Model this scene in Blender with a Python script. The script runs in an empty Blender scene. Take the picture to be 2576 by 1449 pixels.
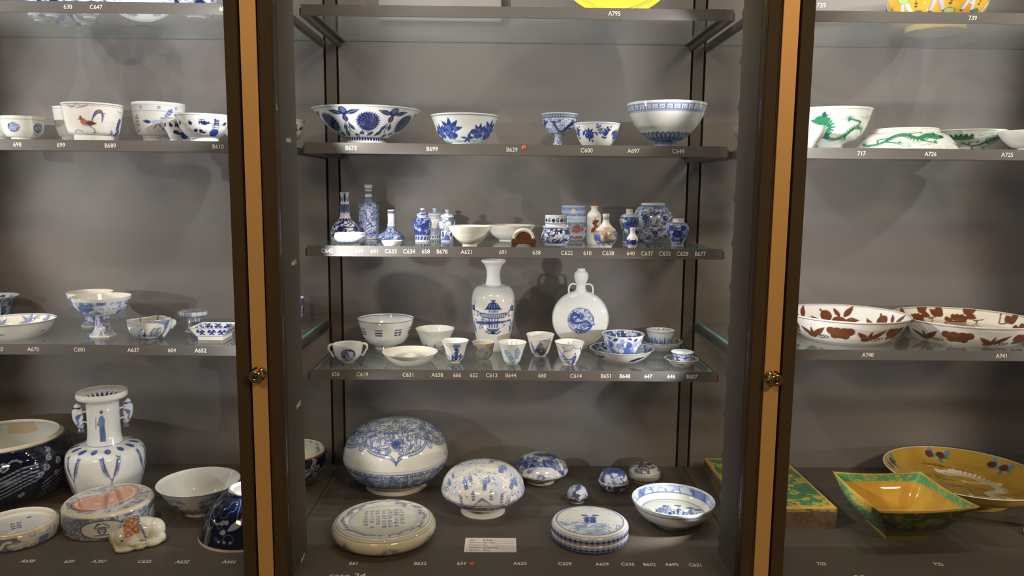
import bpy, bmesh, math, random
import numpy as np
from mathutils import Vector, Matrix
from math import pi, sin, cos, radians
random.seed(7)
rng = np.random.RandomState(7)
sc = bpy.context.scene
col = sc.collection
# ------------------------------------------------------------------ camera
cam_d = bpy.data.cameras.new('camera'); cam = bpy.data.objects.new('camera', cam_d); col.objects.link(cam)
cam_d.sensor_width = 36.0; cam_d.sensor_fit = 'HORIZONTAL'; cam_d.lens = 1920.03 / 2576 * 36.0; cam_d.clip_start = .05
EYE = 1.55; pitch, yaw, roll = 0.129162, 0.0115994, 0.0097986
_f = Vector((sin(yaw) * cos(pitch), cos(yaw) * cos(pitch), -sin(pitch)))
_r = Vector((cos(yaw), -sin(yaw), 0)); _u = _r.cross(_f)
_R = _r * cos(roll) + _u * sin(roll); _U = -_r * sin(roll) + _u * cos(roll)
cam.matrix_world = Matrix(((_R.x, _U.x, -_f.x, 0), (_R.y, _U.y, -_f.y, 0), (_R.z, _U.z, -_f.z, EYE), (0, 0, 0, 1)))
sc.camera = cam
# ------------------------------------------------------------------ exposure and world
sc.view_settings.view_transform = 'Standard'; sc.view_settings.look = 'None'
sc.view_settings.gamma = 1.0; sc.view_settings.exposure = 0.0; sc.view_settings.use_curve_mapping = False
w = bpy.data.worlds.new('gallery_dark'); sc.world = w; w.use_nodes = True
w.node_tree.nodes['Background'].inputs[0].default_value = (1.0, .86, .72, 1)
w.node_tree.nodes['Background'].inputs[1].default_value = .045
sc.cycles.max_bounces = 8; sc.cycles.transparent_max_bounces = 16; sc.cycles.caustics_reflective = False; sc.cycles.caustics_refractive = False
sc.cycles.use_denoising = True; sc.cycles.sample_clamp_indirect = 4.0
# ------------------------------------------------------------------ measures of the showcase (metres)
BX, P = -0.4916, 1.0405            # first bay division, bay pitch
D0, D1, D2 = 1.512, 1.830, 2.225   # door plane, shelf fronts, back wall
Z5, Z4, Z3, Z2, ZF = EYE + .4157, EYE + .1030, EYE - .1400, EYE - .4428, EYE - .8320
ZSL, ZSR = EYE - .3862, EYE - .3851
ZTOP = 2.62
# ------------------------------------------------------------------ lamps
def area(name, loc, aim, sx, sy, power, color):
    l = bpy.data.lights.new(name, 'AREA'); l.shape = 'RECTANGLE'; l.size = sx; l.size_y = sy; l.energy = power; l.color = color
    o = bpy.data.objects.new(name, l); col.objects.link(o); o.location = loc
    o.rotation_euler = (Vector(aim) - Vector(loc)).to_track_quat('-Z', 'Y').to_euler(); return o
# warm gallery lamps on the ceiling of the room in front of the case
area('gallery_lamp', (-1.4, -2.6, 3.9), (0, 1.5, 1.0), 1.2, .5, 52, (1.0, .74, .46))
area('gallery_lamp', (2.4, -2.6, 3.9), (0.6, 1.5, 1.0), 1.2, .5, 98, (1.0, .74, .46))
def spot(loc, aim, power, ang=125, blend=.7, size=.006, color=(1.0, .98, .96)):
    l = bpy.data.lights.new('case_led', 'SPOT'); l.energy = power; l.spot_size = radians(ang); l.spot_blend = blend
    l.shadow_soft_size = size; l.color = color
    o = bpy.data.objects.new('case_led', l); col.objects.link(o); o.location = loc
    o.rotation_euler = (Vector(aim) - Vector(loc)).to_track_quat('-Z', 'Y').to_euler(); return o
LEDZ = [EYE - .80 + .098 * i for i in range(19)]
LEDP = 6.1
for k in range(-1, 3):                       # pillars, lamps on both of their inner sides
    px = BX + k * P + .0
    for sgn in (-1, 1):
        if (k == -1 and sgn < 0) or (k == 2 and sgn > 0): continue
        for i, z in enumerate(LEDZ):
            if i % 2 == (0 if sgn > 0 else 1) : 
                if min(abs(z - q) for q in (Z5, Z4, Z3, Z2)) < .072: continue
                g = (0 if i < 1 else .42 if i < 4 else .80 + .62 * (i - 4) / 14) * (.6, 1.3, .75, 1.2)[(i // 2 + k + (sgn > 0)) % 4]
                if g: spot((px + sgn * .056, 1.705, z), (px + sgn * .58, 2.12, z + (-.24, .02, -.10, .14)[(i // 2) % 4]), LEDP * g, ang=98, blend=.55)
for k in range(-1, 2):                       # spots in the roof of each bay
    for u in (.2, .8):
        spot((BX + (k + u) * P, 1.72, ZTOP - .04), (BX + (k + 1 - u) * P, 2.02, 1.1), 11, ang=75, blend=.5, size=.012)
# ------------------------------------------------------------------ materials
def mat(name, color, rough=.5, metal=0.0, bump=0.0, scale=60, vary=0.0, spec=.5, coat=0.0):
    m = bpy.data.materials.new(name); m.use_nodes = True; nt = m.node_tree; b = nt.nodes['Principled BSDF']
    b.inputs['Base Color'].default_value = (*color, 1); b.inputs['Roughness'].default_value = rough
    b.inputs['Metallic'].default_value = metal; b.inputs['Specular IOR Level'].default_value = spec
    if coat: b.inputs['Coat Weight'].default_value = coat; b.inputs['Coat Roughness'].default_value = .02
    tc = nt.nodes.new('ShaderNodeTexCoord'); n = nt.nodes.new('ShaderNodeTexNoise'); n.inputs['Scale'].default_value = scale
    n.inputs['Detail'].default_value = 4; nt.links.new(tc.outputs['Object'], n.inputs['Vector'])
    if vary:
        mx = nt.nodes.new('ShaderNodeMix'); mx.data_type = 'RGBA'; mx.blend_type = 'MULTIPLY'; mx.inputs[0].default_value = 1
        mr = nt.nodes.new('ShaderNodeMapRange'); mr.inputs['To Min'].default_value = 1 - vary; mr.inputs['To Max'].default_value = 1 + vary
        nt.links.new(n.outputs['Fac'], mr.inputs['Value']); mx.inputs[6].default_value = (*color, 1)
        nt.links.new(mr.outputs[0], mx.inputs[7]); nt.links.new(mx.outputs[2], b.inputs['Base Color'])
    if bump:
        bp = nt.nodes.new('ShaderNodeBump'); bp.inputs['Strength'].default_value = bump; bp.inputs['Distance'].default_value = .001
        nt.links.new(n.outputs['Fac'], bp.inputs['Height']); nt.links.new(bp.outputs[0], b.inputs['Normal'])
    return m
def painted(name, rough, coat=0.0):
    m = mat(name, (.8, .8, .78), rough, spec=.5, coat=coat); nt = m.node_tree; b = nt.nodes['Principled BSDF']
    a = nt.nodes.new('ShaderNodeVertexColor'); a.layer_name = 'paint'
    tc = nt.nodes.new('ShaderNodeTexCoord'); n = nt.nodes.new('ShaderNodeTexNoise'); n.inputs['Scale'].default_value = 35
    nt.links.new(tc.outputs['Object'], n.inputs['Vector'])
    mr = nt.nodes.new('ShaderNodeMapRange'); mr.inputs['To Min'].default_value = .94; mr.inputs['To Max'].default_value = 1.03
    nt.links.new(n.outputs['Fac'], mr.inputs['Value'])
    mx = nt.nodes.new('ShaderNodeMix'); mx.data_type = 'RGBA'; mx.blend_type = 'MULTIPLY'; mx.inputs[0].default_value = 1
    nt.links.new(a.outputs['Color'], mx.inputs[6]); nt.links.new(mr.outputs[0], mx.inputs[7]); nt.links.new(mx.outputs[2], b.inputs['Base Color'])
    bp = nt.nodes.new('ShaderNodeBump'); bp.inputs['Strength'].default_value = .05; bp.inputs['Distance'].default_value = .001
    n2 = nt.nodes.new('ShaderNodeTexNoise'); n2.inputs['Scale'].default_value = 90; nt.links.new(tc.outputs['Object'], n2.inputs['Vector'])
    nt.links.new(n2.outputs['Fac'], bp.inputs['Height']); nt.links.new(bp.outputs[0], b.inputs['Normal'])
    return m
def pane_mat(name, tint, ior=1.45, boost=1.0, haze=0.0):
    m = bpy.data.materials.new(name); m.use_nodes = True; nt = m.node_tree; nt.nodes.clear()
    o = nt.nodes.new('ShaderNodeOutputMaterial'); t = nt.nodes.new('ShaderNodeBsdfTransparent'); g = nt.nodes.new('ShaderNodeBsdfGlossy')
    fr = nt.nodes.new('ShaderNodeFresnel'); mx = nt.nodes.new('ShaderNodeMixShader'); mm = nt.nodes.new('ShaderNodeMath'); mm.operation = 'MULTIPLY'
    mm.inputs[1].default_value = boost; mm.use_clamp = True
    gm = nt.nodes.new('ShaderNodeNewGeometry'); im = nt.nodes.new('ShaderNodeMix'); im.inputs[2].default_value = ior; im.inputs[3].default_value = 1 / ior
    nt.links.new(gm.outputs['Backfacing'], im.inputs[0]); nt.links.new(im.outputs[0], fr.inputs[0]); t.inputs[0].default_value = (*tint, 1); g.inputs['Roughness'].default_value = .01
    nt.links.new(fr.outputs[0], mm.inputs[0]); nt.links.new(mm.outputs[0], mx.inputs[0]); nt.links.new(t.outputs[0], mx.inputs[1]); nt.links.new(g.outputs[0], mx.inputs[2])
    if haze:
        d = nt.nodes.new('ShaderNodeBsdfDiffuse'); tr = nt.nodes.new('ShaderNodeBsdfTranslucent'); ad = nt.nodes.new('ShaderNodeAddShader'); m2 = nt.nodes.new('ShaderNodeMixShader'); m2.inputs[0].default_value = haze
        for q in (d, tr): q.inputs[0].default_value = (.55, .60, .59, 1)
        nt.links.new(d.outputs[0], ad.inputs[0]); nt.links.new(tr.outputs[0], ad.inputs[1]); nt.links.new(mx.outputs[0], m2.inputs[1]); nt.links.new(ad.outputs[0], m2.inputs[2]); nt.links.new(m2.outputs[0], o.inputs[0]); return m
    nt.links.new(mx.outputs[0], o.inputs[0]); return m
M_POT = painted('glazed_porcelain', .05, .5)
M_MATTE = painted('biscuit_clay', .55)
M_WALL = mat('grey_painted_lining', (.150, .134, .128), .62, vary=.06, scale=3, bump=.03)
M_FLOOR = mat('brown_grey_floor_lining', (.092, .077, .062), .55, vary=.08, scale=4, bump=.03)
M_SLOT = mat('black_slot', (.004, .004, .005), .5)
M_FASC = mat('satin_taupe_metal', (.145, .135, .128), .6, .15, vary=.03, scale=8)
M_RAIL = mat('dark_taupe_metal', (.075, .066, .060), .5, .3)
M_LINER = mat('taupe_liner', (.10, .086, .074), .8, 0.0, spec=.15)
M_STILE = mat('dark_bronze_frame', (.055, .034, .014), .65, .0, spec=.25, vary=.05, scale=10)
M_BRASS = mat('brushed_brass', (.64, .37, .125), .5, .35, vary=.04, scale=20)
M_BRASSP = mat('polished_brass', (.80, .55, .20), .14, 1.0)
M_TEXT = mat('white_lettering', (.86, .84, .80), .6)
M_RED = mat('red_sticker', (.75, .09, .04), .5)
M_WOOD = mat('carved_dark_wood', (.11, .035, .014), .35, vary=.35, scale=80, bump=.2)
M_CARD = mat('white_card', (.80, .74, .70), .7)
M_INK = mat('black_ink', (.03, .03, .035), .6)
M_SHELF = pane_mat('shelf_glass', (.95, .97, .965), 1.5, 1.1, .035)
M_DOORG = pane_mat('door_glass', (.97, .975, .97), 1.4, .6)
M_EDGE = mat('green_glass_edge', (.30, .58, .55), .12, 0.0, spec=.8)
M_LED = mat('lamp_hood', (.085, .072, .062), .6, 0.0, spec=.2)
M_PANEL = mat('pale_grey_panel', (.20, .185, .175), .6)
# ------------------------------------------------------------------ object helpers
def link(o, parent=None, M=None):
    col.objects.link(o)
    if parent is not None: o.parent = parent
    return o
def empty(name, loc, rz=0.0, label=None, cat=None, group=None):
    o = bpy.data.objects.new(name, None); o.empty_display_size = .02; col.objects.link(o); o.location = loc; o.rotation_euler = (0, 0, rz)
    if label: o['label'] = label
    if cat: o['category'] = cat
    if group: o['group'] = group
    return o
def np_mesh(name, V, Q, C=None, m=None, parent=None, smooth=True):
    """quads Q (tri when the last two indices match), vertex colours C"""
    me = bpy.data.meshes.new(name); V = np.asarray(V, np.float32); Q = np.asarray(Q, np.int32)
    tri = Q[:, 2] == Q[:, 3]; cnt = np.where(tri, 3, 4).astype(np.int32); keep = np.ones(Q.shape, bool); keep[:, 3] = ~tri
    li = Q[keep]; st = np.concatenate(([0], np.cumsum(cnt)[:-1])).astype(np.int32)
    me.vertices.add(len(V)); me.vertices.foreach_set('co', V.ravel())
    me.loops.add(len(li)); me.loops.foreach_set('vertex_index', li)
    me.polygons.add(len(Q)); me.polygons.foreach_set('loop_start', st); me.polygons.foreach_set('loop_total', cnt)
    me.polygons.foreach_set('use_smooth', np.full(len(Q), smooth))
    if C is not None:
        a = me.color_attributes.new('paint', 'FLOAT_COLOR', 'POINT'); C4 = np.ones((len(V), 4), np.float32); C4[:, :3] = C
        a.data.foreach_set('color', C4.ravel())
    me.update(); me.validate()
    if m: me.materials.append(m)
    o = bpy.data.objects.new(name, me); return link(o, parent)
def flat_color(o, c):
    me = o.data; a = me.color_attributes.new('paint', 'FLOAT_COLOR', 'POINT'); n = len(me.vertices)
    a.data.foreach_set('color', np.tile(np.array([*c, 1], np.float32), n))
def bm_obj(name, bm, m, parent=None, smooth=False):
    me = bpy.data.meshes.new(name); bm.normal_update(); bm.to_mesh(me); bm.free()
    if smooth: me.polygons.foreach_set('use_smooth', [True] * len(me.polygons))
    me.materials.append(m); return link(bpy.data.objects.new(name, me), parent)
def box_bm(bm, x0, x1, y0, y1, z0, z1, bev=0):
    vs = [bm.verts.new(c) for c in ((x0, y0, z0), (x1, y0, z0), (x1, y1, z0), (x0, y1, z0), (x0, y0, z1), (x1, y0, z1), (x1, y1, z1), (x0, y1, z1))]
    fs = [bm.faces.new([vs[i] for i in f]) for f in ((0, 3, 2, 1), (4, 5, 6, 7), (0, 1, 5, 4), (1, 2, 6, 5), (2, 3, 7, 6), (3, 0, 4, 7))]
    if bev: bmesh.ops.bevel(bm, geom=list({e for f in fs for e in f.edges}), offset=bev, segments=2, affect='EDGES')
def box(name, x0, x1, y0, y1, z0, z1, m, parent=None, bev=0):
    bm = bmesh.new(); box_bm(bm, x0, x1, y0, y1, z0, z1, bev); return bm_obj(name, bm, m, parent)
def struct(o): o['kind'] = 'structure'; return o
def text_obj(name, s, size, M, m, parent=None, ext=.0002, align='CENTER', squash=1.0, bold=0.0):
    cu = bpy.data.curves.new(name, 'FONT'); cu.body = s; cu.size = size; cu.align_x = align; cu.align_y = 'CENTER'; cu.extrude = ext; cu.offset = bold; cu.resolution_u = 3
    t = bpy.data.objects.new(name, cu); col.objects.link(t); dg = bpy.context.evaluated_depsgraph_get(); dg.update()
    me = bpy.data.meshes.new_from_object(t.evaluated_get(dg)); bpy.data.objects.remove(t); bpy.data.curves.remove(cu)
    me.name = name; me.materials.clear(); me.materials.append(m)
    o = bpy.data.objects.new(name, me); link(o, parent); o.matrix_local = M @ Matrix.Diagonal((squash, 1, 1, 1)); return o
def tube(name, pts, rad, m, parent=None, seg=10, flat=1.0, color=None, closed_ends=True, res=4):
    pts = np.array(pts, float); rad = np.array(rad if hasattr(rad, '__len__') else [rad] * len(pts), float)
    P2, R2 = [], []
    for i in range(len(pts) - 1):
        p0, p1, p2, p3 = pts[max(i - 1, 0)], pts[i], pts[i + 1], pts[min(i + 2, len(pts) - 1)]
        for k in range(res):
            t = k / res
            P2.append(.5 * ((2 * p1) + (-p0 + p2) * t + (2 * p0 - 5 * p1 + 4 * p2 - p3) * t * t + (-p0 + 3 * p1 - 3 * p2 + p3) * t ** 3)); R2.append(rad[i] * (1 - t) + rad[i + 1] * t)
    P2.append(pts[-1]); R2.append(rad[-1]); P2 = np.array(P2); n = len(P2); T = np.gradient(P2, axis=0); T /= np.linalg.norm(T, axis=1)[:, None] + 1e-9
    ref = np.array([0, 1, 0.]); V = []
    for i in range(n):
        a = np.cross(T[i], ref); a /= np.linalg.norm(a) + 1e-9; b = np.cross(T[i], a)
        for k in range(seg):
            t = 2 * pi * k / seg; V.append(P2[i] + R2[i] * (cos(t) * a + sin(t) * b * flat))
    Q = []
    for i in range(n - 1):
        for k in range(seg): Q.append((i * seg + k, i * seg + (k + 1) % seg, (i + 1) * seg + (k + 1) % seg, (i + 1) * seg + k))
    b0 = len(V); V.append(P2[0]); V.append(P2[-1])
    for k in range(seg): Q.append((b0, (k + 1) % seg, k, k)); Q.append((b0 + 1, (n - 1) * seg + k, (n - 1) * seg + (k + 1) % seg, (n - 1) * seg + (k + 1) % seg))
    C = None if color is None else np.tile(np.array(color), (len(V), 1))
    return np_mesh(name, V, Q, C, m, parent)
# ------------------------------------------------------------------ brush painting on procedural canvases, kept as vertex colours
WH = (.79, .79, .765); CR = (.76, .73, .64); BW = (.74, .78, .79)
NV = (.014, .022, .110); BL = (.022, .048, .25); MB = (.075, .135, .40); LB = (.36, .46, .68); GB = (.20, .26, .40)
RD = (.38, .075, .045); BR = (.155, .048, .018); GR = (.025, .20, .10); DG = (.012, .085, .045); YL = (.52, .33, .04); OR = (.62, .32, .06)
class Cv:
    def __init__(s, x0, x1, y0, y1, ky, res, base, wrap):
        s.x0, s.y0, s.ky, s.res, s.wrap = x0, y0, ky, res, wrap
        s.W = max(8, int((x1 - x0) * res)); s.H = max(8, int((y1 - y0) * ky * res)); s.a = np.empty((s.H, s.W, 3), np.float32); s.a[:] = base; s.y1 = y1; s.x1 = x1
    def win(s, xa, xb, ya, yb):
        i0 = int(math.floor((xa - s.x0) * s.res)) - 1; i1 = int(math.ceil((xb - s.x0) * s.res)) + 1
        j0 = int(math.floor((ya - s.y0) * s.ky * s.res)) - 1; j1 = int(math.ceil((yb - s.y0) * s.ky * s.res)) + 1
        if not s.wrap: i0, i1 = max(0, i0), min(s.W, i1)
        else: i1 = min(i1, i0 + s.W)
        j0, j1 = max(0, j0), min(s.H, j1)
        if i1 <= i0 or j1 <= j0: return None
        ix = np.arange(i0, i1); iy = np.arange(j0, j1)
        return ix, iy, ((ix + .5) / s.res + s.x0)[None, :], ((iy + .5) / s.res + s.y0 * s.ky)[:, None]   # y in isotropic units
    def put(s, w, m, c, a=1.0):
        ix, iy = w[0], w[1]; g = np.ix_(iy, ix % s.W); m = (np.clip(m, 0, 1) * a)[..., None]; s.a[g] = s.a[g] * (1 - m) + np.array(c, np.float32) * m
    def band(s, ya, yb, c, a=1.0):
        w = s.win(s.x0, s.x1, ya, yb)
        if w: s.put(w, np.clip(np.minimum(w[3] - ya * s.ky, yb * s.ky - w[3]) * s.res + .5, 0, 1) * np.ones_like(w[2]), c, a)
    def ring(s, y, wd, c, a=1.0): s.band(y - wd / s.ky / 2, y + wd / s.ky / 2, c, a)
    def ell(s, x, y, rx, ry, c, a=1.0, rot=0.0, edge=None, line=None):
        R = max(rx, ry); w = s.win(x - R, x + R, y - R / s.ky, y + R / s.ky)
        if not w: return
        dx = w[2] - x; dy = w[3] - y * s.ky; cr, sr = cos(rot), sin(rot); u = (dx * cr + dy * sr) / rx; v = (-dx * sr + dy * cr) / ry
        d = (1 - np.sqrt(u * u + v * v)) * min(rx, ry) * s.res
        if line: s.put(w, np.clip(line * s.res / 2 - np.abs(d - line * s.res / 2) + .5, 0, 1), c, a)
        else: s.put(w, d + .5, c, a)
        if edge: s.put(w, np.clip(.6 * s.res * .5 - np.abs(d) + .5, 0, 1), edge)
    def stroke(s, pts, wd, c, a=1.0, taper=None):
        n = len(pts) - 1
        for i in range(n):
            (xa, ya), (xb, yb) = pts[i][:2], pts[i + 1][:2]; wa = wd if taper is None else wd + (taper - wd) * i / n; wb = wd if taper is None else wd + (taper - wd) * (i + 1) / n
            h = max(wa, wb) / 2 + 1 / s.res; w = s.win(min(xa, xb) - h, max(xa, xb) + h, min(ya, yb) - h / s.ky, max(ya, yb) + h / s.ky)
            if not w: continue
            Y0, Y1 = ya * s.ky, yb * s.ky; dx, dy = xb - xa, Y1 - Y0; L = dx * dx + dy * dy + 1e-9
            t = np.clip(((w[2] - xa) * dx + (w[3] - Y0) * dy) / L, 0, 1); d = np.hypot(w[2] - xa - t * dx, w[3] - Y0 - t * dy)
            s.put(w, ((wa + (wb - wa) * t) / 2 - d) * s.res + .5, c, a)
    def curve(s, pts, wd, c, a=1.0, taper=None, n=5):
        P0 = np.array(pts, float); out = []
        for i in range(len(P0) - 1):
            p0, p1, p2, p3 = P0[max(i - 1, 0)], P0[i], P0[i + 1], P0[min(i + 2, len(P0) - 1)]
            for k in range(n):
                t = k / n; out.append(.5 * ((2 * p1) + (-p0 + p2) * t + (2 * p0 - 5 * p1 + 4 * p2 - p3) * t * t + (-p0 + 3 * p1 - 3 * p2 + p3) * t ** 3))
        out.append(P0[-1]); s.stroke([tuple(p) for p in out], wd, c, a, taper); return out
    def leaf(s, x, y, ang, L, wd, c, a=1.0, vein=None):
        """pointed leaf starting at x,y along ang (degrees, isotropic)"""
        h = L; w = s.win(x - h, x + h, y - h / s.ky, y + h / s.ky)
        if not w: return
        A = radians(ang); u = ((w[2] - x) * cos(A) + (w[3] - y * s.ky) * sin(A)) / L; v = -(w[2] - x) * sin(A) + (w[3] - y * s.ky) * cos(A)
        hw = wd / 2 * np.sin(pi * np.clip(u, 0, 1) ** .8); s.put(w, np.where((u > 0) & (u < 1), (hw - np.abs(v)) * s.res + .5, 0), c, a)
        if vein is not None: s.put(w, np.where((u > .15) & (u < .85), (.35 - np.abs(v)) * s.res + .5, 0), vein, .6)
    def poly(s, pts, c, a=1.0):
        p = np.array(pts, float); w = s.win(p[:, 0].min(), p[:, 0].max(), p[:, 1].min(), p[:, 1].max())
        if not w: return
        X = w[2] + 0 * w[3]; Y = w[3] + 0 * w[2]; ins = np.zeros(X.shape, bool); px, py = p[:, 0], p[:, 1] * s.ky
        for i in range(len(p)):
            j = i - 1; cnd = ((py[i] > Y) != (py[j] > Y)); t = (px[j] - px[i]) * (Y - py[i]) / (py[j] - py[i] + 1e-12) + px[i]; ins ^= cnd & (X < t)
        s.put(w, ins.astype(float), c, a)
    def noise(s, w, cell, seed, octv=1):
        X = w[2] + 0 * w[3]; Y = w[3] + 0 * w[2]; out = 0; amp = 1
        for o in range(octv):
            r = np.random.RandomState(seed + o); N = 64; n = max(3, int(round((s.x1 - s.x0) / cell))) if s.wrap else 64; G = r.rand(N, n)
            u = (X - s.x0) / (s.x1 - s.x0) * n if s.wrap else X / cell + 500; v = Y / cell + 500
            i = np.floor(u).astype(int); j = np.floor(v).astype(int); fu = u - i; fv = v - j; fu = fu * fu * (3 - 2 * fu); fv = fv * fv * (3 - 2 * fv)
            g = lambda a, b: G[b % N, a % n]
            out = out + amp * ((g(i, j) * (1 - fu) + g(i + 1, j) * fu) * (1 - fv) + (g(i, j + 1) * (1 - fu) + g(i + 1, j + 1) * fu) * fv); amp *= .5; cell /= 2
        return out
    def curls(s, ya, yb, cell, wd, c, a=1.0, seed=1, k=3.0, xa=None, xb=None, inside=None):
        """meandering contour lines of smooth noise: scrollwork of constant line width"""
        w = s.win(s.x0 if xa is None else xa, s.x1 if xb is None else xb, ya, yb)
        if not w: return
        n = s.noise(w, cell, seed) * k; gy, gx = np.gradient(n); g = np.hypot(gx, gy) * s.res + 1e-4; fr = np.abs((n % 1) - .5) / g
        m = np.clip((wd / 2 - fr) * s.res + .5, 0, 1) * (g < k * 6 / cell)
        m = m * np.clip(np.minimum(w[3] - ya * s.ky, yb * s.ky - w[3]) * s.res + .5, 0, 1)
        if inside is not None: m = m * inside(w[2] + 0 * w[3], (w[3] + 0 * w[2]) / s.ky)
        s.put(w, m, c, a)
    def wash(s, ya, yb, cell, c, a=.6, seed=1, lo=.45, hi=.6, xa=None, xb=None, octv=2, inside=None):
        w = s.win(s.x0 if xa is None else xa, s.x1 if xb is None else xb, ya, yb)
        if not w: return
        n = s.noise(w, cell, seed, octv) / (2 - .5 ** (octv - 1)); m = np.clip((n - lo) / (hi - lo), 0, 1) * np.clip(np.minimum(w[3] - ya * s.ky, yb * s.ky - w[3]) * s.res + .5, 0, 1)
        if inside is not None: m = m * inside(w[2] + 0 * w[3], (w[3] + 0 * w[2]) / s.ky)
        s.put(w, m, c, a)
    def scatter(s, ya, yb, n, fn, xa=None, xb=None, seed=3):
        r = random.Random(seed); xa = s.x0 if xa is None else xa; xb = s.x1 if xb is None else xb
        for i in range(n): fn(r.uniform(xa, xb), r.uniform(ya, yb), r)
    # ---- motifs
    def spiral(s, x, y, r, c, wd, turns=1.3, a0=0, sg=1):
        n = 12; s.stroke([(x + r * (1 - i / n * .85) * cos(a0 + sg * i / n * turns * 2 * pi), y + r * (1 - i / n * .85) * sin(a0 + sg * i / n * turns * 2 * pi) / s.ky) for i in range(n + 1)], wd, c)
    def scrolls(s, ya, yb, r, n, c, wd=.8, seed=1, leafc=None, xa=None, xb=None):
        def f(x, y, R):
            rr = r * R.uniform(.7, 1.2); s.spiral(x, y, rr, c, wd, R.uniform(.7, 1.3), R.uniform(0, 6.28), R.choice((-1, 1)))
            s.leaf(x + rr, y, R.uniform(0, 360), rr * 1.0, rr * .42, leafc or c)
        s.scatter(ya, yb, n, f, xa, xb, seed)
    def mum(s, x, y, r, c=NV, light=LB, n=26):
        for i in range(n): s.leaf(x, y, 360 * i / n, r, r * .26, c)
        s.ell(x, y, r * .82, r * .82, c)
        for k in (.28, .5, .7):
            m = int(5 + k * 16)
            for i in range(m):
                A = 2 * pi * (i + k) / m; s.stroke([(x + r * k * cos(A), y + r * k * sin(A) / s.ky), (x + r * (k + .09) * cos(A + .2), y + r * (k + .09) * sin(A + .2) / s.ky)], .45, light, .8)
    def bloom(s, x, y, r, c=BL, light=LB, n=7):
        for i in range(n):
            A = 2 * pi * i / n; s.ell(x + r * .6 * cos(A), y + r * .6 * sin(A) / s.ky, r * .42, r * .42, c)
        s.ell(x, y, r * .55, r * .55, c); s.ell(x, y, r * .22, r * .22, light, .8)
    def fruit(s, x, y, r, c=BL, light=LB, up=90):
        for k in range(5): s.leaf(x, y + r * .3 / s.ky, up + (k - 2) * 38, r * 1.7, r * .62, c)
        R = random.Random(int(x * 7 + y))
        for k in range(9):
            A = k * .7; q = r * .62 if k else 0; s.ell(x + q * cos(A), y + q * sin(A) / s.ky, r * .42, r * .42, MB if k % 2 else c); s.ell(x + q * cos(A), y + q * sin(A) / s.ky, r * .42, r * .42, light, .5, line=.5)
    def spray(s, x, y, ang, L, c, n=5, lw=None, flower=True):
        A = radians(ang); lw = lw or L * .16
        s.stroke([(x, y), (x + L * cos(A), y + L * sin(A) / s.ky)], .7, c)
        for k in range(n):
            t = (k + .4) / n; px, py = x + L * t * cos(A), y + L * t * sin(A) / s.ky
            s.leaf(px, py, ang + 50, L * .36, lw, c); s.leaf(px, py, ang - 50, L * .36, lw, c)
        s.leaf(x + L * cos(A), y + L * sin(A) / s.ky, ang, L * .3, lw, c)
        if flower: s.bloom(x + L * .55 * cos(A), y + L * .55 * sin(A) / s.ky, L * .2, c)
    def lappets(s, ya, yb, n, c, wd=1.0, fill=None, down=False):
        step = 360 / n
        for i in range(n):
            x = -180 + (i + .5) * step; h = step * .44; pts = []
            for k in range(9):
                t = k / 8; A = pi * t; yy = yb - (yb - ya) * .22 * (1 - sin(A)); pts.append((x - h * cos(A) * 1.0, yy if not down else ya + yb - yy))
            base = ya if not down else yb; pts = [(x - h * .7, base)] + pts + [(x + h * .7, base)]
            if fill: s.poly(pts, fill)
            s.stroke(pts, wd, c); s.stroke([(x, base), (x, (ya + yb * 2) / 3 if not down else (ya * 2 + yb) / 3)], wd * .9, c); s.ell(x, (ya + yb * 3) / 4 if not down else (ya * 3 + yb) / 4, h * .3, h * .4, fill and WH or c)
    def fret(s, ya, yb, n, c, wd=.9):
        st = 360 / n; h = yb - ya
        for i in range(n):
            x = -180 + i * st; q = lambda u, v: (x + u * st, ya + v * h)
            s.stroke([q(.04, .08), q(.04, .92), q(.9, .92), q(.9, .2), q(.32, .2), q(.32, .62), q(.62, .62), q(.62, .42)], wd, c)
            s.stroke([q(.04, .08), q(.96, .0)], wd * .7, c)
    def waves(s, ya, yb, n, c, wd=.7, rows=3):
        st = 360 / n
        for j in range(rows):
            for i in range(n):
                x = -180 + (i + (j % 2) * .5) * st; y = ya + (yb - ya) * j / rows
                for q in (.5, .33, .16): s.stroke([(x + st * q * cos(A), y + st * q * 1.1 * sin(A) / s.ky) for A in np.linspace(0, pi, 7)], wd, c)
    def dragon(s, pts, wd, c, light=WH, legs=True, spine=True):
        o = s.curve(pts, wd, c, 1, wd * .35, 6); n = len(o)
        for i in range(1, n - 1, 1):
            dx, dy = o[i + 1][0] - o[i - 1][0], (o[i + 1][1] - o[i - 1][1]) * s.ky; L = math.hypot(dx, dy) + 1e-6; nx, ny = -dy / L, dx / L; ww = wd * (1 - .65 * i / n)
            if spine: s.leaf(o[i][0] + nx * ww * .4, o[i][1] + ny * ww * .4 / s.ky, math.degrees(math.atan2(ny, nx)), ww * .75, ww * .4, c)
            if i % 2 == 0: s.stroke([(o[i][0] - nx * ww * .28, o[i][1] - ny * ww * .28 / s.ky), (o[i][0] + nx * ww * .28, o[i][1] + ny * ww * .28 / s.ky)], .35, light, .55)
        hx, hy = o[0][0], o[0][1]; s.ell(hx, hy, wd * .95, wd * .7, c); d = 1 if pts[0][0] > pts[1][0] else -1
        s.leaf(hx, hy - wd * .2 / s.ky, 90 - d * 78, wd * 1.7, wd * .8, c)
        for q in (110, 135, 160): s.leaf(hx, hy, 90 - d * (90 - q), wd * 1.7, wd * .35, c)
        s.ell(hx + d * wd * .3, hy + wd * .15 / s.ky, wd * .18, wd * .18, light)
        s.stroke([(hx + d * wd * .8, hy), (hx + d * wd * 1.9, hy + wd * .7 / s.ky), (hx + d * wd * 2.3, hy + wd * .2 / s.ky)], .5, c)
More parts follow.
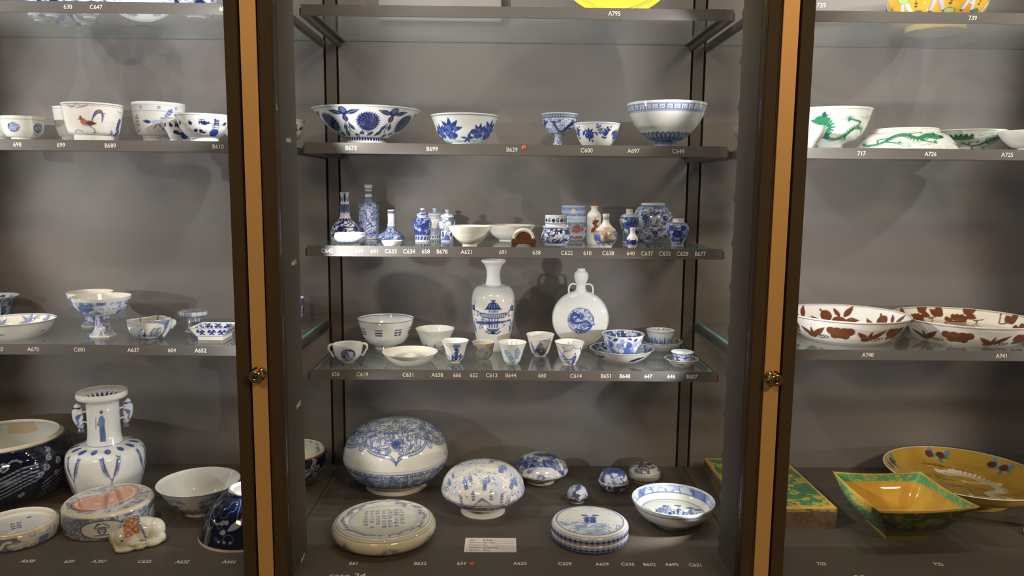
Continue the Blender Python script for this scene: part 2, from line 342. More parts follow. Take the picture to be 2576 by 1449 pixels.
        if legs:
            for q, sg in ((.22, -1), (.34, 1), (.6, -1), (.74, 1)):
                i = int(q * n); x, y = o[i][0], o[i][1]; ex, ey = x + wd * 1.3 * d, y + sg * wd * 1.4 / s.ky
                s.stroke([(x, y), (x - wd * .5 * d, y + sg * wd / s.ky), (ex, ey)], wd * .42, c, 1, wd * .25)
                for k in (-40, -10, 20, 50): s.leaf(ex, ey, (0 if d > 0 else 180) + k * d, wd * .8, wd * .22, c)
    def cloud(s, x, y, r, c, wd=.7):
        s.spiral(x, y, r, c, wd, 1.1, 0, 1); s.spiral(x + r * 1.7, y + r * .3 / s.ky, r * .8, c, wd, 1.1, 3, -1); s.curve([(x - r, y), (x - r * 2.6, y - r * .7 / s.ky), (x - r * 4, y)], wd, c)
    def figure(s, x, y, h, c=MB, hat=False, lean=0.0):
        """standing robed figure, feet at y; h in isotropic units"""
        q = lambda u, v: (x + u * h + lean * v * h, y + v * h / s.ky)
        s.poly([q(-.15, 0), q(-.17, .35), q(-.13, .62), q(-.17, .72), q(-.07, .82), q(.08, .82), q(.18, .68), q(.14, .5), q(.17, .3), q(.16, 0)], c)
        for u in (-.08, 0, .08): s.stroke([q(u, .03), q(u * .7, .5)], .04 * h, NV, .6)
        s.stroke([q(-.1, .74), q(-.24, .55), q(-.05, .5)], .07 * h, c); s.ell(*q(0, .9), .075 * h, .085 * h, (.62, .62, .64)); s.ell(*q(0, .94), .075 * h, .05 * h, NV)
        if hat: s.poly([q(-.17, .95), q(-.05, .98), q(0, 1.04), q(.05, .98), q(.17, .95)], c)
    def mountain(s, x, y, wd, h, c=MB, seed=1, stripes=7):
        R = random.Random(seed); q = lambda u, v: (x + u * wd, y + v * h / s.ky); top = []
        for i in range(9):
            u = -.5 + i / 8; top.append((u, (1 - abs(u) * 1.7) * R.uniform(.7, 1.1)))
        s.poly([q(-.5, 0)] + [q(u, max(v, 0)) for u, v in top] + [q(.5, 0)], c, .75)
        for i in range(stripes * 2):
            u = R.uniform(-.4, .4); v = (1 - abs(u) * 1.9); s.curve([q(u, v * .9), q(u + R.uniform(-.06, .06), v * .5), q(u + R.uniform(-.12, .12), .03)], .5 + wd * .012, R.choice((NV, NV, LB, WH)), .8)
    def pine(s, x, y, h, c=BL, seed=1):
        R = random.Random(seed); q = lambda u, v: (x + u * h, y + v * h / s.ky)
        s.curve([q(0, 0), q(.06, .3), q(-.04, .6), q(.08, 1)], .05 * h, c)
        for k in range(8):
            u, v = R.uniform(-.4, .4), R.uniform(.35, 1.05); s.stroke([q(0, v * .85), q(u, v)], .025 * h, c); s.ell(*q(u, v), .15 * h, .08 * h, c, .85); s.ell(*q(u, v + .02), .08 * h, .03 * h, LB, .6)
    def glyph(s, x, y, h, c=NV, wd=None, seed=1):
        R = random.Random(seed); wd = wd or h * .11; q = lambda u, v: (x + u * h, y + v * h / s.ky)
        for v in R.sample((-.45, -.3, -.12, .05, .22, .4), 4): s.stroke([q(-.4, v), q(.4, v)], wd, c)
        for u in R.sample((-.38, -.2, 0, .2, .38), 3): s.stroke([q(u, R.choice((-.45, -.1))), q(u, R.choice((.45, .1)))], wd, c)
    def sample(s, x, y):
        u = (np.asarray(x) - s.x0) * s.res - .5; v = (np.asarray(y) - s.y0) * s.ky * s.res - .5
        i = np.floor(u).astype(int); j = np.clip(np.floor(v).astype(int), 0, s.H - 2); fu = (u - i)[..., None]; fv = np.clip(v - j, 0, 1)[..., None]
        if s.wrap: i0, i1 = i % s.W, (i + 1) % s.W
        else: i0, i1 = np.clip(i, 0, s.W - 1), np.clip(i + 1, 0, s.W - 1)
        a = s.a; return (a[j, i0] * (1 - fu) + a[j, i1] * fu) * (1 - fv) + (a[j + 1, i0] * (1 - fu) + a[j + 1, i1] * fu) * fv
# ------------------------------------------------------------------ decoration of each vessel (x in degrees round the vessel, y in percent of the wall from foot to rim, c.k = units per millimetre)
PAINT = {}
def deco(name, base=WH, **kw):
    def g(fn): PAINT[name] = dict(out=fn, base=base, **kw); return fn
    return g
def R6(n, off=0): return [((off + i * 360 / n + 180) % 360) - 180 for i in range(n)]
deco('plain', (.74, .72, .66))(lambda c: (c.ring(97, 1.2, (.5, .48, .44), .6)))
deco('plain_ribbed', (.78, .75, .65), ribs=1)(lambda c: [c.ring(y, .8, (.62, .58, .48), .5) for y in (30, 45, 60, 75)])
deco('yellow_foot', (.70, .60, .32))(lambda c: [c.figure(x, 5, 30, NV) for x in R6(9)])
@deco('bowl_chrys')
def _(c):
    k = c.k; c.ring(4, 1.0 * k, BL); c.ring(7, .8 * k, BL); c.ring(97.2, 2 * k, NV, .8)
    c.lappets(11, 20, 44, NV, 1.6 * k, NV)
    for i, x in enumerate(R6(6, 2)):
        c.curve([(x - 34, 60), (x - 24, 27), (x - 16, 30), (x - 8, 44), (x, 50)], 1.8 * k, NV); c.curve([(x - 2, 40), (x + 6, 24), (x + 18, 27), (x + 28, 40), (x + 34, 62)], 1.8 * k, NV)
        c.mum(x, 62, 33 * k, NV, (.22, .27, .45), 30)
        c.curve([(x - 29, 38), (x - 31, 60), (x - 29, 80)], 1.7 * k, NV); c.leaf(x - 29, 62, 95, 24 * k, 15 * k, NV, vein=LB); c.ell(x - 29, 86, 10 * k, 13 * k, NV); c.ell(x - 29, 88, 6 * k, 8 * k, (.10, .13, .28))
        c.leaf(x - 26, 80, 20, 34 * k, 13 * k, NV, vein=LB); c.leaf(x - 32, 80, 160, 34 * k, 13 * k, NV, vein=LB)
        c.leaf(x - 22, 42, 115, 28 * k, 11 * k, NV, vein=LB); c.leaf(x + 21, 40, 65, 28 * k, 11 * k, NV, vein=LB)
        c.leaf(x - 22, 34, -95, 24 * k, 15 * k, NV, vein=LB); c.leaf(x - 6, 38, 205, 22 * k, 13 * k, NV, vein=LB); c.leaf(x + 10, 38, 215, 30 * k, 13 * k, NV, vein=LB); c.leaf(x + 25, 42, 225, 32 * k, 12 * k, NV, vein=LB)
@deco('bowl_pomegranate', (.77, .79, .76))
def _(c):
    k = c.k; c.ring(96, 2.4 * k, BL, .8)
    for x in R6(4, -30):
        c.fruit(x, 52, 19 * k, BL); c.curve([(x, 42), (x + 8, 27), (x + 25, 25), (x + 40, 38)], 2.2 * k, MB); c.spray(x + 38, 36, 60, 24 * k, BL, 2, 7 * k, False)
        for a in (10, 75, 170, 240, 300): c.leaf(x + 38, 36, a, 22 * k, 6.5 * k, BL)
        c.curve([(x + 40, 36), (x + 55, 28), (x + 64, 24), (x + 66, 40)], 2.0 * k, MB); c.fruit(x + 62, 50, 14 * k, BL)
        c.curve([(x - 6, 30), (x - 20, 40), (x - 30, 46)], 1.8 * k, MB)
@deco('stemcup_dragon', (.60, .68, .80))
def _(c):
    k = c.k; c.curls(0, 40, 6 * k, 1.3 * k, BL, 1, 3, 4); c.ring(43, 3 * k, BL); c.band(88, 98, NV, .85); [c.ell(x, 93, 2.2 * k, 2.6 * k, LB) for x in R6(40)]
    c.curls(48, 88, 7 * k, 1.2 * k, MB, .9, 9, 4)
    for x in R6(3, 10): c.dragon([(x + 48, 78), (x + 30, 70), (x + 10, 52), (x - 14, 54), (x - 30, 76), (x - 44, 80)], 7 * k, NV)
@deco('bowl_sprays')
def _(c):
    k = c.k; c.ring(95, 3 * k, LB, .7)
    for x in R6(4, -28):
        c.curve([(x - 12, 66), (x - 2, 52), (x + 8, 44)], 1.6 * k, BL); c.fruit(x + 6, 50, 9 * k, BL); c.spray(x - 14, 70, -50, 30 * k, BL, 3, 5 * k); c.spray(x + 10, 46, 20, 18 * k, BL, 2, 4 * k, False)
        c.spray(x + 50, 30, 80, 26 * k, BL, 3, 5 * k); c.spray(x + 46, 52, 120, 22 * k, MB, 3, 5 * k); c.spray(x + 52, 50, 60, 20 * k, BL, 2, 4 * k)
@deco('bowl_fret', (.76, .75, .69))
def _(c):
    k = c.k; c.band(83, 96, (.60, .66, .76)); c.fret(84.5, 95, 34, BL, 1.5 * k); c.ring(96.3, 1.4 * k, BL); c.ring(83, 1.6 * k, BL)
    c.band(0, 8, MB, .55); [c.ell(x, 4, 2.4 * k, 3 * k, BL, line=1) for x in R6(30)]; c.ring(8.5, 1.6 * k, BL)
    for i in range(30):
        x = -180 + 12 * i; c.poly([(x + 1, 9), (x + .2, 36), (x + 2, 41), (x + 6, 43), (x + 10, 41), (x + 11.8, 36), (x + 11, 9)], (.25, .32, .54)); c.stroke([(x + 1, 9), (x + .3, 36), (x + 2.2, 41), (x + 6, 42.5), (x + 9.8, 41), (x + 11.7, 36), (x + 11, 9)], 2.4 * k, NV)
        c.stroke([(x + 3.3, 10), (x + 3.3, 33), (x + 6, 37), (x + 8.7, 33), (x + 8.7, 10)], 1.5 * k, BL); c.ell(x + 6, 33, 2.6 * k, 5 * k, WH, .9); c.stroke([(x + 6, 10), (x + 6, 28)], 1.6 * k, BL)
@deco('bottle_642', (.70, .70, .70))
def _(c):
    k = c.k; c.ring(2.5, 4 * k, (.6, .6, .6)); c.curls(6, 46, 10 * k, 3.2 * k, NV, 1, 5, 2.6); c.wash(6, 46, 7 * k, NV, 1, 15, .55, .62)
    [c.ell(x, 24, 8 * k, 8 * k, BL) or c.ell(x, 24, 5 * k, 5 * k, NV) for x in R6(5, -20)]
    c.band(45, 49.5, NV); [c.ell(x, 49.5, 3 * k, 3 * k, WH) for x in R6(14)]; c.band(50, 60, (.72, .72, .72)); c.band(60, 77, BL, .9); [c.poly([(x - 8, 77), (x, 70), (x + 8, 77)], NV) for x in R6(8)]; [c.poly([(x - 12, 59), (x, 64), (x + 12, 59)], (.72, .72, .72)) for x in R6(8, 12)]
    c.ring(78.5, 2.6 * k, WH); c.ring(80, 1 * k, BL)
    for x in R6(5): c.leaf(x, 81, 90, 24 * k, 17 * k, BL); c.leaf(x, 81, 90, 19 * k, 8 * k, NV); c.leaf(x + 36, 81, 90, 15 * k, 12 * k, MB)
@deco('bottle_643', (.62, .68, .78))
def _(c):
    k = c.k; c.curls(4, 70, 4.6 * k, 1.25 * k, BL, .95, 4, 4); c.wash(4, 70, 8 * k, MB, .35, 8); c.ring(3, 3 * k, CR); c.ring(69, 2 * k, BL); c.ring(66.5, 2 * k, WH); c.band(70, 79, MB, .5); c.lappets(70, 78, 14, NV, 1.2 * k)
    c.band(79, 84, WH); c.band(84.5, 89, BL, .8); [c.ell(x, 84, 1.6 * k, 1.6 * k, BL) for x in R6(16)]; c.ring(90, 1.6 * k, WH); [c.leaf(x, 90.3, 90, 8 * k, 3 * k, BL) for x in R6(18)]; c.band(94, 100, (.78, .78, .78)); [c.leaf(x, 90.3, 90, 8 * k, 3 * k, BL) for x in R6(18)]; c.ring(99.5, 1 * k, MB)
@deco('bottle_641', (.60, .66, .78))
def _(c):
    k = c.k; c.curls(4, 50, 4.4 * k, 1.4 * k, BL, 1, 6, 4); c.wash(4, 52, 7 * k, BL, .5, 9); c.band(50, 57, BL, .7); c.ring(58, 2 * k, WH); c.band(59.5, 95, (.8, .79, .77)); [c.leaf(x, 60, 90, 9 * k, 3.4 * k, BL) for x in R6(14)]; c.band(91, 97, BL, .9); c.ring(98.5, 2 * k, WH)
@deco('box_644', (.70, .72, .76))
def _(c):
    k = c.k; c.curls(18, 80, 4 * k, 1.0 * k, MB, .9, 12, 3.4); c.wash(18, 70, 6 * k, LB, .5, 3); c.band(0, 12, CR); c.ring(90, 3 * k, WH)
deco('dish_634')(lambda c: None)
@deco('jar_658', (.50, .58, .74))
def _(c):
    k = c.k; c.curls(4, 100, 4.6 * k, 1.9 * k, BL, 1, 21, 3.2); c.wash(16, 62, 9 * k, BL, .95, 22, .42, .5); c.band(4, 14, BL, .9); [c.stroke([(x, 4), (x + 12, 14)], 2 * k, WH) for x in R6(14)]; c.ring(3, 3 * k, WH); c.ring(15, 1.4 * k, WH)
    c.band(62, 64, WH); c.band(66, 70, (.78, .78, .74)); c.band(90, 96, (.72, .76, .80))
@deco('jar_B678', (.66, .68, .72))
def _(c):
    k = c.k; c.band(4, 60, (.7, .71, .74)); [c.poly([(x - 20, 8), (x - 20, 44), (x, 54), (x + 20, 44), (x + 20, 8)], (.78, .76, .72)) for x in R6(5)]; c.curls(4, 50, 7 * k, 1.1 * k, GB, .7, 31, 3); c.wash(8, 30, 8 * k, GB, .7, 32); [c.leaf(x, 3, 75, 8 * k, 3 * k, NV) for x in R6(18)]; c.curls(52, 66, 4 * k, 1.2 * k, MB, .8, 4, 3); c.ring(68, 3 * k, WH); c.band(70, 80, LB, .6); c.curls(70, 95, 4 * k, 1 * k, MB, .7, 3, 3); c.ring(69, 1.4 * k, GB)
@deco('jar_third', (.66, .70, .78))
def _(c):
    k = c.k; c.wash(5, 64, 10 * k, BL, .85, 41, .42, .5); c.curls(5, 60, 8 * k, 1.4 * k, MB, .9, 42, 3); [c.ell(x, 46, 6 * k, 7 * k, (.78, .78, .78)) for x in R6(5, 10)]; [c.ell(x, 22, 7 * k, 7 * k, (.78, .78, .78)) for x in R6(5, 36)]; c.curls(72, 96, 5 * k, 1.3 * k, MB, .9, 43, 3); c.band(66, 70, WH); c.ring(3, 3 * k, LB); [c.figure(x, 14, 15 * k, BL) for x in R6(5, 36)]
@deco('jar_c622', (.70, .74, .80))
def _(c):
    k = c.k; c.wash(5, 38, 7 * k, NV, .95, 52, .5, .56); c.curls(4, 40, 10 * k, 3.2 * k, NV, 1, 51, 2.6); c.curls(4, 40, 4 * k, 1.1 * k, BL, .8, 53, 3); [c.spiral(x, 20, 7 * k, WH, 2 * k, 1.4) for x in R6(7, 8)]; [c.spiral(x, 29, 5 * k, (.78, .8, .85), 1.6 * k, 1.3, 2, -1) for x in R6(7, 34)]; c.ring(40.5, 1.4 * k, NV); c.band(41.5, 54, (.72, .76, .80)); c.ring(44, 1 * k, LB)
    c.band(55, 74, (.74, .77, .80)); [c.spiral(x, 64, 5.4 * k, NV, 2.4 * k, 1.2, 1) or c.leaf(x + 14, 61, 60, 9 * k, 6 * k, NV) or c.ell(x + 24, 64, 3.2 * k, 5.5 * k, NV) for x in R6(8, 10)]; c.ring(57, 1.2 * k, NV); c.ring(73, 1.4 * k, NV); c.band(75, 100, (.72, .76, .8))
@deco('jar_610', (.36, .43, .58))
def _(c):
    k = c.k; c.band(0, 40, (.26, .30, .38)); c.waves(2, 18, 12, (.55, .62, .75), 1.2 * k); c.wash(8, 38, 12 * k, (.36, .10, .07), 1, 61, .48, .53); c.wash(4, 36, 9 * k, (.42, .52, .74), .9, 66, .55, .62, xa=40, xb=130)
    c.curls(30, 40, 5 * k, 1 * k, NV, .8, 62, 3); c.band(40, 50, (.44, .52, .64)); c.band(51, 73, (.20, .28, .52)); c.waves(51, 73, 11, (.62, .68, .82), 1.3 * k, 2); [c.ell(x, 66, 6 * k, 6 * k, (.68, .60, .36)) for x in R6(4, 0)]; c.ring(52, 2 * k, WH); c.band(75, 100, (.42, .50, .62))
@deco('snuff', (.82, .80, .77))
def _(c):
    k = c.k
    for x, y, a in ((-18, 26, 60), (-14, 46, 30), (30, 36, 120), (150, 30, 60), (-120, 36, 60)):
        c.leaf(x, y, a, 17 * k, 8 * k, BR); c.leaf(x + 4, y + 2, a + 20, 12 * k, 4 * k, RD); [c.stroke([(x, y + q), (x + 14, y + q - 3), (x + 24, y + q + 4)], .9 * k, BR) for q in (0, 4, 8)]; c.curve([(x + 6, y + 9), (x + 20, y + 14), (x + 36, y + 11)], .7 * k, (.1, .08, .1))
    [c.ell(x, 62, 6 * k, 3 * k, RD, .6, line=1) for x in (0, 30, 12)]; c.band(78, 86, (.78, .76, .70))
@deco('bottle_640', (.72, .70, .66))
def _(c):
    k = c.k; c.curls(4, 14, 4 * k, 1.3 * k, BL, 1, 71, 3); c.ring(14, 1.4 * k, NV); c.wash(15, 50, 13 * k, (.07, .13, .45), .95, 72, .44, .50); c.wash(15, 44, 10 * k, (.45, .18, .13), .75, 77, .58, .66); c.wash(38, 62, 12 * k, (.50, .33, .16), .8, 74, .45, .56); c.curls(16, 50, 6 * k, 1 * k, NV, .6, 75, 3)
    c.band(62, 84, (.78, .76, .71)); c.band(84, 93, (.70, .70, .72)); c.fret(85, 92, 9, NV, 1.3 * k); c.band(94, 100, (.8, .78, .74))
@deco('baluster', (.76, .77, .78))
def _(c):
    k = c.k; c.ring(2, 2 * k, MB); c.wash(6, 30, 9 * k, BL, .8, 81, .44, .5); c.wash(30, 72, 14 * k, (.07, .13, .42), 1, 84, .44, .47); [c.ell(x, 50, 9 * k, 8 * k, (.07, .13, .42)) or c.leaf(x + 5, 50, 40, 18 * k, 10 * k, BL) for x in R6(3, -25)]; c.curls(55, 80, 9 * k, 1 * k, LB, .8, 83, 2.5); c.ring(33, 1 * k, GB); c.band(82, 100, (.80, .79, .76))
@deco('gourd')
def _(c):
    k = c.k; [c.bloom(x, 30, 7 * k, BL) or c.spray(x - 8, 22, 60, 12 * k, NV, 2) for x in R6(5, 14)]; c.wash(14, 46, 5 * k, BL, .8, 91, .55, .6)
@deco('globe', (.60, .65, .74))
def _(c):
    k = c.k; c.scrolls(7, 88, 4.0 * k, 620, (.030, .055, .20), 1.2 * k, 95); [c.bloom(x, 48 + 16 * ((i % 2) * 2 - 1), 6.5 * k, BL, LB, 8) for i, x in enumerate(R6(12, 8))]; c.band(89, 95, BL, .85); c.curls(89, 95, 4 * k, 1 * k, LB, .8, 98, 3); c.band(95.5, 100, (.74, .77, .8)); c.ring(5, 2 * k, MB)
@deco('vase_677', (.64, .68, .78))
def _(c):
    k = c.k; c.scrolls(8, 76, 3.0 * k, 260, (.04, .08, .30), 1.2 * k, 105); c.wash(8, 76, 4 * k, BL, .5, 106, .56, .62); [c.bloom(x, 42, 10 * k, BL, MB, 8) for x in R6(5, -4)]; [c.bloom(x, 62, 7 * k, BL, MB) for x in R6(5, 32)]; [c.bloom(x, 20, 7 * k, BL, MB) for x in R6(5, 32)]; c.band(78, 86, BL, .7); c.band(88, 100, (.80, .78, .74)); c.ring(5, 2 * k, MB)
@deco('cup_medallion')
def _(c):
    k = c.k
    for x in (0, 180):
        c.ell(x, 55, 17 * k, 17 * k, (.45, .53, .72)); w = lambda X, Y: (np.hypot(((X - x + 180) % 360) - 180, (Y - 55) * c.ky) < 16.5 * k)
        c.curls(15, 95, 7 * k, 2.4 * k, NV, 1, 111, 3, x - 30, x + 30, w); c.wash(15, 95, 6 * k, NV, .8, 112, .5, .58, x - 30, x + 30, 2, w); c.ell(x, 55, 17 * k, 17 * k, BL, line=1.4 * k)
@deco('bowl_trigram', (.74, .74, .71))
def _(c):
    k = c.k; c.ring(98, 1.4 * k, MB); c.wash(10, 24, 10 * k, NV, .8, 121, .5, .62); c.curls(12, 24, 12 * k, 1.6 * k, MB, .8, 122, 2); c.ring(12, 1.5 * k, MB, .7)
    B = [(1, 0, 0), (1, 1, 1), (0, 0, 1), (1, 0, 1), (0, 1, 0), (0, 0, 0), (0, 1, 1), (1, 1, 0)]
    for i, x in enumerate(R6(8, -62)):
        for j in range(3):
            y = 60 + j * 7.0; wd = 8.6
            if B[i][j]: c.poly([(x - wd, y), (x + wd, y), (x + wd, y + 4), (x - wd, y + 4)], NV)
            else: c.poly([(x - wd, y), (x - 1, y), (x - 1, y + 4), (x - wd, y + 4)], NV); c.poly([(x + 1, y), (x + wd, y), (x + wd, y + 4), (x + 1, y + 4)], NV)
@deco('bowl_c631', (.76, .75, .71))
def _(c):
    k = c.k; c.wash(12, 28, 7 * k, GB, .9, 131, .5, .6); c.curls(12, 26, 8 * k, 1.4 * k, BL, .7, 132, 2.5); [c.spray(x, 16, 90, 10 * k, BL, 2, 3 * k, False) for x in R6(9)]
@deco('big_vase')
def _(c):
    k = c.k; c.ring(69.5, 2 * k, GB, .7); c.curls(66.5, 69, 4 * k, 1 * k, LB, .6, 3, 3)
    for x0 in (0, 180):
        q = lambda a, b: (x0 + a * k * 1.0, 44 + b * k / c.ky)   # px about the belly
        c.poly([q(-9, 18), q(-13, 10), q(-16, 4), q(17, 4), q(13, 10), q(9, 18), q(4, 21), q(-4, 21)], BL); c.stroke([q(-18, 3), q(18, 3)], 3 * k, NV); [c.stroke([q(a, 6), q(a * .7, 17)], 1 * k, LB) for a in (-9, -3, 3, 9)]
        c.stroke([q(0, 21), q(0, 25)], 3 * k, NV); c.leaf(q(0, 25)[0], q(0, 25)[1], 10, 6 * k, 4 * k, NV); c.leaf(q(0, 25)[0], q(0, 25)[1], 170, 6 * k, 4 * k, NV)
        c.poly([q(-9, 1), q(9, 1), q(11, -6), q(-11, -6)], LB); c.curls(q(0, -6)[1], q(0, 1)[1], 4 * k, 1 * k, BL, 1, 5, 3, q(-10, 0)[0], q(10, 0)[0])
        c.poly([q(-33, -10), q(-28, -6), q(-15, -8), q(15, -8), q(28, -6), q(33, -10), q(28, -18), q(12, -22), q(-12, -22), q(-28, -18)], MB); 
        for i in range(12): c.stroke([q(-27 + i * 4.6, -9), q(-22 + i * 4.4, -20)], 1 * k, WH, .8); c.stroke([q(-22 + i * 4.4, -9), q(-27 + i * 4.6, -20)], 1 * k, WH, .8)
        c.stroke([q(-30, -9), q(30, -9)], 1.6 * k, NV); c.stroke([q(-25, -20), q(25, -20)], 2.4 * k, BL)
        for sg in (-1, 1): c.curve([q(sg * 32, -10), q(sg * 39, -3), q(sg * 37, -11), q(sg * 40, -18), q(sg * 33, -14)], 2 * k, BL)
        c.poly([q(-48, -32), q(-20, -30), q(46, -27), q(42, -31), q(-10, -38), q(-40, -40)], MB); c.stroke([q(-44, -35), q(44, -29)], 1.2 * k, NV); c.curve([q(-30, -40), q(-36, -50), q(-24, -46), q(-30, -42)], 1.6 * k, BL); c.curve([q(-20, -32), q(-26, -24), q(-14, -28), q(-6, -34)], 2 * k, BL); c.curve([q(20, -34), q(26, -40), q(30, -38), q(22, -46)], 1.4 * k, BL)
        for a in (-9, -3, 4, 10): c.stroke([q(a, -22), q(a * .9, -46)], 2.6 * k, BL)
        c.poly([q(-16, -46), q(-12, -56), q(0, -60), q(12, -56), q(16, -46), q(8, -50), q(-8, -50)], MB); c.curve([q(-17, -56), q(-8, -62), q(0, -58), q(8, -63), q(17, -57)], 3 * k, NV); c.ell(*q(0, -61), 5 * k, 3.4 * k, NV)
        for sx, off in ((-1, -66), (1, 60)):
            qq = lambda a, b: (x0 + off + a * k, 42 + b * k / c.ky)
            c.bloom(*qq(0, 8), 8 * k, BL); c.curve([qq(-6, 22), qq(0, 10), qq(8, 20), qq(6, 28)], 1.8 * k, BL); c.stroke([qq(-8, 4), qq(20, 0)], 2.4 * k, BL); c.curve([qq(2, 2), qq(8, -6), qq(0, -12)], 1.6 * k, BL)
            c.spray(*qq(2, -58), 100, 16 * k, BL, 3, 4 * k); c.wash(qq(0, -50)[1], qq(0, -20)[1], 5 * k, MB, .9, 7, .55, .62, qq(-6, 0)[0], qq(10, 0)[0])
deco('saucer_638', (.78, .75, .66))(lambda c: (c.ring(30, 1 * c.k, (.5, .46, .38), .5), c.ring(60, .8 * c.k, (.6, .56, .48), .5)))
@deco('cup_666', (.80, .80, .78))
def _(c):
    k = c.k; c.wash(14, 40, 5 * k, BL, .9, 141, .46, .53)
    for x in R6(3, 8):
        for j in range(9): c.bloom(x + 5 * sin(j * 1.7), 30 + j * 6.5, (5.5 - j * .15) * k, MB if j % 2 else BL)
        c.bloom(x - 8, 84, 5.5 * k, GB, LB); c.bloom(x + 7, 84, 5.5 * k, GB, LB); c.curve([(x - 8, 40), (x - 26, 62), (x - 34, 84)], .8 * k, LB); c.curve([(x + 5, 60), (x + 22, 74), (x + 32, 84)], .8 * k, MB); c.spray(x - 28, 20, 80, 14 * k, BL, 3, 3.4 * k); c.spray(x + 30, 22, 100, 14 * k, BL, 3, 3.4 * k)
@deco('cup_652', (.50, .46, .40))
def _(c):
    k = c.k
    for x in R6(3, -2): c.bloom(x - 8, 64, 6 * k, GB); c.bloom(x + 16, 50, 4.6 * k, GB); c.stroke([(x - 8, 58), (x + 2, 22)], 1 * k, GB); c.spray(x + 4, 18, 60, 16 * k, GB, 3, 3 * k, False); c.spray(x + 16, 20, 95, 14 * k, GB, 3, 3 * k, False); c.ell(x + 46, 74, 2 * k, 2 * k, NV)
@deco('cup_644')
def _(c):
    k = c.k; c.ring(95, 1.2 * k, MB)
    S = (.30, .42, .62)
    for x in R6(3, -30): c.spray(x, 62, -55, 34 * k, S, 4, 7 * k); c.bloom(x, 60, 7 * k, S); c.bloom(x + 18, 38, 6 * k, S); c.spray(x + 60, 26, 95, 26 * k, S, 4, 8 * k); c.spray(x + 50, 40, 40, 14 * k, S, 2, 6 * k)
@deco('cup_660', (.78, .76, .74))
def _(c):
    k = c.k; c.ring(96, 1.2 * k, MB); c.ring(13, 1.2 * k, BL)
    for x in R6(3, -2):
        c.mountain(x + 4, 18, 40 * k, 34 * k, NV, int(abs(x)) + 3, 6); c.wash(16, 42, 6 * k, NV, .9, 151, .42, .5, x - 22, x + 26); c.poly([(x - 46, 20), (x - 52, 70), (x - 46, 74), (x - 26, 30), (x - 20, 18)], BL, .8); c.stroke([(x - 34, 24), (x - 18, 44)], 1.4 * k, BL); c.cloud(x + 40, 84, 3 * k, MB, 1.1 * k)
@deco('cup_614', (.80, .77, .75))
def _(c):
    k = c.k; c.ring(96, 1.2 * k, GB)
    for x in (0, 120, -120):
        q = lambda a, b: (x + (a - 2) * k * 1.1, 50 + b * k / c.ky)
        c.curve([q(-30, 20), q(-18, 4), q(-6, -8), q(0, -24), q(16, -30)], 3 * k, BL, 1, 1.6 * k); c.curve([q(-14, 0), q(-8, 12), q(-12, 22)], 2 * k, MB); c.curve([q(-8, 8), q(4, 14), q(10, 20), q(24, 15)], 1.6 * k, MB); [c.stroke([q(a, b), q(a + 4, b + 7)], 1 * k, MB) for a, b in ((-12, 16), (-4, 11), (6, 17), (14, 17))]
        c.poly([q(-22, -4), q(-8, -4), q(4, -22), q(-4, -26), q(-16, -14)], LB); c.stroke([q(-22, -4), q(-8, -4), q(4, -22)], 1.4 * k, BL); c.stroke([q(-12, -12), q(12, -12)], 1.4 * k, BL); c.stroke([q(-4, -10), q(2, -20), q(8, -10), q(12, -22)], 1.3 * k, NV); c.stroke([q(0, -28), q(22, -26)], 1.6 * k, BL)
        c.figure(q(16, 0)[0], q(0, -30)[1], 36 * k, MB)
@deco('saucer_648', (.78, .76, .70))
def _(c):
    k = c.k; c.ring(97, 2 * k, GB)
    for x in (-50, 38, 150, -140): c.leaf(x, 62, 200, 26 * k, 11 * k, NV); c.leaf(x, 62, 20, 18 * k, 7 * k, NV); c.ell(x, 64, 9 * k, 5 * k, NV); c.stroke([(x - 14, 46), (x + 14, 44)], 1 * k, BL)
deco('saucer_647', (.74, .74, .68))(lambda c: (c.ring(97, 2 * c.k, GB), c.ring(60, 1 * c.k, LB)))
@deco('saucer_646', (.74, .74, .72))
def _(c):
    k = c.k; c.ring(96, 2 * k, MB); [c.leaf(x, 55, 20, 9 * k, 5 * k, NV) or c.leaf(x, 55, 160, 9 * k, 5 * k, NV) or c.ell(x, 56, 4 * k, 3 * k, NV) for x in R6(5)]
@deco('cup_648', (.74, .77, .82))
def _(c):
    k = c.k; D = (.07, .12, .36); c.wash(8, 34, 12 * k, D, .9, 161, .42, .5); c.wash(34, 88, 11 * k, MB, .6, 162, .56, .62); c.curls(10, 90, 11 * k, 1.4 * k, BL, .7, 163, 2.4)
    for x in R6(6, 14):
        c.ell(x, 66, 12 * k, 9 * k, D); c.ell(x - 4, 67, 6 * k, 7 * k, (.78, .79, .82)); c.ell(x, 60, 3 * k, 12 * k, D); c.ell(x - 6, 36, 18 * k, 12 * k, (.09, .17, .50)); c.ell(x - 20, 38, 8 * k, 8 * k, (.76, .79, .84), .9); c.leaf(x + 18, 80, 40, 14 * k, 8 * k, BL); c.leaf(x + 12, 88, 150, 12 * k, 6 * k, BL)
    c.ring(7, 1.4 * k, NV)
@deco('cup_647', (.62, .66, .72))
def _(c):
    k = c.k; [c.leaf(x, 14, 90 + 6 * sin(x), (18 + 9 * abs(sin(x * 3))) * k, 6 * k, (.12, .18, .42), .9) for x in R6(26)]; [c.leaf(x + 5, 20, 96, 26 * k, 3 * k, NV, .8) for x in R6(17)]; c.wash(14, 60, 8 * k, MB, .5, 165); c.ring(97, 2 * k, GB)
@deco('cup_646', (.60, .65, .76))
def _(c):
    k = c.k; c.wash(10, 60, 9 * k, NV, .9, 171, .4, .5); c.wash(60, 90, 6 * k, MB, .8, 172); [c.ell(x, 45, 5 * k, 4 * k, (.72, .75, .82), .8) for x in R6(7)]; c.ring(92, 2 * k, BL); c.ring(60, 1 * k, NV)
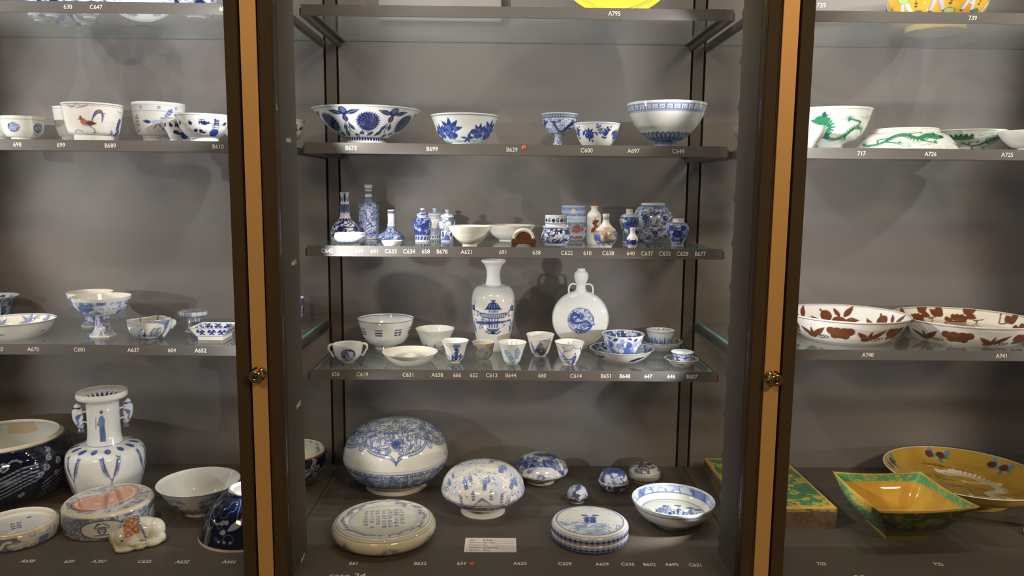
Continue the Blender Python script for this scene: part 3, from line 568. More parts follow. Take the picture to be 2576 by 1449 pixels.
# ---- covered boxes; 'disc' paints the lid from above, 100 = lid radius
QX = (0, .06, .14, .3, .5, .7, .86, .95, 1); QR = (86, 80, 77, 75.5, 74, 71, 66, 62, 58)
def d661(c):
    k = c.k
    def inside(X, Y):
        r = np.hypot(X, Y); A = np.arctan2(X, -Y); q = np.abs(((A / (2 * pi / 4) + .5) % 1) - .5) * 2; return r < np.interp(q, QX, QR) - 3
    c.curls(-100, 100, 6.0, 1.4, (.08, .14, .34), 1, 201, 3.8, inside=inside); c.scrolls(-90, 90, 3.4, 420, (.10, .17, .38), 1.3, 207, xa=-90, xb=90) if 0 else None; c.wash(-100, 100, 6, MB, .3, 202, inside=inside)
    for j, off in ((0, 0), (1, -3)):
        pts = []
        for i in range(161):
            A = 2 * pi * i / 160; q = abs(((A / (2 * pi / 4) + .5) % 1) - .5) * 2; r = float(np.interp(q, QX, QR)) + off; pts.append((r * sin(A), -r * cos(A)))
        c.stroke(pts, 1.6, (.10, .16, .36))
    c.ell(0, 0, 40, 40, MB, line=1.4); c.ell(0, 0, 37, 37, MB, line=1)
    for a in range(4): c.ell(67 * sin(a * pi / 2 + pi / 4), -67 * cos(a * pi / 2 + pi / 4), 5, 5, MB, line=1.4); c.ell(67 * sin(a * pi / 2 + pi / 4), -67 * cos(a * pi / 2 + pi / 4), 2.4, 2.4, MB, line=1.1); c.mum(58 * sin(a * pi / 2), -58 * cos(a * pi / 2), 8, BL, LB, 12)
    for r in (95, 98): c.ell(0, 0, r, r, LB, line=.8)
@deco('box_661', (.76, .74, .68), disc=d661, discbase=(.75, .74, .68))
def _(c):
    k = c.k; c.band(8.5, 41, (.60, .66, .74)); c.curls(9, 38, 9 * k, 2.2 * k, (.08, .13, .32), 1, 203, 3); c.wash(9, 38, 10 * k, MB, .5, 204); [c.stroke([(x - 3 + q, 10), (x - 1 + q * .4, 38)], 1.6 * k, BL) for x in R6(8, 10) for q in (0, 4, 7)]; c.ring(c.at['lid'] - 2.5, 1.8 * k, MB); c.ring(c.at['lid'], 1.2 * k, (.45, .28, .15)); c.ring(8.5, 1.6 * k, MB)
def d632(c):
    I = (.10, .16, .40)
    c.wash(-100, 100, 26, LB, .35, 211, .5, .62); c.scatter(-80, 50, 190, lambda x, y, r: c.ell(x, y, r.uniform(1, 2.4), r.uniform(.7, 1.2), MB, .85) if x * x + y * y < 8000 else None, -90, 90, 5)
    for x, y, h in ((-62, -42, 34), (-30, -66, 38), (2, -72, 36), (30, -30, 44), (52, -56, 40), (-44, 10, 34), (66, 4, 36), (14, 4, 36), (-10, 22, 28)): c.figure(x, y, h * .68, (.25, .32, .55), False, .12 * (1 if x > 0 else -1)); c.figure(x + 9, y + 12, h * .5, (.30, .37, .60), False, -.1)
    c.curls(-90, 60, 15, .9, LB, .8, 218, 2.2)
    for x in (-26, -8): c.stroke([(x, 30), (x + 3, 96)], 9, LB, .7); c.stroke([(x - 4, 28), (x - 2, 96)], 1.6, I); c.stroke([(x + 5, 28), (x + 8, 96)], 1.6, I)
    c.curls(50, 98, 12, 1.6, I, .9, 212, 3, 2, 80); c.curls(-84, -20, 12, 1.6, I, .9, 213, 3, 48, 98); c.curls(-70, -20, 10, 1.5, I, .9, 214, 3, -98, -68); c.curls(30, 80, 14, 1.4, I, .8, 215, 2.5, -90, -30)
    for i in range(9): c.stroke([(-2, -84), (-26 + i * 6.5, -97)], 1.3, I)
    for x in (-48, -20, 16, 40, 60): c.spray(x, -88, 90 + x * .3, 14, I, 3, 3, False)
    for x, y in ((0, -56), (20, -60), (-6, -30), (40, -10)): c.stroke([(x - 6, y), (x, y + 4), (x + 6, y)], 1.1, MB)
    c.ell(0, 0, 99, 99, LB, line=1.2)
@deco('box_632', (.76, .74, .66), disc=d632, discbase=(.79, .76, .68))
def _(c):
    k = c.k; c.band(12, 40, (.66, .68, .70)); c.wash(12, 39, 12 * k, MB, .7, 216, .45, .6); c.curls(12, 39, 12 * k, 2 * k, BL, .9, 217, 2.4); c.ring(11, 1.8 * k, GB); c.ring(6, 1 * k, LB); c.ring(c.at['lid'], 1.6 * k, (.4, .26, .16))
def d620(c):
    c.wash(-100, 100, 30, BL, .8, 221, .42, .55); c.wash(-100, 100, 9, NV, .7, 222, .55, .62); c.curls(-100, 100, 16, 1.6, NV, .7, 223, 2.5)
    for j in range(6): w = 24 - j * 3.2; y = -4 + j * 12; c.poly([(28 - w, y), (28 + w, y), (28 + w * .55, y + 8), (28 - w * .55, y + 8)], NV); c.stroke([(28 - w * 1.15, y - 1), (28 + w * 1.15, y - 1)], 2, NV)
    c.stroke([(28, 66), (28, 80)], 2, NV); c.poly([(-80, 40), (-10, 58), (-10, 70), (-76, 60)], NV, .8); c.poly([(60, 50), (92, 10), (88, -10), (60, 20)], NV, .85); c.mountain(20, -60, 60, 44, BL, 4, 8); c.mountain(-40, -60, 50, 26, NV, 5, 5)
    for y in (-84, -74): c.wash(y, y + 12, 30, (.70, .66, .66), .8, 226, .4, .5)
@deco('box_620', (.62, .62, .64), disc=d620, discbase=(.62, .65, .74))
def _(c):
    k = c.k; c.wash(8, 34, 9 * k, NV, .9, 227, .42, .55); c.ring(40, 2 * k, (.5, .36, .26))
def dsm(seed, mtn=True):
    def f(c):
        c.wash(-100, 100, 34, BL, .85, seed, .40, .52); c.curls(-100, 100, 22, 3, NV, .7, seed + 1, 2.5); c.wash(-100, 100, 14, (.78, .78, .82), .9, seed + 2, .58, .64)
        if mtn: c.mountain(0, -20, 90, 60, BL, seed, 7); c.poly([(-40, -10), (-34, 20), (-10, 16), (-6, 46), (8, 16), (44, 22), (36, -30), (-20, -34)], (.05, .10, .40), .9); c.mountain(20, -80, 60, 36, LB, seed + 3, 8)
    return f
@deco('box_636', (.66, .70, .76), disc=dsm(231, False), discbase=(.62, .68, .80))
def _(c):
    k = c.k; c.wash(4, 40, 9 * k, NV, .9, 233, .45, .55)
@deco('box_602', (.76, .77, .78), disc=dsm(241), discbase=(.66, .70, .82))
def _(c):
    k = c.k; c.wash(6, 38, 10 * k, NV, .95, 243, .42, .5); c.curls(6, 36, 12 * k, 3 * k, NV, .9, 244, 2.4)
def d695(c):
    c.wash(-100, 100, 24, NV, .9, 251, .48, .54); c.ell(0, 0, 70, 70, GB, line=3); c.dragon([(40, 20), (20, 34), (-10, 20), (-30, -10), (0, -34), (30, -20)], 14, NV)
@deco('box_695', (.58, .55, .50), disc=d695, discbase=(.60, .57, .50))
def _(c):
    k = c.k; c.band(14, 30, (.34, .36, .38), .8); c.curls(14, 30, 5 * k, 1.2 * k, GB, .7, 253, 3); c.band(36, 44, (.34, .36, .38), .7); c.ring(33, 1.2 * k, (.5, .34, .22)); c.wash(46, 62, 9 * k, NV, .8, 254, .5, .6)
def dcush(c):
    for r in (97, 73, 69): c.ell(0, 0, r, r, GB, .9, line=1.2)
    R = random.Random(9); G2 = (.18, .22, .33)
    for i in range(56):
        A = 2 * pi * i / 56; q = 84 + R.uniform(-5, 5); c.ell(q * cos(A), q * sin(A), R.uniform(3, 6), R.uniform(2, 4), G2, .75, R.uniform(0, 3)); c.spiral(q * cos(A + .05), q * sin(A + .05), 5, G2, 1.1)
        c.leaf(q * cos(A), q * sin(A), R.uniform(0, 360), 8, 3.4, G2)
    n = 0
    for i in range(7):
        for j in range(7 - (i in (0, 6)) * 0):
            if (i, j) in ((1, 5), (2, 6), (0, 6), (6, 6)): continue
            c.glyph(-38 + i * 12.6, 44 - j * 13.0, 10.2, (.12, .15, .25), 1.15, 300 + n); n += 1
@deco('cushion_661', (.70, .64, .48), disc=dcush, discbase=(.70, .69, .60))
def _(c):
    k = c.k; L = c.at['lid']
    for i, x in enumerate(R6(7, 5)):
        c.wash(L * .12, L * .8, 7 * k, (.14, .19, .32), .85, 260 + i, .42, .54, x - 16, x + 16, 2, (lambda X, Y, x=x: np.clip(1.5 - np.abs(X - x) / 12 - np.abs(Y - L * .45) / (L * .3), 0, 1)))
        for a, b_ in ((0, .62), (6, .55), (-5, .5), (10, .42), (-9, .4)): c.spiral(x + a, L * b_, 5 * k, GB, 1.5 * k)
    c.ring(L * .90, 1.3 * k, (.16, .17, .2)); c.ring(L * .97, 1.3 * k, (.16, .17, .2)); c.band(L * 1.0, 100, (.70, .69, .60))
def d609(c):
    c.ell(0, 0, 88, 88, MB, line=2); c.ell(0, 0, 85, 85, MB, line=.8); c.ell(0, 0, 97, 97, GB, line=1); ins = lambda X, Y: (np.hypot(X, Y) < 83).astype(float)
    c.wash(-84, -14, 26, LB, .75, 271, .38, .55, inside=ins); c.curls(-84, -18, 20, 2, MB, .9, 272, 2.6, inside=ins); c.wash(-60, -20, 10, GB, .6, 275, .52, .6, inside=ins)
    for x, y, w in ((-10, 72, 30), (38, 66, 26), (-52, 52, 30), (60, 40, 26), (6, 60, 20)): [c.stroke([(x - w / 2 + q * 3, y + q * 2.5), (x + w / 2 + q * 3, y + q * 2.5)], 1.1, LB) for q in range(3)]
    c.figure(-8, -18, 44, MB); c.figure(8, -18, 48, MB); c.ell(-16, 26, 8, 6, BL, .8); c.ell(14, 30, 9, 5, BL, .8); c.curve([(-34, -18), (-26, -8), (-12, -10), (-20, -24)], 2, GB); c.ell(4, 78, 5, 4, GB, line=1)
    for x in range(-72, 80, 15): c.ell(x, -6 + 6 * abs(sin(x)), 1.6, 1.1, NV)
@deco('box_609', (.78, .76, .70), disc=d609, discbase=(.78, .78, .73))
def _(c):
    k = c.k
    L_ = c.at['lid']
    for a, b in ((L_ * .22, L_ * .88), (L_ * 1.1, L_ * 1.55)):
        c.band(a, b, (.14, .20, .42)); n = 44
        for i in range(n):
            x = -180 + i * 360 / n; c.stroke([(x, a), (x + 360 / n, b)], 1.6 * k, (.55, .60, .72)); c.stroke([(x, b), (x + 360 / n, a)], 1.6 * k, (.55, .60, .72)); c.ell(x + 180 / n, (a + b) / 2, 3.4 * k, 3 * k, NV)
    c.ring(L_, 1.6 * k, (.5, .34, .24)); c.ring(L_ * 1.62, 1.2 * k, GB)
@deco('bowl_621', (.75, .77, .76))
def _(c):
    k = c.k; c.ring(90, 2 * k, MB); c.ring(86.5, 1 * k, MB); c.wash(0, 14, 8 * k, GB, .7, 281); c.ring(14, 1 * k, LB)
# ---- left bay
@deco('bowl_generic', (.76, .78, .82))
def _(c):
    k = c.k; c.wash(20, 95, 11 * k, MB, .9, 301, .48, .55); [c.ell(x, 58, 10 * k, 10 * k, NV) for x in R6(5, 12)]; c.ring(95, 2 * k, BL); c.curls(20, 90, 10 * k, 1.4 * k, BL, .8, 302, 2.5)
@deco('bowl_roundel', (.62, .61, .55))
def _(c):
    k = c.k; c.ring(90, 1.6 * k, GB); c.ring(18, 1.6 * k, GB)
    for x in R6(5, -26): c.ell(x, 62, 11 * k, 12 * k, GB, .8); c.curls(30, 92, 4 * k, 1.3 * k, NV, 1, 311, 3, x - 22, x + 22, (lambda X, Y, x=x: np.hypot(X - x, (Y - 62) * c.ky) < 11.5 * k)); c.spiral(x, 62, 9 * k, LB, 1.2 * k, 2)
@deco('bowl_leafy', (.68, .68, .64))
def _(c):
    k = c.k; c.ring(95, 1.4 * k, GB); c.spray(30, 80, -80, 26 * k, GB, 4, 5 * k); c.spray(100, 40, 80, 26 * k, GB, 4)
@deco('bowl_rooster', (.78, .76, .70))
def _(c):
    k = c.k; c.ring(96.5, 1.2 * k, BL); c.ring(93.5, 1.2 * k, BL); c.ring(20, 1.4 * k, BL); c.ring(10, 1 * k, LB)
    for x0 in (-6, 174):
        q = lambda a, b: (x0 + a * k * .92, 54 + b * k / c.ky)
        c.ell(*q(-6, -2), 12 * k, 7 * k, (.42, .30, .28)); c.ell(*q(-14, 2), 6 * k, 7 * k, (.45, .16, .12)); c.leaf(*q(-10, -2), 0, 22 * k, 10 * k, BR); c.ell(*q(-18, 8), 3.6 * k, 4 * k, RD); c.leaf(*q(-19, 10), 90, 6 * k, 5 * k, RD); c.leaf(*q(-20, 7), 180, 6 * k, 2.4 * k, BL)
        for i, cc in enumerate((BL, RD, BL, GB, RD, BL)): c.curve([q(2, -2), q(6 + i, 10 + i * 3), q(16 + i * 1.5, 22 + i * 2 - i), q(30 - i * 1.2, 22 - i * 4)], 1.8 * k, cc)
        c.stroke([q(-2, -8), q(8, -16), q(9, -24)], 1.8 * k, BL); c.stroke([q(4, -23), q(14, -23)], 1.4 * k, BL); c.stroke([q(9, -24), q(6, -28)], 1.2 * k, BL); c.curve([q(-40, -22), q(-30, -18), q(-18, -22)], 1.4 * k, BL)
        c.curve([q(-46, 40), q(-36, 34), q(-24, 40), q(-14, 36), q(-2, 40)], 2 * k, (.30, .26, .42)); c.curve([q(-40, 38), q(-20, 33), q(-4, 38)], 1.2 * k, RD); c.curve([q(60, 32), q(68, 27), q(80, 30)], 1.6 * k, (.3, .25, .4))
        for j in range(5): c.bloom(x0 + 68 + 3 * sin(j * 2), 26 + j * 9, 6 * k, BL)
        c.spray(x0 + 52, 22, 110, 14 * k, MB, 3, 3 * k); c.spray(x0 + 62, 22, 80, 18 * k, MB, 3, 3 * k)
@deco('bowl_birds', (.68, .68, .66))
def _(c):
    k = c.k; c.ring(80, 1.4 * k, GB); c.ring(94, 1.2 * k, GB, .6); [c.glyph(x, 88, 7 * k, GB, 1.2 * k, int(abs(x))) for x in R6(9)]; c.ring(16, 1.6 * k, GB)
    for x in R6(3, -6): c.leaf(x - 12, 56, 170, 20 * k, 8 * k, BL); c.ell(x + 2, 56, 14 * k, 6 * k, (.40, .46, .56)); c.leaf(x + 8, 58, 20, 20 * k, 7 * k, BL); c.stroke([(x, 50), (x - 8, 42)], 2 * k, BR); c.stroke([(x + 6, 50), (x + 16, 40), (x + 22, 40)], 3 * k, BR); c.spray(x + 60, 26, 85, 30 * k, LB, 4, 5 * k, False); c.mountain(x + 36, 22, 34 * k, 18 * k, GB, 3, 5); c.spray(x + 20, 66, 60, 20 * k, MB, 3, 5 * k, False); c.spray(x - 50, 46, 90, 24 * k, GB, 3, 5 * k, False)
@deco('bowl_lotus', (.78, .77, .75))
def _(c):
    k = c.k; c.ring(96, 1.8 * k, GB); c.ring(12, 1.2 * k, LB)
    for x in R6(3, 30):
        c.glyph(x - 34, 74, 13 * k, NV, 2 * k, 7); c.mum(x, 36, 15 * k, BL, MB, 9); c.glyph(x, 64, 14 * k, NV, 2 * k, 11); c.glyph(x, 78, 12 * k, NV, 2 * k, 12); c.leaf(x - 22, 66, 150, 13 * k, 11 * k, NV); c.leaf(x - 22, 66, 60, 9 * k, 7 * k, BL); c.leaf(x - 34, 36, 120, 12 * k, 10 * k, NV); c.leaf(x - 34, 36, 20, 10 * k, 7 * k, BL); c.leaf(x + 20, 66, 40, 13 * k, 9 * k, NV); c.curve([(x - 22, 66), (x - 12, 70), (x - 6, 48)], 1.6 * k, BL); c.curve([(x + 20, 66), (x + 12, 66), (x + 6, 46)], 1.6 * k, BL); c.leaf(x - 60, 62, 100, 12 * k, 9 * k, NV); c.leaf(x - 56, 40, 40, 12 * k, 9 * k, NV)
@deco('vase_flared', (.40, .48, .66))
def _(c):
    k = c.k; c.wash(0, 92, 10 * k, NV, .95, 321, .42, .5); [c.stroke([(x, 5), (x, 88)], 4 * k, (.6, .66, .78)) for x in R6(8, 20)]; c.curls(0, 90, 9 * k, 1.6 * k, LB, .6, 322, 3); c.band(93, 100, WH)
@deco('bowl_a670', (.74, .73, .67))
def _(c):
    k = c.k; c.ring(96, 2 * k, GB); [c.leaf(x, 60, 200 + q, 8 * k, 3 * k, GB) for x in R6(5, 48) for q in (0, 60, 130)]
@deco('stemcup_wave', (.66, .68, .74))
def _(c):
    k = c.k; c.curls(5, 94, 12 * k, 2.0 * k, (.08, .13, .36), .9, 331, 3.4); c.wash(4, 94, 13 * k, MB, .8, 332, .44, .54); c.wash(4, 94, 18 * k, (.76, .76, .74), .9, 335, .58, .64); c.curls(5, 94, 6 * k, 1 * k, MB, .7, 333, 3); c.ring(96, 3 * k, (.76, .74, .68)); c.band(0, 3, CR)
@deco('ped', (.66, .66, .64))
def _(c):
    k = c.k; c.wash(3, 60, 10 * k, GB, .85, 341, .48, .6); c.curls(3, 55, 10 * k, 1.6 * k, BL, .7, 342, 2.5); [c.stroke([(x, 66), (x, 80)], 3 * k, BL) for x in R6(8, 12)]
PAINT['ped']['disc'] = lambda c: (c.wash(-100, 100, 26, GB, .9, 343, .45, .58), c.curls(-100, 100, 30, 3, BL, .8, 344, 2)); PAINT['ped']['discbase'] = (.68, .68, .64)
@deco('navy_big', (.0035, .0045, .014))
def _(c):
    k = c.k; L = (.34, .38, .46)
    for x in R6(4, -8):
        for j in range(6): c.curve([(x - 52, 12 + j * 6), (x - 26, 22 + j * 7), (x - 6, 26 + j * 6), (x + 20, 44 + j * 5), (x + 34, 50 + j * 4)], 2.2 * k, L, .75)
        for a, b, r in ((40, 62, 9), (45, 74, 8), (52, 66, 8), (46, 84, 7), (36, 56, 7), (8, 74, 11), (-4, 76, 8), (50, 52, 7), (20, 32, 7), (-24, 56, 8)): c.spiral(x + a, b, r * k, L, 2.4 * k, 1.2, a, 1 if a % 2 else -1)
        c.curve([(x + 8, 74), (x + 16, 82), (x + 22, 78)], 2.2 * k, L)
    c.band(95, 100, (.62, .54, .40)); c.ring(3, 4 * k, (.3, .3, .34))
@deco('vase_639', (.76, .78, .78))
def _(c):
    k = c.k; B = (.06, .10, .30); nk0 = c.at['neck']
    for i, x in enumerate(R6(14, 4)): c.ell(x, nk0 - 7 + .5 * (i % 2), 8 * k, 12 * k, B); 
    c.ring(nk0 + .5, 1.6 * k, MB)
    for x in R6(6, 6):
        c.curve([(x, 2), (x + 2, 16), (x, 26), (x + 1, 31)], 2 * k, MB)
        for sg in (-1, 1):
            o = c.curve([(x + 1, 30), (x + sg * 6, 36), (x + sg * 9, 41), (x + sg * 11, 46)], 2.4 * k, B, 1, 1.2 * k)
            for p in o[3::1]: c.leaf(p[0], p[1], 90 - sg * 70, 8 * k, 2.6 * k, B); c.leaf(p[0], p[1], 90 + sg * 10, 8 * k, 2.6 * k, B)
        x2 = x + 30; c.curve([(x2, 0), (x2 - 3, 10), (x2 - 9, 18), (x2 - 13, 24)], 2 * k, MB); [c.leaf(x2 - 9 - q * 1.3, 17 + q * 1.3, 120 + s2, 9 * k, 2.8 * k, B) for q in range(5) for s2 in (-30, 40)]; [c.leaf(x2 + q * 2.2, 5 + q * 2.2, 60 + s2, 9 * k, 2.8 * k, B) for q in range(5) for s2 in (-30, 40)]
    for x in (-6, 174):
        c.figure(x, nk0 + 4, 70 * k * 1.15, (.16, .24, .44), True); c.stroke([(x - 22, nk0 + 13), (x - 20, nk0 + 21)], 3 * k, MB)
    c.band(92.5, 96.5, (.72, .72, .72)); [c.curve([(x, 93.4), (x + 5, 95.5), (x + 10, 93.6), (x + 14, 95)], 2 * k, B) for x in R6(20)]; c.band(97, 100, (.80, .78, .74))
def d707(c):
    c.wash(-100, 100, 12, (.14, .17, .20), .7, 351, .5, .6); c.curls(-100, 100, 12, 2, (.12, .16, .22), .8, 352, 2.5); TC = (.52, .22, .12)
    pts = [(8, 58), (30, 76), (58, 66), (70, 34), (66, 0), (48, -30), (20, -50), (-20, -66), (-52, -60), (-76, -36), (-80, -4), (-66, 22), (-36, 34), (-8, 32), (6, 40)]
    c.poly(pts, TC); c.curve(pts + [pts[0]], 4, (.20, .07, .03)); c.curve([(a * .86 - 1, b * .86) for a, b in pts] + [(pts[0][0] * .86 - 1, pts[0][1] * .86)], 3, (.74, .55, .42)); c.curve([(10, 40), (22, 52), (34, 44), (26, 34)], 4, (.70, .5, .38)); c.ell(0, 0, 98, 98, (.70, .58, .42), line=5)
    for x, y in ((-30, -10), (-24, -6), (-34, -4), (20, 10)): c.ell(x, y, 2, 1.4, (.1, .03, .02))
@deco('drum_707', (.46, .50, .56), disc=d707, discbase=(.55, .56, .54), matte_disc=1)
def _(c):
    k = c.k; T = c.at['top'] * .95; M_ = T * .48; c.curls(T * .08, T * .92, 6 * k, 1.6 * k, (.04, .06, .16), 1, 353, 3); c.wash(T * .08, T * .92, 7 * k, (.07, .10, .22), .6, 354, .42, .6); c.band(0, T * .06, (.66, .62, .52)); c.band(T * .93, 100, (.66, .60, .46))
    for x in (-10, 80, -100, 170):
        c.ell(x, M_, 38 * k, 22 * k, (.05, .07, .16)); c.ell(x, M_, 35 * k, 19 * k, (.68, .70, .70))
        q = lambda a, b: (x + a * k, M_ + b * k / c.ky)
        for s2 in ([(-8, 14), (-1, 14)], [(-6, 12), (-12, 6)], [(2, 15), (12, 7)], [(-12, 3), (12, 3)], [(-6, 6), (6, 6)], [(-6, 0), (6, 0), (6, -5), (-6, -5), (-6, 0)], [(-5, -7), (-2, -11)], [(5, -7), (2, -11)], [(-13, -13), (13, -13)], [(-2, 14), (-10, 8)]): c.stroke([q(*p) for p in s2], 2.2 * k, NV)
@deco('lid_658', (.60, .60, .54))
def _(c):
    k = c.k; c.wash(6, 82, 16 * k, (.10, .13, .24), .95, 361, .44, .5); [c.curve([(x, 20), (x + 6, 50), (x + 14, 30), (x + 20, 60), (x + 28, 62)], 5 * k, (.68, .68, .62)) for x in R6(9, 3)]; c.curls(6, 82, 16 * k, 2.4 * k, GB, .8, 362, 2); c.band(84, 100, (.62, .46, .28)); c.ring(2, 3 * k, GB)
@deco('bowl_632', (.62, .65, .66))
def _(c):
    k = c.k; G = (.15, .20, .30); c.ring(95, 2 * k, GB, .7); c.scrolls(20, 88, 8 * k, 120, G, 1.9 * k, 371, G); [c.bloom(x, 56, 9 * k, G, GB, 6) for x in R6(7, 5)]; c.scrolls(2, 13, 4 * k, 40, GB, 1.2 * k, 3); c.ring(14, 2 * k, G)
@deco('bowl_navyinv', (.005, .007, .026))
def _(c):
    k = c.k; L = (.45, .50, .60); S = (.12, .18, .38); c.ring(2, 5 * k, (.6, .55, .42)); c.band(74, 100, (.80, .80, .78)); c.curls(12, 68, 26 * k, 1.4 * k, S, .9, 381, 2.2)
    for x in R6(4, -8):
        c.leaf(x - 20, 26, 35, 52 * k, 15 * k, L, .85); c.leaf(x - 22, 25, 200, 15 * k, 12 * k, L, .8); c.leaf(x, 40, 80, 13 * k, 5 * k, L); [c.ell(x - 30 + q * 8, 12, 2.4 * k, 2.4 * k, L) for q in range(3)]; c.cloud(x - 30, 34, 6 * k, (.4, .36, .34), 3 * k); c.curve([(x, 62), (x + 14, 54), (x + 20, 44)], 1.6 * k, S); c.stroke([(x + 24, 18), (x + 22, 30)], 2.4 * k, L)
# ---- right bay
@deco('bowl_green', (.77, .77, .73))
def _(c):
    k = c.k; c.ring(96, 1.6 * k, (.2, .4, .3)); c.ring(9, 1.2 * k, (.3, .5, .4))
    for x in R6(2, -20):
        c.dragon([(x + 4, 74), (x + 16, 62), (x + 6, 44), (x + 24, 30), (x + 46, 42), (x + 62, 60), (x + 84, 58), (x + 94, 40)], 15 * k, GR, (.3, .6, .4))
        c.ell(x + 4, 76, 14 * k, 10 * k, GR); c.leaf(x + 8, 80, 80, 16 * k, 10 * k, DG); c.cloud(x + 44, 78, 6 * k, (.12, .32, .2), 1.3 * k); c.cloud(x + 86, 82, 5 * k, (.12, .32, .2), 1.3 * k); c.cloud(x + 20, 24, 5 * k, (.15, .4, .28), 1.2 * k)
@deco('green_inv', (.72, .73, .68))
def _(c):
    k = c.k; T = c.at['foot_ring']; f = T / 100; c.ring(T * .06, 1.4 * k, (.12, .3, .2)); c.ring(T * .99, 1.8 * k, GR, .7); c.ring(T * 1.12, 1.4 * k, GR, .5)
    for x in R6(3, 2):
        c.dragon([(x + 40, 62 * f), (x + 28, 70 * f), (x + 12, 52 * f), (x - 4, 74 * f), (x - 18, 60 * f), (x - 30, 30 * f), (x - 46, 22 * f), (x - 56, 32 * f)], 13 * k, GR, (.3, .55, .35)); c.leaf(x + 42, 64 * f, -20, 16 * k, 10 * k, DG); c.leaf(x + 36, 70 * f, 60, 14 * k, 8 * k, DG)
        for xx, yy in ((x - 12, 22), (x + 8, 30), (x + 24, 24), (x - 2, 14)): c.cloud(xx, yy * f, 5 * k, (.12, .34, .2), 1.2 * k)
@deco('green_dish', (.76, .77, .72))
def _(c):
    k = c.k; c.ring(96, 1.6 * k, GR, .7); c.ring(12, 1.8 * k, GR, .6)
    for x in R6(3, 20): c.dragon([(x + 44, 66), (x + 26, 58), (x + 8, 34), (x - 14, 32), (x - 34, 50)], 11 * k, GR, (.3, .55, .35)); c.ell(x - 30, 68, 26 * k, 8 * k, GR); [c.leaf(x - 50 + q * 9, 70, 90, 12 * k, 8 * k, DG) for q in range(5)]; c.cloud(x + 14, 80, 5 * k, (.2, .45, .3), 1.2 * k)
@deco('dish_copper', (.79, .76, .70))
def _(c):
    k = c.k; [c.ring(y, 1.6 * k, BR) for y in (6, 13, 20)]; c.ring(95, 1.8 * k, BR)
    for x in R6(6, -4):
        c.ell(x, 60, 22 * k, 17 * k, BR); [c.ell(x + q, 68, 10 * k, 12 * k, BR) for q in (-9, -3, 4, 9)]; [c.ell(x + q, 50, 9 * k, 9 * k, BR) for q in (-6, 5)]; c.leaf(x + 29, 40, 135, 40 * k, 15 * k, BR); c.leaf(x + 29, 40, 45, 50 * k, 15 * k, BR); c.leaf(x + 29, 42, 85, 30 * k, 9 * k, BR); c.ell(x + 27, 42, 12 * k, 9 * k, BR); c.ell(x + 38, 42, 13 * k, 6 * k, BR, line=2 * k); c.ell(x - 18, 44, 12 * k, 6 * k, BR, line=2 * k)
@deco('yellow_dish', YL)
def _(c):
    k = c.k; c.wash(0, 100, 20 * k, (.55, .33, .04), .5, 411); c.curve([(x, 60 + 20 * sin(x)) for x in range(-180, 181, 6)], 2 * k, (.2, .2, .05), .6); c.band(97, 100, (.66, .42, .12))
@deco('bowl_boys', (.72, .42, .05))
def _(c):
    k = c.k; c.wash(12, 100, 30 * k, (.62, .30, .03), .6, 421); c.band(0, 11, (.70, .56, .18)); LG = (.42, .56, .16)
    for i, x in enumerate(R6(9, -40)):
        q = lambda a, b: (x + a * k, 44 + b * k / c.ky); pants = ((.78, .76, .70), (.56, .50, .56), (.66, .68, .70))[i % 3]; coat = (LG, GR, (.55, .52, .60))[i % 3]
        for sg in (-1, 1): c.poly([q(sg * 3 - 4, 24), q(sg * 3 + 5, 24), q(sg * 13 + 4, -6), q(sg * 13 - 5, -8)], pants); c.stroke([q(sg * 3 - 4, 24), q(sg * 13 - 5, -8)], 1 * k, NV); c.ell(*q(sg * 14, -9), 4 * k, 2.4 * k, NV)
        c.ell(*q(0, 32), 15 * k, 13 * k, coat, edge=NV); c.ell(*q(2, 50), 9 * k, 9 * k, (.76, .62, .5), edge=NV); c.ell(*q(2, 54), 8 * k, 5 * k, NV)
        c.ell(*q(26, -10), 12 * k, 8 * k, LG if i % 2 else GR, .9, edge=NV); c.spray(*q(24, 4), 80, 14 * k, DG, 2, 4 * k, False)
# ---- interiors, seen from above (100 = rim radius, y away from the viewer)
def ring_d(c, r, w, col): c.ell(0, 0, r + w / 2, r + w / 2, col, line=w)
def in_blueborder(c, seed=5, dark=True):
    n = 30; r0, r1 = 74, 96
    c.ell(0, 0, 97, 97, (.46, .52, .64)); 
    ins = lambda X, Y: ((np.hypot(X, Y) < r1) & (np.hypot(X, Y) > r0)).astype(float)
    c.wash(-100, 100, 12, NV, .9, seed, .46, .54, inside=ins); c.curls(-100, 100, 14, 2.4, NV, .9, seed + 1, 2.5, inside=ins); c.ell(0, 0, r0, r0, (.74, .70, .62)); ring_d(c, r0, 2, NV)
INNER = {}
def inner(name, base=WH):
    def g(fn): INNER[name] = (fn, base); return fn
    return g
inner('plain', (.78, .76, .68))(lambda c: None)
inner('rim_blue', (.76, .76, .74))(lambda c: (ring_d(c, 95, 2.2, MB), ring_d(c, 91, 1, LB)))
inner('rim_light', (.78, .76, .70))(lambda c: (c.ell(0, 0, 98, 98, (.52, .58, .68)), c.ell(0, 0, 84, 84, (.78, .74, .66)), [c.leaf(88 * cos(a), 88 * sin(a), a * 57.3 + 60, 9, 4, MB) for a in np.arange(0, 6.28, .22)]))
@inner('bowl_borderdark')
def _(c): in_blueborder(c, 501)
@inner('saucer_ring', (.78, .74, .64))
def _(c): c.ell(0, 0, 56, 56, (.42, .46, .56)); c.curls(-60, 60, 9, 2, (.08, .11, .28), 1, 511, 3, inside=lambda X, Y: (np.hypot(X, Y) < 55).astype(float)); c.wash(-60, 60, 8, MB, .6, 513, inside=lambda X, Y: (np.hypot(X, Y) < 55).astype(float)); c.ell(0, 0, 25, 25, (.78, .74, .62))
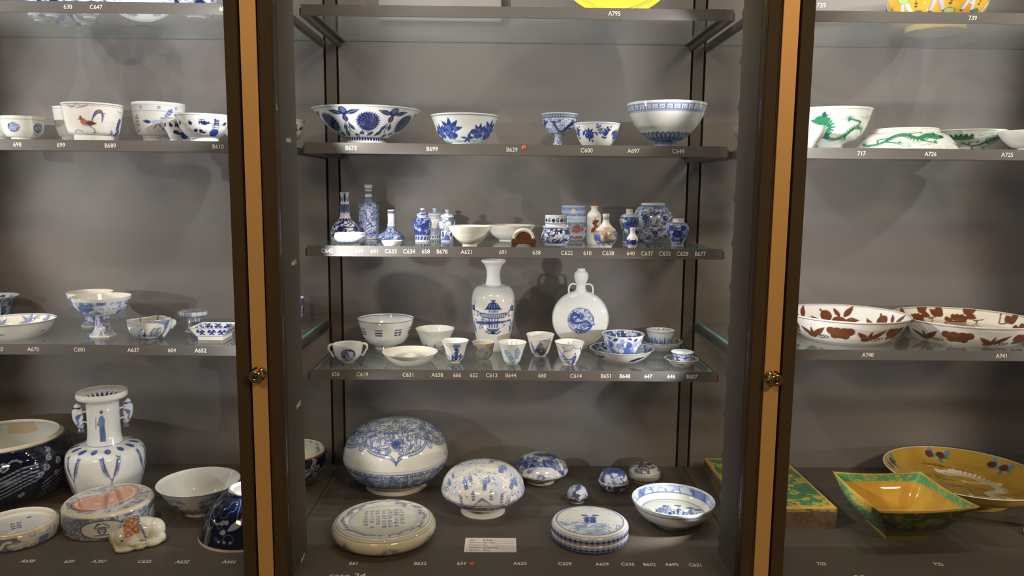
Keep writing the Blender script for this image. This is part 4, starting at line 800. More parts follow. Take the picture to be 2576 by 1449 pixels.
@inner('saucer_dark', (.60, .60, .56))
def _(c): in_blueborder(c, 521); c.ell(0, 0, 72, 72, (.66, .64, .58)); c.wash(-74, 74, 26, (.20, .26, .40), .8, 524, .48, .56, inside=lambda X, Y: (np.hypot(X, Y) < 72).astype(float)); ring_d(c, 52, 1.6, NV)
@inner('dish_mountain', (.75, .76, .68))
def _(c):
    c.ell(0, 0, 96, 96, (.56, .64, .76)); ins = lambda X, Y: ((np.hypot(X, Y) < 94) & (np.hypot(X, Y) > 76)).astype(float)
    c.wash(-100, 100, 24, MB, .75, 531, .42, .58, inside=ins); c.curls(-100, 100, 20, 1.6, BL, .6, 532, 2.5, inside=ins)
    for i in range(16):
        a = i * pi / 8 + .2; c.stroke([(81 * cos(a), 81 * sin(a)), (93 * cos(a + .06), 93 * sin(a + .06))], 1.6, NV); c.stroke([(84 * cos(a), 84 * sin(a)), (90 * cos(a + .16), 90 * sin(a + .16))], 1.1, NV)
    c.ell(0, 0, 79, 79, (.75, .75, .66)); ring_d(c, 79.5, 2, MB); ring_d(c, 62, 1.6, GB)
    for x, y, w, h, sd in ((-16, -20, 44, 58, 1), (12, -22, 50, 48, 2), (36, -18, 36, 42, 3), (24, -30, 60, 30, 4), (-6, -30, 52, 30, 6)): c.mountain(x, y, w, h, (.08, .13, .38), sd, 12)
    c.curls(-40, 26, 13, 1.8, NV, .9, 535, 2.6, -34, 66, lambda X, Y: (np.hypot(X, Y) < 68) * (Y < 34 - .5 * np.abs(X - 14)))
    for x in (-14, 10, 34, 50): c.ell(x, 34 - abs(x - 14) * .35, 8, 5, NV, .8)
    c.mountain(-54, -6, 26, 18, MB, 8, 4)
@inner('bowl_leafin', (.76, .72, .63))
def _(c):
    G = (.16, .22, .40); ring_d(c, 96, 2, GB)
    for x, y, s_ in ((-34, 66, 1), (30, 72, 1), (72, 44, .8), (-74, 30, 1), (-30, -60, 1), (40, -50, 1)):
        for a in (10, 55, 125, 170): c.leaf(x, y, a, 26 * s_, 8, G, .85)
        c.spiral(x + 24, y - 2, 6, G, 1.4); c.stroke([(x, y - 8), (x, y + 14)], 1.6, G)
@inner('bluein', (.70, .73, .78))
def _(c): [c.spray(88 * cos(a), 88 * sin(a), a * 57.3 + 100, 18, BL, 3, 5) for a in np.arange(0, 6.28, .5)]
@inner('basin', (.62, .64, .62))
def _(c): c.ell(0, 0, 100, 100, (.60, .56, .46)); c.ell(0, 0, 96, 96, (.62, .64, .62)); c.poly([(10, 80), (46, 68), (54, 80), (14, 94)], (.58, .42, .24), .8)
@inner('basin2', (.66, .70, .68))
def _(c): [c.bloom(x, y, 9, GB, LB) or c.spray(x, y, 60, 20, GB, 3, 5) or c.spray(x, y, 200, 20, GB, 3, 5) for x, y in ((34, 30), (70, -10), (-20, 50), (0, -30), (60, 40))]; [c.ell(92 * cos(a), 92 * sin(a), 4, 3, GB, .8) for a in np.arange(0, 6.28, .3)]
@inner('vase_in', (.62, .66, .70))
def _(c): [c.leaf(60 * cos(a), 60 * sin(a), a * 57.3, 26, 15, NV) for a in np.arange(0, 6.28, .26)]; ring_d(c, 56, 5, NV)
@inner('mark', (.70, .70, .63))
def _(c):
    c.ell(0, 0, 100, 100, (.62, .48, .32)); c.ell(0, 0, 88, 88, (.60, .56, .46)); c.ell(0, 0, 74, 74, (.72, .73, .68)); [c.glyph(-8 + i * 13, 6 - j * 16, 11, (.12, .15, .28), 1.6, 600 + i * 3 + j) for i in range(2) for j in range(3)]; c.glyph(28, 30, 10, NV, 1.8, 5)
def pome(c, x, y, s_, a=0):
    A = radians(a); q = lambda u, v: (x + (u * cos(A) - v * sin(A)) * s_, y + (u * sin(A) + v * cos(A)) * s_)
    c.ell(*q(0, 0), 13 * s_, 13 * s_, BR); c.leaf(*q(-8, 9), a + 130, 9 * s_, 6 * s_, BR); c.ell(*q(25, -16), 15 * s_, 12 * s_, BR); c.stroke([q(5, -10), q(14, -18)], 2.4, BR)
    for dx, dy, an, L, W_ in ((30, -6, 115, 26, 10), (36, -8, 30, 34, 14), (38, -16, -25, 28, 13), (-8, -22, 150, 34, 12), (10, -24, 200, 24, 9), (44, -22, -80, 18, 8)): c.leaf(*q(dx, dy), a + an, L * s_, W_ * s_, BR)
@inner('dish_pome', (.78, .77, .74))
def _(c):
    ring_d(c, 97, 1.2, BR)
    for A in (-22, 42, 105, 168, 228, 285): pome(c, 79 * sin(radians(A)), 79 * cos(radians(A)), .72, -A)
    ring_d(c, 63, 1.2, BR); pome(c, -8, 0, 1, 20)
@inner('dish_grape', (.78, .73, .62))
def _(c):
    ring_d(c, 97, 1.2, BR)
    for A_ in (-12, 55, 120, 190, 250, 305):
        cx, cy, a = 78 * sin(radians(A_)), 78 * cos(radians(A_)), -A_
        A = radians(a); q = lambda u, v: (cx + u * cos(A) - v * sin(A), cy + u * sin(A) + v * cos(A))
        for u, v in ((0, 0), (8, 2), (16, 0), (-8, 2), (4, 9), (12, 9), (-4, -8), (5, -9), (14, -8), (22, -5), (26, 4), (20, 8)): c.ell(*q(u * .7, v * .7), 3.8, 4, BR)
        for u, v, an in ((-26, 8, 160), (-28, 4, 60), (-24, 12, 100), (34, 16, 30), (36, 10, 120), (30, 12, -40)): c.leaf(*q(u * .7, v * .7), a + an, 15, 11, BR)
        c.curve([q(-21, 3), q(-30, -3), q(-36, 4), q(-40, 9)], 2, BR); c.curve([q(17, -6), q(28, -9), q(32, -5), q(28, -3), q(40, -5)], 1.7, BR)
    ring_d(c, 63, 1.2, BR)
@inner('yellow_dragon', (.52, .33, .045))
def _(c):
    c.wash(-100, 100, 40, (.42, .25, .03), .8, 541, .4, .65); ring_d(c, 98, 1.5, (.5, .26, .06)); WT = (.80, .74, .62)
    for x, y, a in ((-38, 78, 20), (38, 76, -25), (84, 18, -75), (-86, 6, 90), (-50, -66, 180), (40, -74, 200)):
        A = radians(a); q = lambda u, v: (x + u * cos(A) - v * sin(A), y + u * sin(A) + v * cos(A))
        for k2 in range(10): c.leaf(*q(-12 + k2 * 3, (k2 % 3) * 3 - 3), a + k2 * 47, 11, 5.5, ((.10, .22, .24), (.06, .20, .12), (.12, .28, .34))[k2 % 3])
        c.ell(*q(-7, 0), 6, 5, (.10, .03, .03)); c.ell(*q(8, 0), 6, 5, (.10, .03, .03))
    c.dragon([(-17, 50), (5, 52), (30, 36), (40, 18), (26, 0), (42, -14), (58, -8), (46, -2)], 11, WT, (.6, .5, .3)); c.dragon([(-30, -40), (-40, -54), (-20, -62)], 7, WT, WT, False)
    for pts in (((-50, 52), (-34, 60), (-10, 64), (10, 62)), ((-34, 36), (-20, 24), (-6, 28), (6, 16)), ((-30, 20), (-10, 6), (4, 10), (10, -6)), ((-44, 6), (-30, -4), (-14, -8))): c.curve(pts, 1.3, (.14, .05, .02)); c.cloud(pts[1][0], pts[1][1], 4, (.14, .05, .02), 1.0)
INNER_BASE = {'cup_652': (.62, .55, .44)}
# ------------------------------------------------------------------ turning vessels
def smooth_profile(pts, step):
    """Catmull-Rom through (r, z, corner) points; returns dense points and the dense index of every input point"""
    out = [pts[0][:2]]; idx = [0]; n = len(pts); P0 = np.array([p[:2] for p in pts], float); cor = [len(p) > 2 for p in pts]
    for i in range(n - 1):
        p1, p2 = P0[i], P0[i + 1]; L = np.hypot(*(p2 - p1))
        p0 = P0[i - 1] if i > 0 and not cor[i] else p1 - (p2 - p1); p3 = P0[i + 2] if i + 2 < n and not cor[i + 1] else p2 + (p2 - p1)
        m = max(1, int(round(L / step))); t1 = (p2 - p0) * L / (np.hypot(*(p1 - p0)) + L + 1e-9); t2 = (p3 - p1) * L / (np.hypot(*(p3 - p2)) + L + 1e-9)
        if cor[i]: t1 = p2 - p1
        if cor[i + 1]: t2 = p2 - p1
        for k in range(1, m + 1):
            t = k / m; h = (2 * t ** 3 - 3 * t * t + 1) * p1 + (t ** 3 - 2 * t * t + t) * t1 + (-2 * t ** 3 + 3 * t * t) * p2 + (t ** 3 - t * t) * t2
            out.append((max(h[0], 0.0), h[1]))
        idx.append(len(out) - 1)
    return np.array(out), idx
def turn(rows, th, ribs=0):
    V = np.empty((len(rows), len(th), 3), np.float32); V[..., 0] = rows[:, 0:1] * np.sin(th); V[..., 1] = -rows[:, 0:1] * np.cos(th); V[..., 2] = rows[:, 1:2]
    n, m = len(rows), len(th); i = np.arange(n - 1)[:, None]; j = np.arange(m)[None, :]; j2 = (j + 1) % m
    Q = np.stack([i * m + j, i * m + j2, (i + 1) * m + j2, (i + 1) * m + j], -1).reshape(-1, 4); return V.reshape(-1, 3), Q
def thetas(step_front, step_back, front=100):
    a = []; t = -pi
    while t < pi - 1e-6:
        a.append(t); t += step_front if abs(t) < radians(front) else step_back
    return np.array(a)
def make_pot(spec):
    fn, name, cat, label, group, loc, prof, kw = spec
    P0 = PAINT[fn]; root = empty(name, loc, math.atan2(-loc[0], loc[1]), label, cat, group)
    # split profile into parts
    pts, marks = [prof[0]], []; cur = 'body'
    for e in prof[1:]:
        if isinstance(e, str): marks.append((len(pts) - 1, e))
        else: pts.append(e)
    if not marks or marks[0][0] != 0: marks.insert(0, (0, 'body'))
    rmax = max(p[0] for p in pts); closed0 = kw.get('closed'); plain = fn in ('plain', 'dish_634', 'plain_ribbed'); step = .0036 if plain else (.0019 if rmax > .03 else .0015)
    if rmax > .103 and not plain: step = .0019 if closed0 else .0023
    if fn == 'navy_big': step = .0032
    D, idx = smooth_profile(pts, step); seg = np.hypot(*np.diff(D, axis=0).T); S = np.concatenate(([0], np.cumsum(seg))); S100 = S / S[-1] * 100
    rref = .8 * rmax; hu = S[-1] / rref * 57.2958; res = max(1.2, rref / 57.3 / .0009)
    cv = Cv(-180, 180, 0, 100, hu / 100, res, P0['base'], True); cv.k = 57.2958 / rref * .00105; cv.at = {m: S100[idx[i]] for i, m in marks}; P0['out'](cv)
    if P0.get('ribs'): D[:, 0] *= 1 + .006 * np.sin(S100 * .9)
    inp = kw.get('inpaint'); closed = kw.get('closed'); dth = step / rmax
    th = thetas(dth * (1 if not plain else 1.4), dth * ((1.1 if fn in ('dish_copper', 'yellow_dish', 'bowl_621', 'saucer_638', 'cup_648', 'saucer_648', 'bowl_a670') else 2.2) if inp and inp != 'plain' else 6.0))
    disc = None
    if closed and P0.get('disc'):
        li = [i for i, m in marks if m in ('lid', 'top')][0]; rl = max(p[0] for p in pts[li:]); disc = Cv(-100, 100, -100, 100, 1, min(4, rl / 100 / .0007), P0.get('discbase', P0['base']), False); disc.k = .1; P0['disc'](disc)
    objs = {}; ends = [marks[i + 1][0] if i + 1 < len(marks) else len(pts) - 1 for i in range(len(marks))]
    for (i0, pname), i1 in zip(marks, ends):
        a, b = idx[i0], idx[i1]; rows = D[a:b + 1]; s = S100[a:b + 1]; last = (i1 == len(pts) - 1)
        V, Q = turn(rows, th); m = len(th)
        TT = np.degrees(np.tile(th, len(rows))); SS = np.repeat(s, m); C = cv.sample(TT, SS)
        if disc is not None and (pname in ('lid', 'top') or pname.startswith('lid')):
            dx_, dy_ = V[:, 0] / rl * 100, V[:, 1] / rl * 100
            if fn in ('box_661', 'box_632', 'box_620', 'box_636', 'box_602'):
                rho = np.repeat((S[-1] - S[a:b + 1]) / (S[-1] - S[idx[li]]) * 100, m); tt = np.tile(th, len(rows)); dx_, dy_ = rho * np.sin(tt), -rho * np.cos(tt)
            dc = disc.sample(dx_, dy_); keep = np.repeat(rows[:, 1] > D[idx[li]][1] + (0 if fn not in ('cushion_661',) else -1), m)
            if fn == 'box_609': keep = np.hypot(V[:, 0], V[:, 1]) < rl * .985; keep &= V[:, 2] > D[:, 1].max() - .009
            if fn in ('box_695',): keep = np.hypot(V[:, 0], V[:, 1]) < rl * .76
            C[keep] = dc[keep]
        if i0 == 0:   # close the underside
            h = D[idx[marks[1][0]]][1] if len(marks) > 1 and kw.get('foot') else .001; r0 = D[0][0]; wl = min(.0035, r0 * .2)
            h = min(h, .012); under = np.array([(0, h * .6), (r0 - wl, h * .6), (r0 - wl * .8, 0), (r0, 0)]); th2 = th[::max(1, len(th) // 64)]; V2, Q2 = turn(under, th2)
            Q2 = Q2 + len(V); V = np.vstack((V, V2)); Q = np.vstack((Q, Q2)); C = np.vstack((C, np.tile(np.array([(.72, .68, .58)]), (len(V2), 1))))
        if last and not closed:
            t = kw.get('t', .0015); body0 = idx[marks[1][0]] if len(marks) > 1 and marks[0][1] in ('foot_ring', 'stem') else 0; o = D[body0:][::-1]; T = np.gradient(o, axis=0); T /= np.linalg.norm(T, axis=1)[:, None] + 1e-9; N = np.stack([T[:, 1], -T[:, 0]], 1)
            zf = kw.get('flat', 0) * .00105; zf = max(zf, D[body0][1] + t); ir = []; zr = D[-1][1]; k0 = .001
            lim = zr - .35 * (zr - D[0][1]) if kw.get('neckinner') else zf
            for p, nn in zip(o, N):
                qv = p + nn * t; 
                if qv[0] < .0005: break
                if qv[1] < lim: break
                if not ir or qv[1] <= ir[-1][1] + 1e-6: ir.append((qv[0], min(qv[1], zr - t * .1)))
            ir = ir or [(D[-1][0] - t, zr)]; ir = ir[1:] if len(ir) > 3 else ir
            rl_, zl_ = ir[-1]; fl = [(rl_ * (1 - q), lim if q > 0 else zl_) for q in np.linspace(.06, 1, max(3, int(rl_ / (step * 1.3))))]
            rim = [(D[-1][0] - t * .15, zr + t * .35), (D[-1][0] - t * .6, zr + t * .4), (ir[0][0], ir[0][1])]
            R2 = np.array(rim + ir[1:] + fl); R2 = np.vstack(([D[-1]], R2))
            if kw.get('boss'):
                rb = R2[:, 0] / rmax; 
                for lo_, hi_, hh in ((.20, .25, .006),): R2[:, 1] += np.where((rb > .12) & (rb < .30), hh * np.clip(1 - np.abs(rb - .22) / .06, 0, 1), 0)
            iv, ib = (INNER.get(inp) if inp else (None, INNER_BASE.get(fn, tuple(x * 1.0 for x in (WH if fn[:4] not in ('plain',) else (.76, .72, .60))))))
            V3, Q3 = turn(R2, th); 
            if iv:
                ic = Cv(-100, 100, -100, 100, 1, min(4, rmax / 100 / .0007), ib, False); ic.k = .1; iv(ic); sl = np.concatenate(([0], np.cumsum(np.hypot(*np.diff(R2[::-1], axis=0).T))))[::-1]; rho = np.repeat(sl / sl[0] * 100, m); tt = np.tile(th, len(R2)); C3 = ic.sample(rho * np.sin(tt), -rho * np.cos(tt))
            else: C3 = np.tile(np.array(ib), (len(V3), 1))
            C3[:3 * m] = np.array((.80, .76, .70) if fn not in ('navy_big',) else (.68, .60, .46)) 
            Q = np.vstack((Q, Q3 + len(V))); V = np.vstack((V, V3)); C = np.vstack((C, C3))
        if fn == 'snuff' and pname == 'stopper': C[:] = (.42, .07, .04)
        parent = root; nm = pname
        if '/' in pname: parent = objs[pname.split('/')[0]]; nm = pname.split('/')[1]
        mm = M_POT
        objs[pname] = np_mesh(nm, V, Q, C, mm, parent)
    return root, objs
# ------------------------------------------------------------------ measured vessels: decoration, name, category, label, group, place, profile (radius, height, corner), options
POTS = [
    ('bowl_chrys', 'footed_bowl', 'bowl', 'wide flared white bowl with dark blue chrysanthemums and leaves on scrolling stems', None, (-0.3576, 2.02, 1.653), [[0.0507, 0.0], 'foot_ring', [0.0506, 0.0205, 1], 'body', [0.0692, 0.0286], [0.0866, 0.0407], [0.102, 0.0549], [0.1184, 0.0741], [0.1306, 0.0872], [0.1398, 0.0943]], {'t': 0.0026, 'foot': 1}),
    ('bowl_pomegranate', 'footed_bowl', 'bowl', 'white bowl with blue fruit sprays on a low curling stem, second bowl on its shelf', None, (-0.1027, 2.0, 1.653), [[0.0338, 0.0], 'foot_ring', [0.0338, 0.0108, 1], 'body', [0.0471, 0.0138], [0.0584, 0.0218], [0.0696, 0.0359], [0.0766, 0.055], [0.0827, 0.071], [0.0872, 0.081]], {'t': 0.0021}),
    ('stemcup_dragon', 'stem_cup', 'cup', 'small blue and white stem cup with dragon bowl and speckled stem', None, (0.1387, 1.97, 1.653), [[0.0172, 0.0], 'stem', [0.0152, 0.0115], [0.0126, 0.0185], [0.0113, 0.0264], [0.0119, 0.0354, 1], 'body', [0.0222, 0.0378], [0.0292, 0.0433], [0.0358, 0.0512], [0.0413, 0.065], [0.0433, 0.0759], [0.0473, 0.0848]], {'t': 0.0015, 'foot': 1}),
    ('bowl_sprays', 'small_bowl', 'bowl', 'small straight-sided white bowl with blue peach branches, beside the stem cup', None, (0.2255, 1.9, 1.653), [[0.0332, 0.0], 'foot_ring', [0.0332, 0.0026, 1], 'body', [0.039, 0.0094], [0.0448, 0.0199], [0.0516, 0.0381], [0.0554, 0.0505], [0.0573, 0.0562]], {'t': 0.0016}),
    ('bowl_fret', 'footed_bowl', 'bowl', 'large cream bowl with blue key-fret rim band and blue petal panels above the foot', None, (0.4115, 1.98, 1.653), [[0.0275, 0.0], 'foot_ring', [0.028, 0.0209, 1], 'body', [0.0366, 0.0229], [0.0528, 0.0319], [0.067, 0.0459], [0.0811, 0.0638], [0.0951, 0.0906], [0.1011, 0.1134]], {'t': 0.0025, 'foot': 1}),
    ('bottle_642', 'bottle_vase', 'vase', 'tall tubular-necked bottle with dark blue leaf blades over a scrolling globe body', None, (-0.4202, 2.0317, 1.41), [[0.0359, 0.0], 'body', [0.0369, 0.0071], [0.0385, 0.0176], [0.0358, 0.0313], [0.0295, 0.0439], [0.0189, 0.0534], [0.0142, 0.0618], [0.0128, 0.068], 'neck', [0.0126, 0.0858], [0.0134, 0.0879], [0.0134, 0.091], [0.0115, 0.0931], [0.0113, 0.1098], [0.0118, 0.1265]], {'t': 0.0016, 'rd': 0.0, 'neckinner': 1}),
    ('bottle_643', 'square_shouldered_bottle', 'vase', 'tallest bottle of its shelf, pale blue cylinder with trumpet mouth', None, (-0.3705, 2.1058, 1.41), [[0.0241, 0.0], 'body', [0.0274, 0.0039], [0.0273, 0.0443], [0.0272, 0.0899], [0.0267, 0.0942, 1], [0.0131, 0.1029], [0.0103, 0.1093], 'neck', [0.0096, 0.1201], [0.0093, 0.1288], [0.0096, 0.1374], [0.0119, 0.1471]], {'t': 0.0016, 'neckinner': 1}),
    ('bottle_641', 'squat_bottle', 'vase', 'small blue bottle with flattened bulb body and thin straight white neck', None, (-0.2987, 2.0373, 1.41), [[0.0254, 0.0], 'body', [0.0318, 0.0025], [0.0371, 0.0083], [0.0349, 0.0142], [0.0254, 0.0205], [0.0159, 0.0268], [0.0109, 0.0363], 'neck', [0.0104, 0.0427], [0.011, 0.0437], [0.0095, 0.0458], [0.0095, 0.069], [0.0099, 0.0816]], {'t': 0.0013, 'neckinner': 1}),
    ('box_644', 'squat_jar', 'jar', 'low wide-mouthed jar with pale blue scrollwork in front of tall bottles', None, (-0.3781, 1.884, 1.41), [[0.0245, 0.0], 'foot_ring', [0.0255, 0.0031, 1], 'body', [0.0353, 0.008], [0.0392, 0.0158], [0.0396, 0.0207], [0.0372, 0.0246, 1], [0.0372, 0.0286]], {'t': 0.0015}),
    ('dish_634', 'tiny_dish', 'dish', 'tiny shallow white dish in front of the squat blue bottle', None, (-0.2709, 1.8533, 1.41), [[0.0198, 0.0], 'foot_ring', [0.0203, 0.0024, 1], 'body', [0.0231, 0.0072], [0.0255, 0.013]], {'t': 0.0013}),
    ('jar_658', 'lidded_jar', 'jar', 'dark blue covered baluster jar, leftmost of three small lidded jars', None, (-0.2135, 2.0126, 1.41), [[0.0199, 0.0], 'body', [0.0194, 0.008], [0.0204, 0.0206], [0.023, 0.0394], [0.0235, 0.0498], [0.0203, 0.0602], [0.013, 0.0633, 1], [0.013, 0.0665, 1], 'lid', [0.0156, 0.0675], [0.0156, 0.0696], [0.0136, 0.0737], [0.0094, 0.0779], [0.0031, 0.0794], 'lid/knob', [0.0031, 0.081], [0.0057, 0.0841], [0.0052, 0.0872], [0.0, 0.0893]], {'closed': 1}),
    ('jar_B678', 'lidded_jar', 'jar', 'pale covered jar with grey-blue panels behind two bluer lidded jars', None, (-0.1911, 2.124, 1.41), [[0.0177, 0.0], 'body', [0.0188, 0.0044], [0.021, 0.0231], [0.0243, 0.0429], [0.0231, 0.055], [0.0187, 0.0594, 1], [0.0187, 0.0638, 1], 'lid', [0.0215, 0.0649], [0.0215, 0.0682], [0.0187, 0.0726], [0.0088, 0.0748], [0.0044, 0.0759], 'lid/knob', [0.0044, 0.0781], [0.0066, 0.0813], [0.006, 0.0841], [0.0, 0.0857]], {'closed': 1}),
    ('jar_third', 'lidded_jar', 'jar', 'covered jar with blue and white figure panel, rightmost of three small lidded jars', None, (-0.1493, 2.0173, 1.41), [[0.0163, 0.0], 'body', [0.0163, 0.0062], [0.0189, 0.0272], [0.0215, 0.0481], [0.0204, 0.0565], [0.0146, 0.0617, 1], [0.0146, 0.0638, 1], 'lid', [0.0178, 0.0648], [0.0178, 0.0664], [0.0146, 0.0711], [0.0073, 0.0747], [0.0031, 0.0763], 'lid/knob', [0.0031, 0.0778], [0.0057, 0.0804], [0.0052, 0.0835], [0.0, 0.0851]], {'closed': 1}),
    ('plain_ribbed', 'plain_bowl', 'bowl', 'plain cream tapering bowl with faint ribs right of three lidded jars', None, (-0.0828, 1.8745, 1.41), [[0.0186, 0.0], 'foot_ring', [0.0181, 0.0045, 1], 'body', [0.0244, 0.0084], [0.0351, 0.0181], [0.0448, 0.0318], [0.0526, 0.0444], [0.0545, 0.0493]], {'t': 0.0013, 'foot': 1}),
    ('plain', 'plain_bowl', 'bowl', 'plain white bowl with dark rim line behind small wooden stand', None, (0.0186, 2.0852, 1.41), [[0.0315, 0.0], 'foot_ring', [0.0315, 0.0033, 1], 'body', [0.0391, 0.0065], [0.051, 0.0163], [0.0596, 0.0293], [0.065, 0.0369], [0.0683, 0.0423]], {'t': 0.0014, 'foot': 1}),
    ('jar_c622', 'lidded_pot', 'jar', 'round-bellied lidded pot with dark blue scrolls in front of taller pot', None, (0.1336, 1.9633, 1.41), [[0.0277, 0.0], 'body', [0.0338, 0.0062], [0.0368, 0.0154], [0.0358, 0.0266], [0.0327, 0.0379], [0.0317, 0.0419], [0.0342, 0.044], [0.0342, 0.0465], [0.0276, 0.0476, 1], 'lid', [0.0271, 0.0491], [0.0279, 0.0532], [0.0278, 0.0725], [0.0265, 0.075, 1], [0.0, 0.076]], {'closed': 1}),
    ('jar_610', 'lidded_pot', 'jar', 'tall lidded pot with blue wave lid and iron-red clouds on the body', None, (0.1921, 2.1169, 1.41), [[0.0243, 0.0], 'body', [0.032, 0.0061], [0.0364, 0.016], [0.0369, 0.038], [0.0352, 0.0578], [0.0368, 0.0622], [0.0363, 0.0665], [0.0308, 0.0676, 1], 'lid', [0.0324, 0.0698], [0.033, 0.0753], [0.0329, 0.0939], [0.0307, 0.0966, 1], [0.0, 0.0982]], {'closed': 1}),
    ('snuff', 'snuff_bottle', 'bottle', 'slim white flask with brown insects and small red stopper', None, (0.2351, 1.992, 1.41), [[0.0156, 0.0], 'body', [0.0177, 0.0072], [0.0182, 0.0238], [0.0181, 0.0704], [0.016, 0.0796], [0.0098, 0.0858], [0.0083, 0.0889], [0.0083, 0.094], [0.0096, 0.0951], [0.0096, 0.0976], [0.0062, 0.0981, 1], 'stopper', [0.0068, 0.0987], [0.0068, 0.1012], [0.0, 0.103]], {'closed': 1}),
    ('bottle_640', 'pear_bottle', 'vase', 'small pear-shaped bottle painted with blue and orange landscape, small fretted neck', None, (0.252, 1.8856, 1.41), [[0.0158, 0.0], 'foot_ring', [0.0167, 0.0037], 'body', [0.0236, 0.0106], [0.0285, 0.0205], [0.0295, 0.0303], [0.0265, 0.0401], [0.0177, 0.0489], [0.0098, 0.0577], [0.0076, 0.0665], 'neck', [0.0078, 0.0734], [0.0088, 0.0807]], {'t': 0.0011, 'neckinner': 1}),
    ('baluster', 'baluster_vase', 'vase', 'slender baluster vase with broad blue brushwork and short white neck', None, (0.3312, 2.0193, 1.41), [[0.0163, 0.0], 'body', [0.0174, 0.002], [0.0142, 0.0125], [0.0147, 0.0231], [0.02, 0.0388], [0.0252, 0.0546], [0.0252, 0.065], [0.0199, 0.0744], [0.01, 0.0786], 'neck', [0.0089, 0.0818], [0.0089, 0.087], [0.01, 0.0901]], {'t': 0.0012, 'neckinner': 1}),
    ('gourd', 'double_gourd_vase', 'vase', 'tiniest vase on its shelf, white with blue blooms, before slender baluster', None, (0.3121, 1.8476, 1.41), [[0.0087, 0.0], 'body', [0.0116, 0.0061], [0.0149, 0.0167], [0.0125, 0.0264], [0.0067, 0.035], [0.0058, 0.0408], [0.0067, 0.0456], [0.0072, 0.0494]], {'t': 0.0011, 'neckinner': 1}),
    ('globe', 'globular_jar', 'jar', 'large globular jar covered in fine blue scrollwork', None, (0.4115, 2.1128, 1.41), [[0.0232, 0.0], 'foot_ring', [0.0237, 0.0028, 1], 'body', [0.0331, 0.005], [0.0452, 0.0138], [0.054, 0.0293], [0.0566, 0.049], [0.0549, 0.0676], [0.0483, 0.0851], [0.0384, 0.0971], [0.0329, 0.101], 'mouth', [0.0329, 0.1042]], {'t': 0.0017, 'neckinner': 1}),
    ('vase_677', 'shouldered_vase', 'vase', 'small blue floral vase with everted white lip at right end of its shelf', None, (0.4481, 1.9613, 1.41), [[0.0149, 0.0], 'body', [0.0174, 0.0102], [0.024, 0.0255], [0.0276, 0.0398], [0.0266, 0.05], [0.0204, 0.0572], [0.0143, 0.0612], 'mouth', [0.0143, 0.0648], [0.0163, 0.0679]], {'t': 0.0012, 'neckinner': 1}),
    ('cup_medallion', 'two_handled_cup', 'cup', 'white cup with two dragon-shaped handles and a round blue dragon medallion', None, (-0.3956, 1.9196, 1.1072), [[0.0163, 0.0], 'foot_ring', [0.0163, 0.0025, 1], 'body', [0.0214, 0.0046], [0.0285, 0.0118], [0.0346, 0.0253], [0.0376, 0.0388], [0.0391, 0.0465]], {'t': 0.0013, 'handles': 'dragon', 'foot': 1}),
    ('bowl_trigram', 'footed_bowl', 'bowl', 'deep white bowl marked with blue trigram bars around the side', None, (-0.3244, 2.0898, 1.1072), [[0.0299, 0.0], 'foot_ring', [0.031, 0.0105, 1], 'body', [0.0487, 0.0173], [0.0597, 0.0308], [0.0662, 0.0476], [0.0728, 0.0678], [0.0771, 0.0845]], {'t': 0.0018, 'foot': 1, 'inpaint': 'rim_blue'}),
    ('bowl_c631', 'flared_bowl', 'bowl', 'plain white flared bowl with faint blue waves at its base', None, (-0.1888, 2.0943, 1.1072), [[0.0244, 0.0], 'foot_ring', [0.0255, 0.0016, 1], 'body', [0.0333, 0.0084], [0.0399, 0.0197], [0.0454, 0.0354], [0.0509, 0.0478], [0.0542, 0.0557]], {'t': 0.0017, 'foot': 1}),
    ('big_vase', 'tall_vase', 'vase', 'tall white baluster vase with blue incense burner and sword', None, (-0.0273, 2.0902, 1.1072), [[0.0355, 0.0], 'body', [0.0388, -0.0009], [0.0454, 0.0195], [0.0509, 0.0476], [0.0557, 0.0812], [0.0589, 0.1147], [0.0594, 0.1403], [0.0566, 0.1581], [0.0472, 0.1736], [0.0329, 0.1797], [0.0219, 0.1819, 1], 'neck', [0.0203, 0.1891], [0.0183, 0.2045], [0.0192, 0.2199], [0.0246, 0.2342], [0.0317, 0.2419], [0.0339, 0.2457], [0.0339, 0.2485]], {'t': 0.0022, 'neckinner': 1}),
    ('saucer_638', 'saucer', 'saucer', 'cream saucer with raised central ring and blue collar, front of its shelf', None, (-0.2382, 1.9302, 1.1072), [[0.0441, 0.0], 'foot_ring', [0.0451, -0.003, 1], 'body', [0.0574, 0.0064], [0.0676, 0.019], [0.0716, 0.0252]], {'t': 0.0014, 'inpaint': 'saucer_ring', 'boss': 1, 'flat': 12}),
    ('cup_666', 'small_cup', 'cup', 'white cup with dense blue vine flowers, leftmost of the small handleless cups', None, (-0.1218, 1.9197, 1.1072), [[0.0122, 0.0], 'foot_ring', [0.0122, 0.0024, 1], 'body', [0.0184, 0.0076], [0.022, 0.0159], [0.0255, 0.0305], [0.0295, 0.0439], [0.0351, 0.0574]], {'t': 0.0012}),
    ('cup_652', 'small_cup', 'cup', 'little greyish-beige cup with two blue blossoms', None, (-0.0505, 1.9634, 1.1072), [[0.0125, 0.0], 'foot_ring', [0.013, 0.0004, 1], 'body', [0.0198, 0.0067], [0.024, 0.0174], [0.026, 0.0291], [0.0297, 0.045]], {'t': 0.0013}),
    ('cup_644', 'small_cup', 'cup', 'white flared cup with pale blue rose sprays', None, (0.0241, 1.914, 1.1072), [[0.0153, 0.0], 'foot_ring', [0.0153, 0.0006, 1], 'body', [0.0204, 0.0068], [0.0254, 0.0214], [0.03, 0.0369], [0.037, 0.0555]], {'t': 0.0012}),
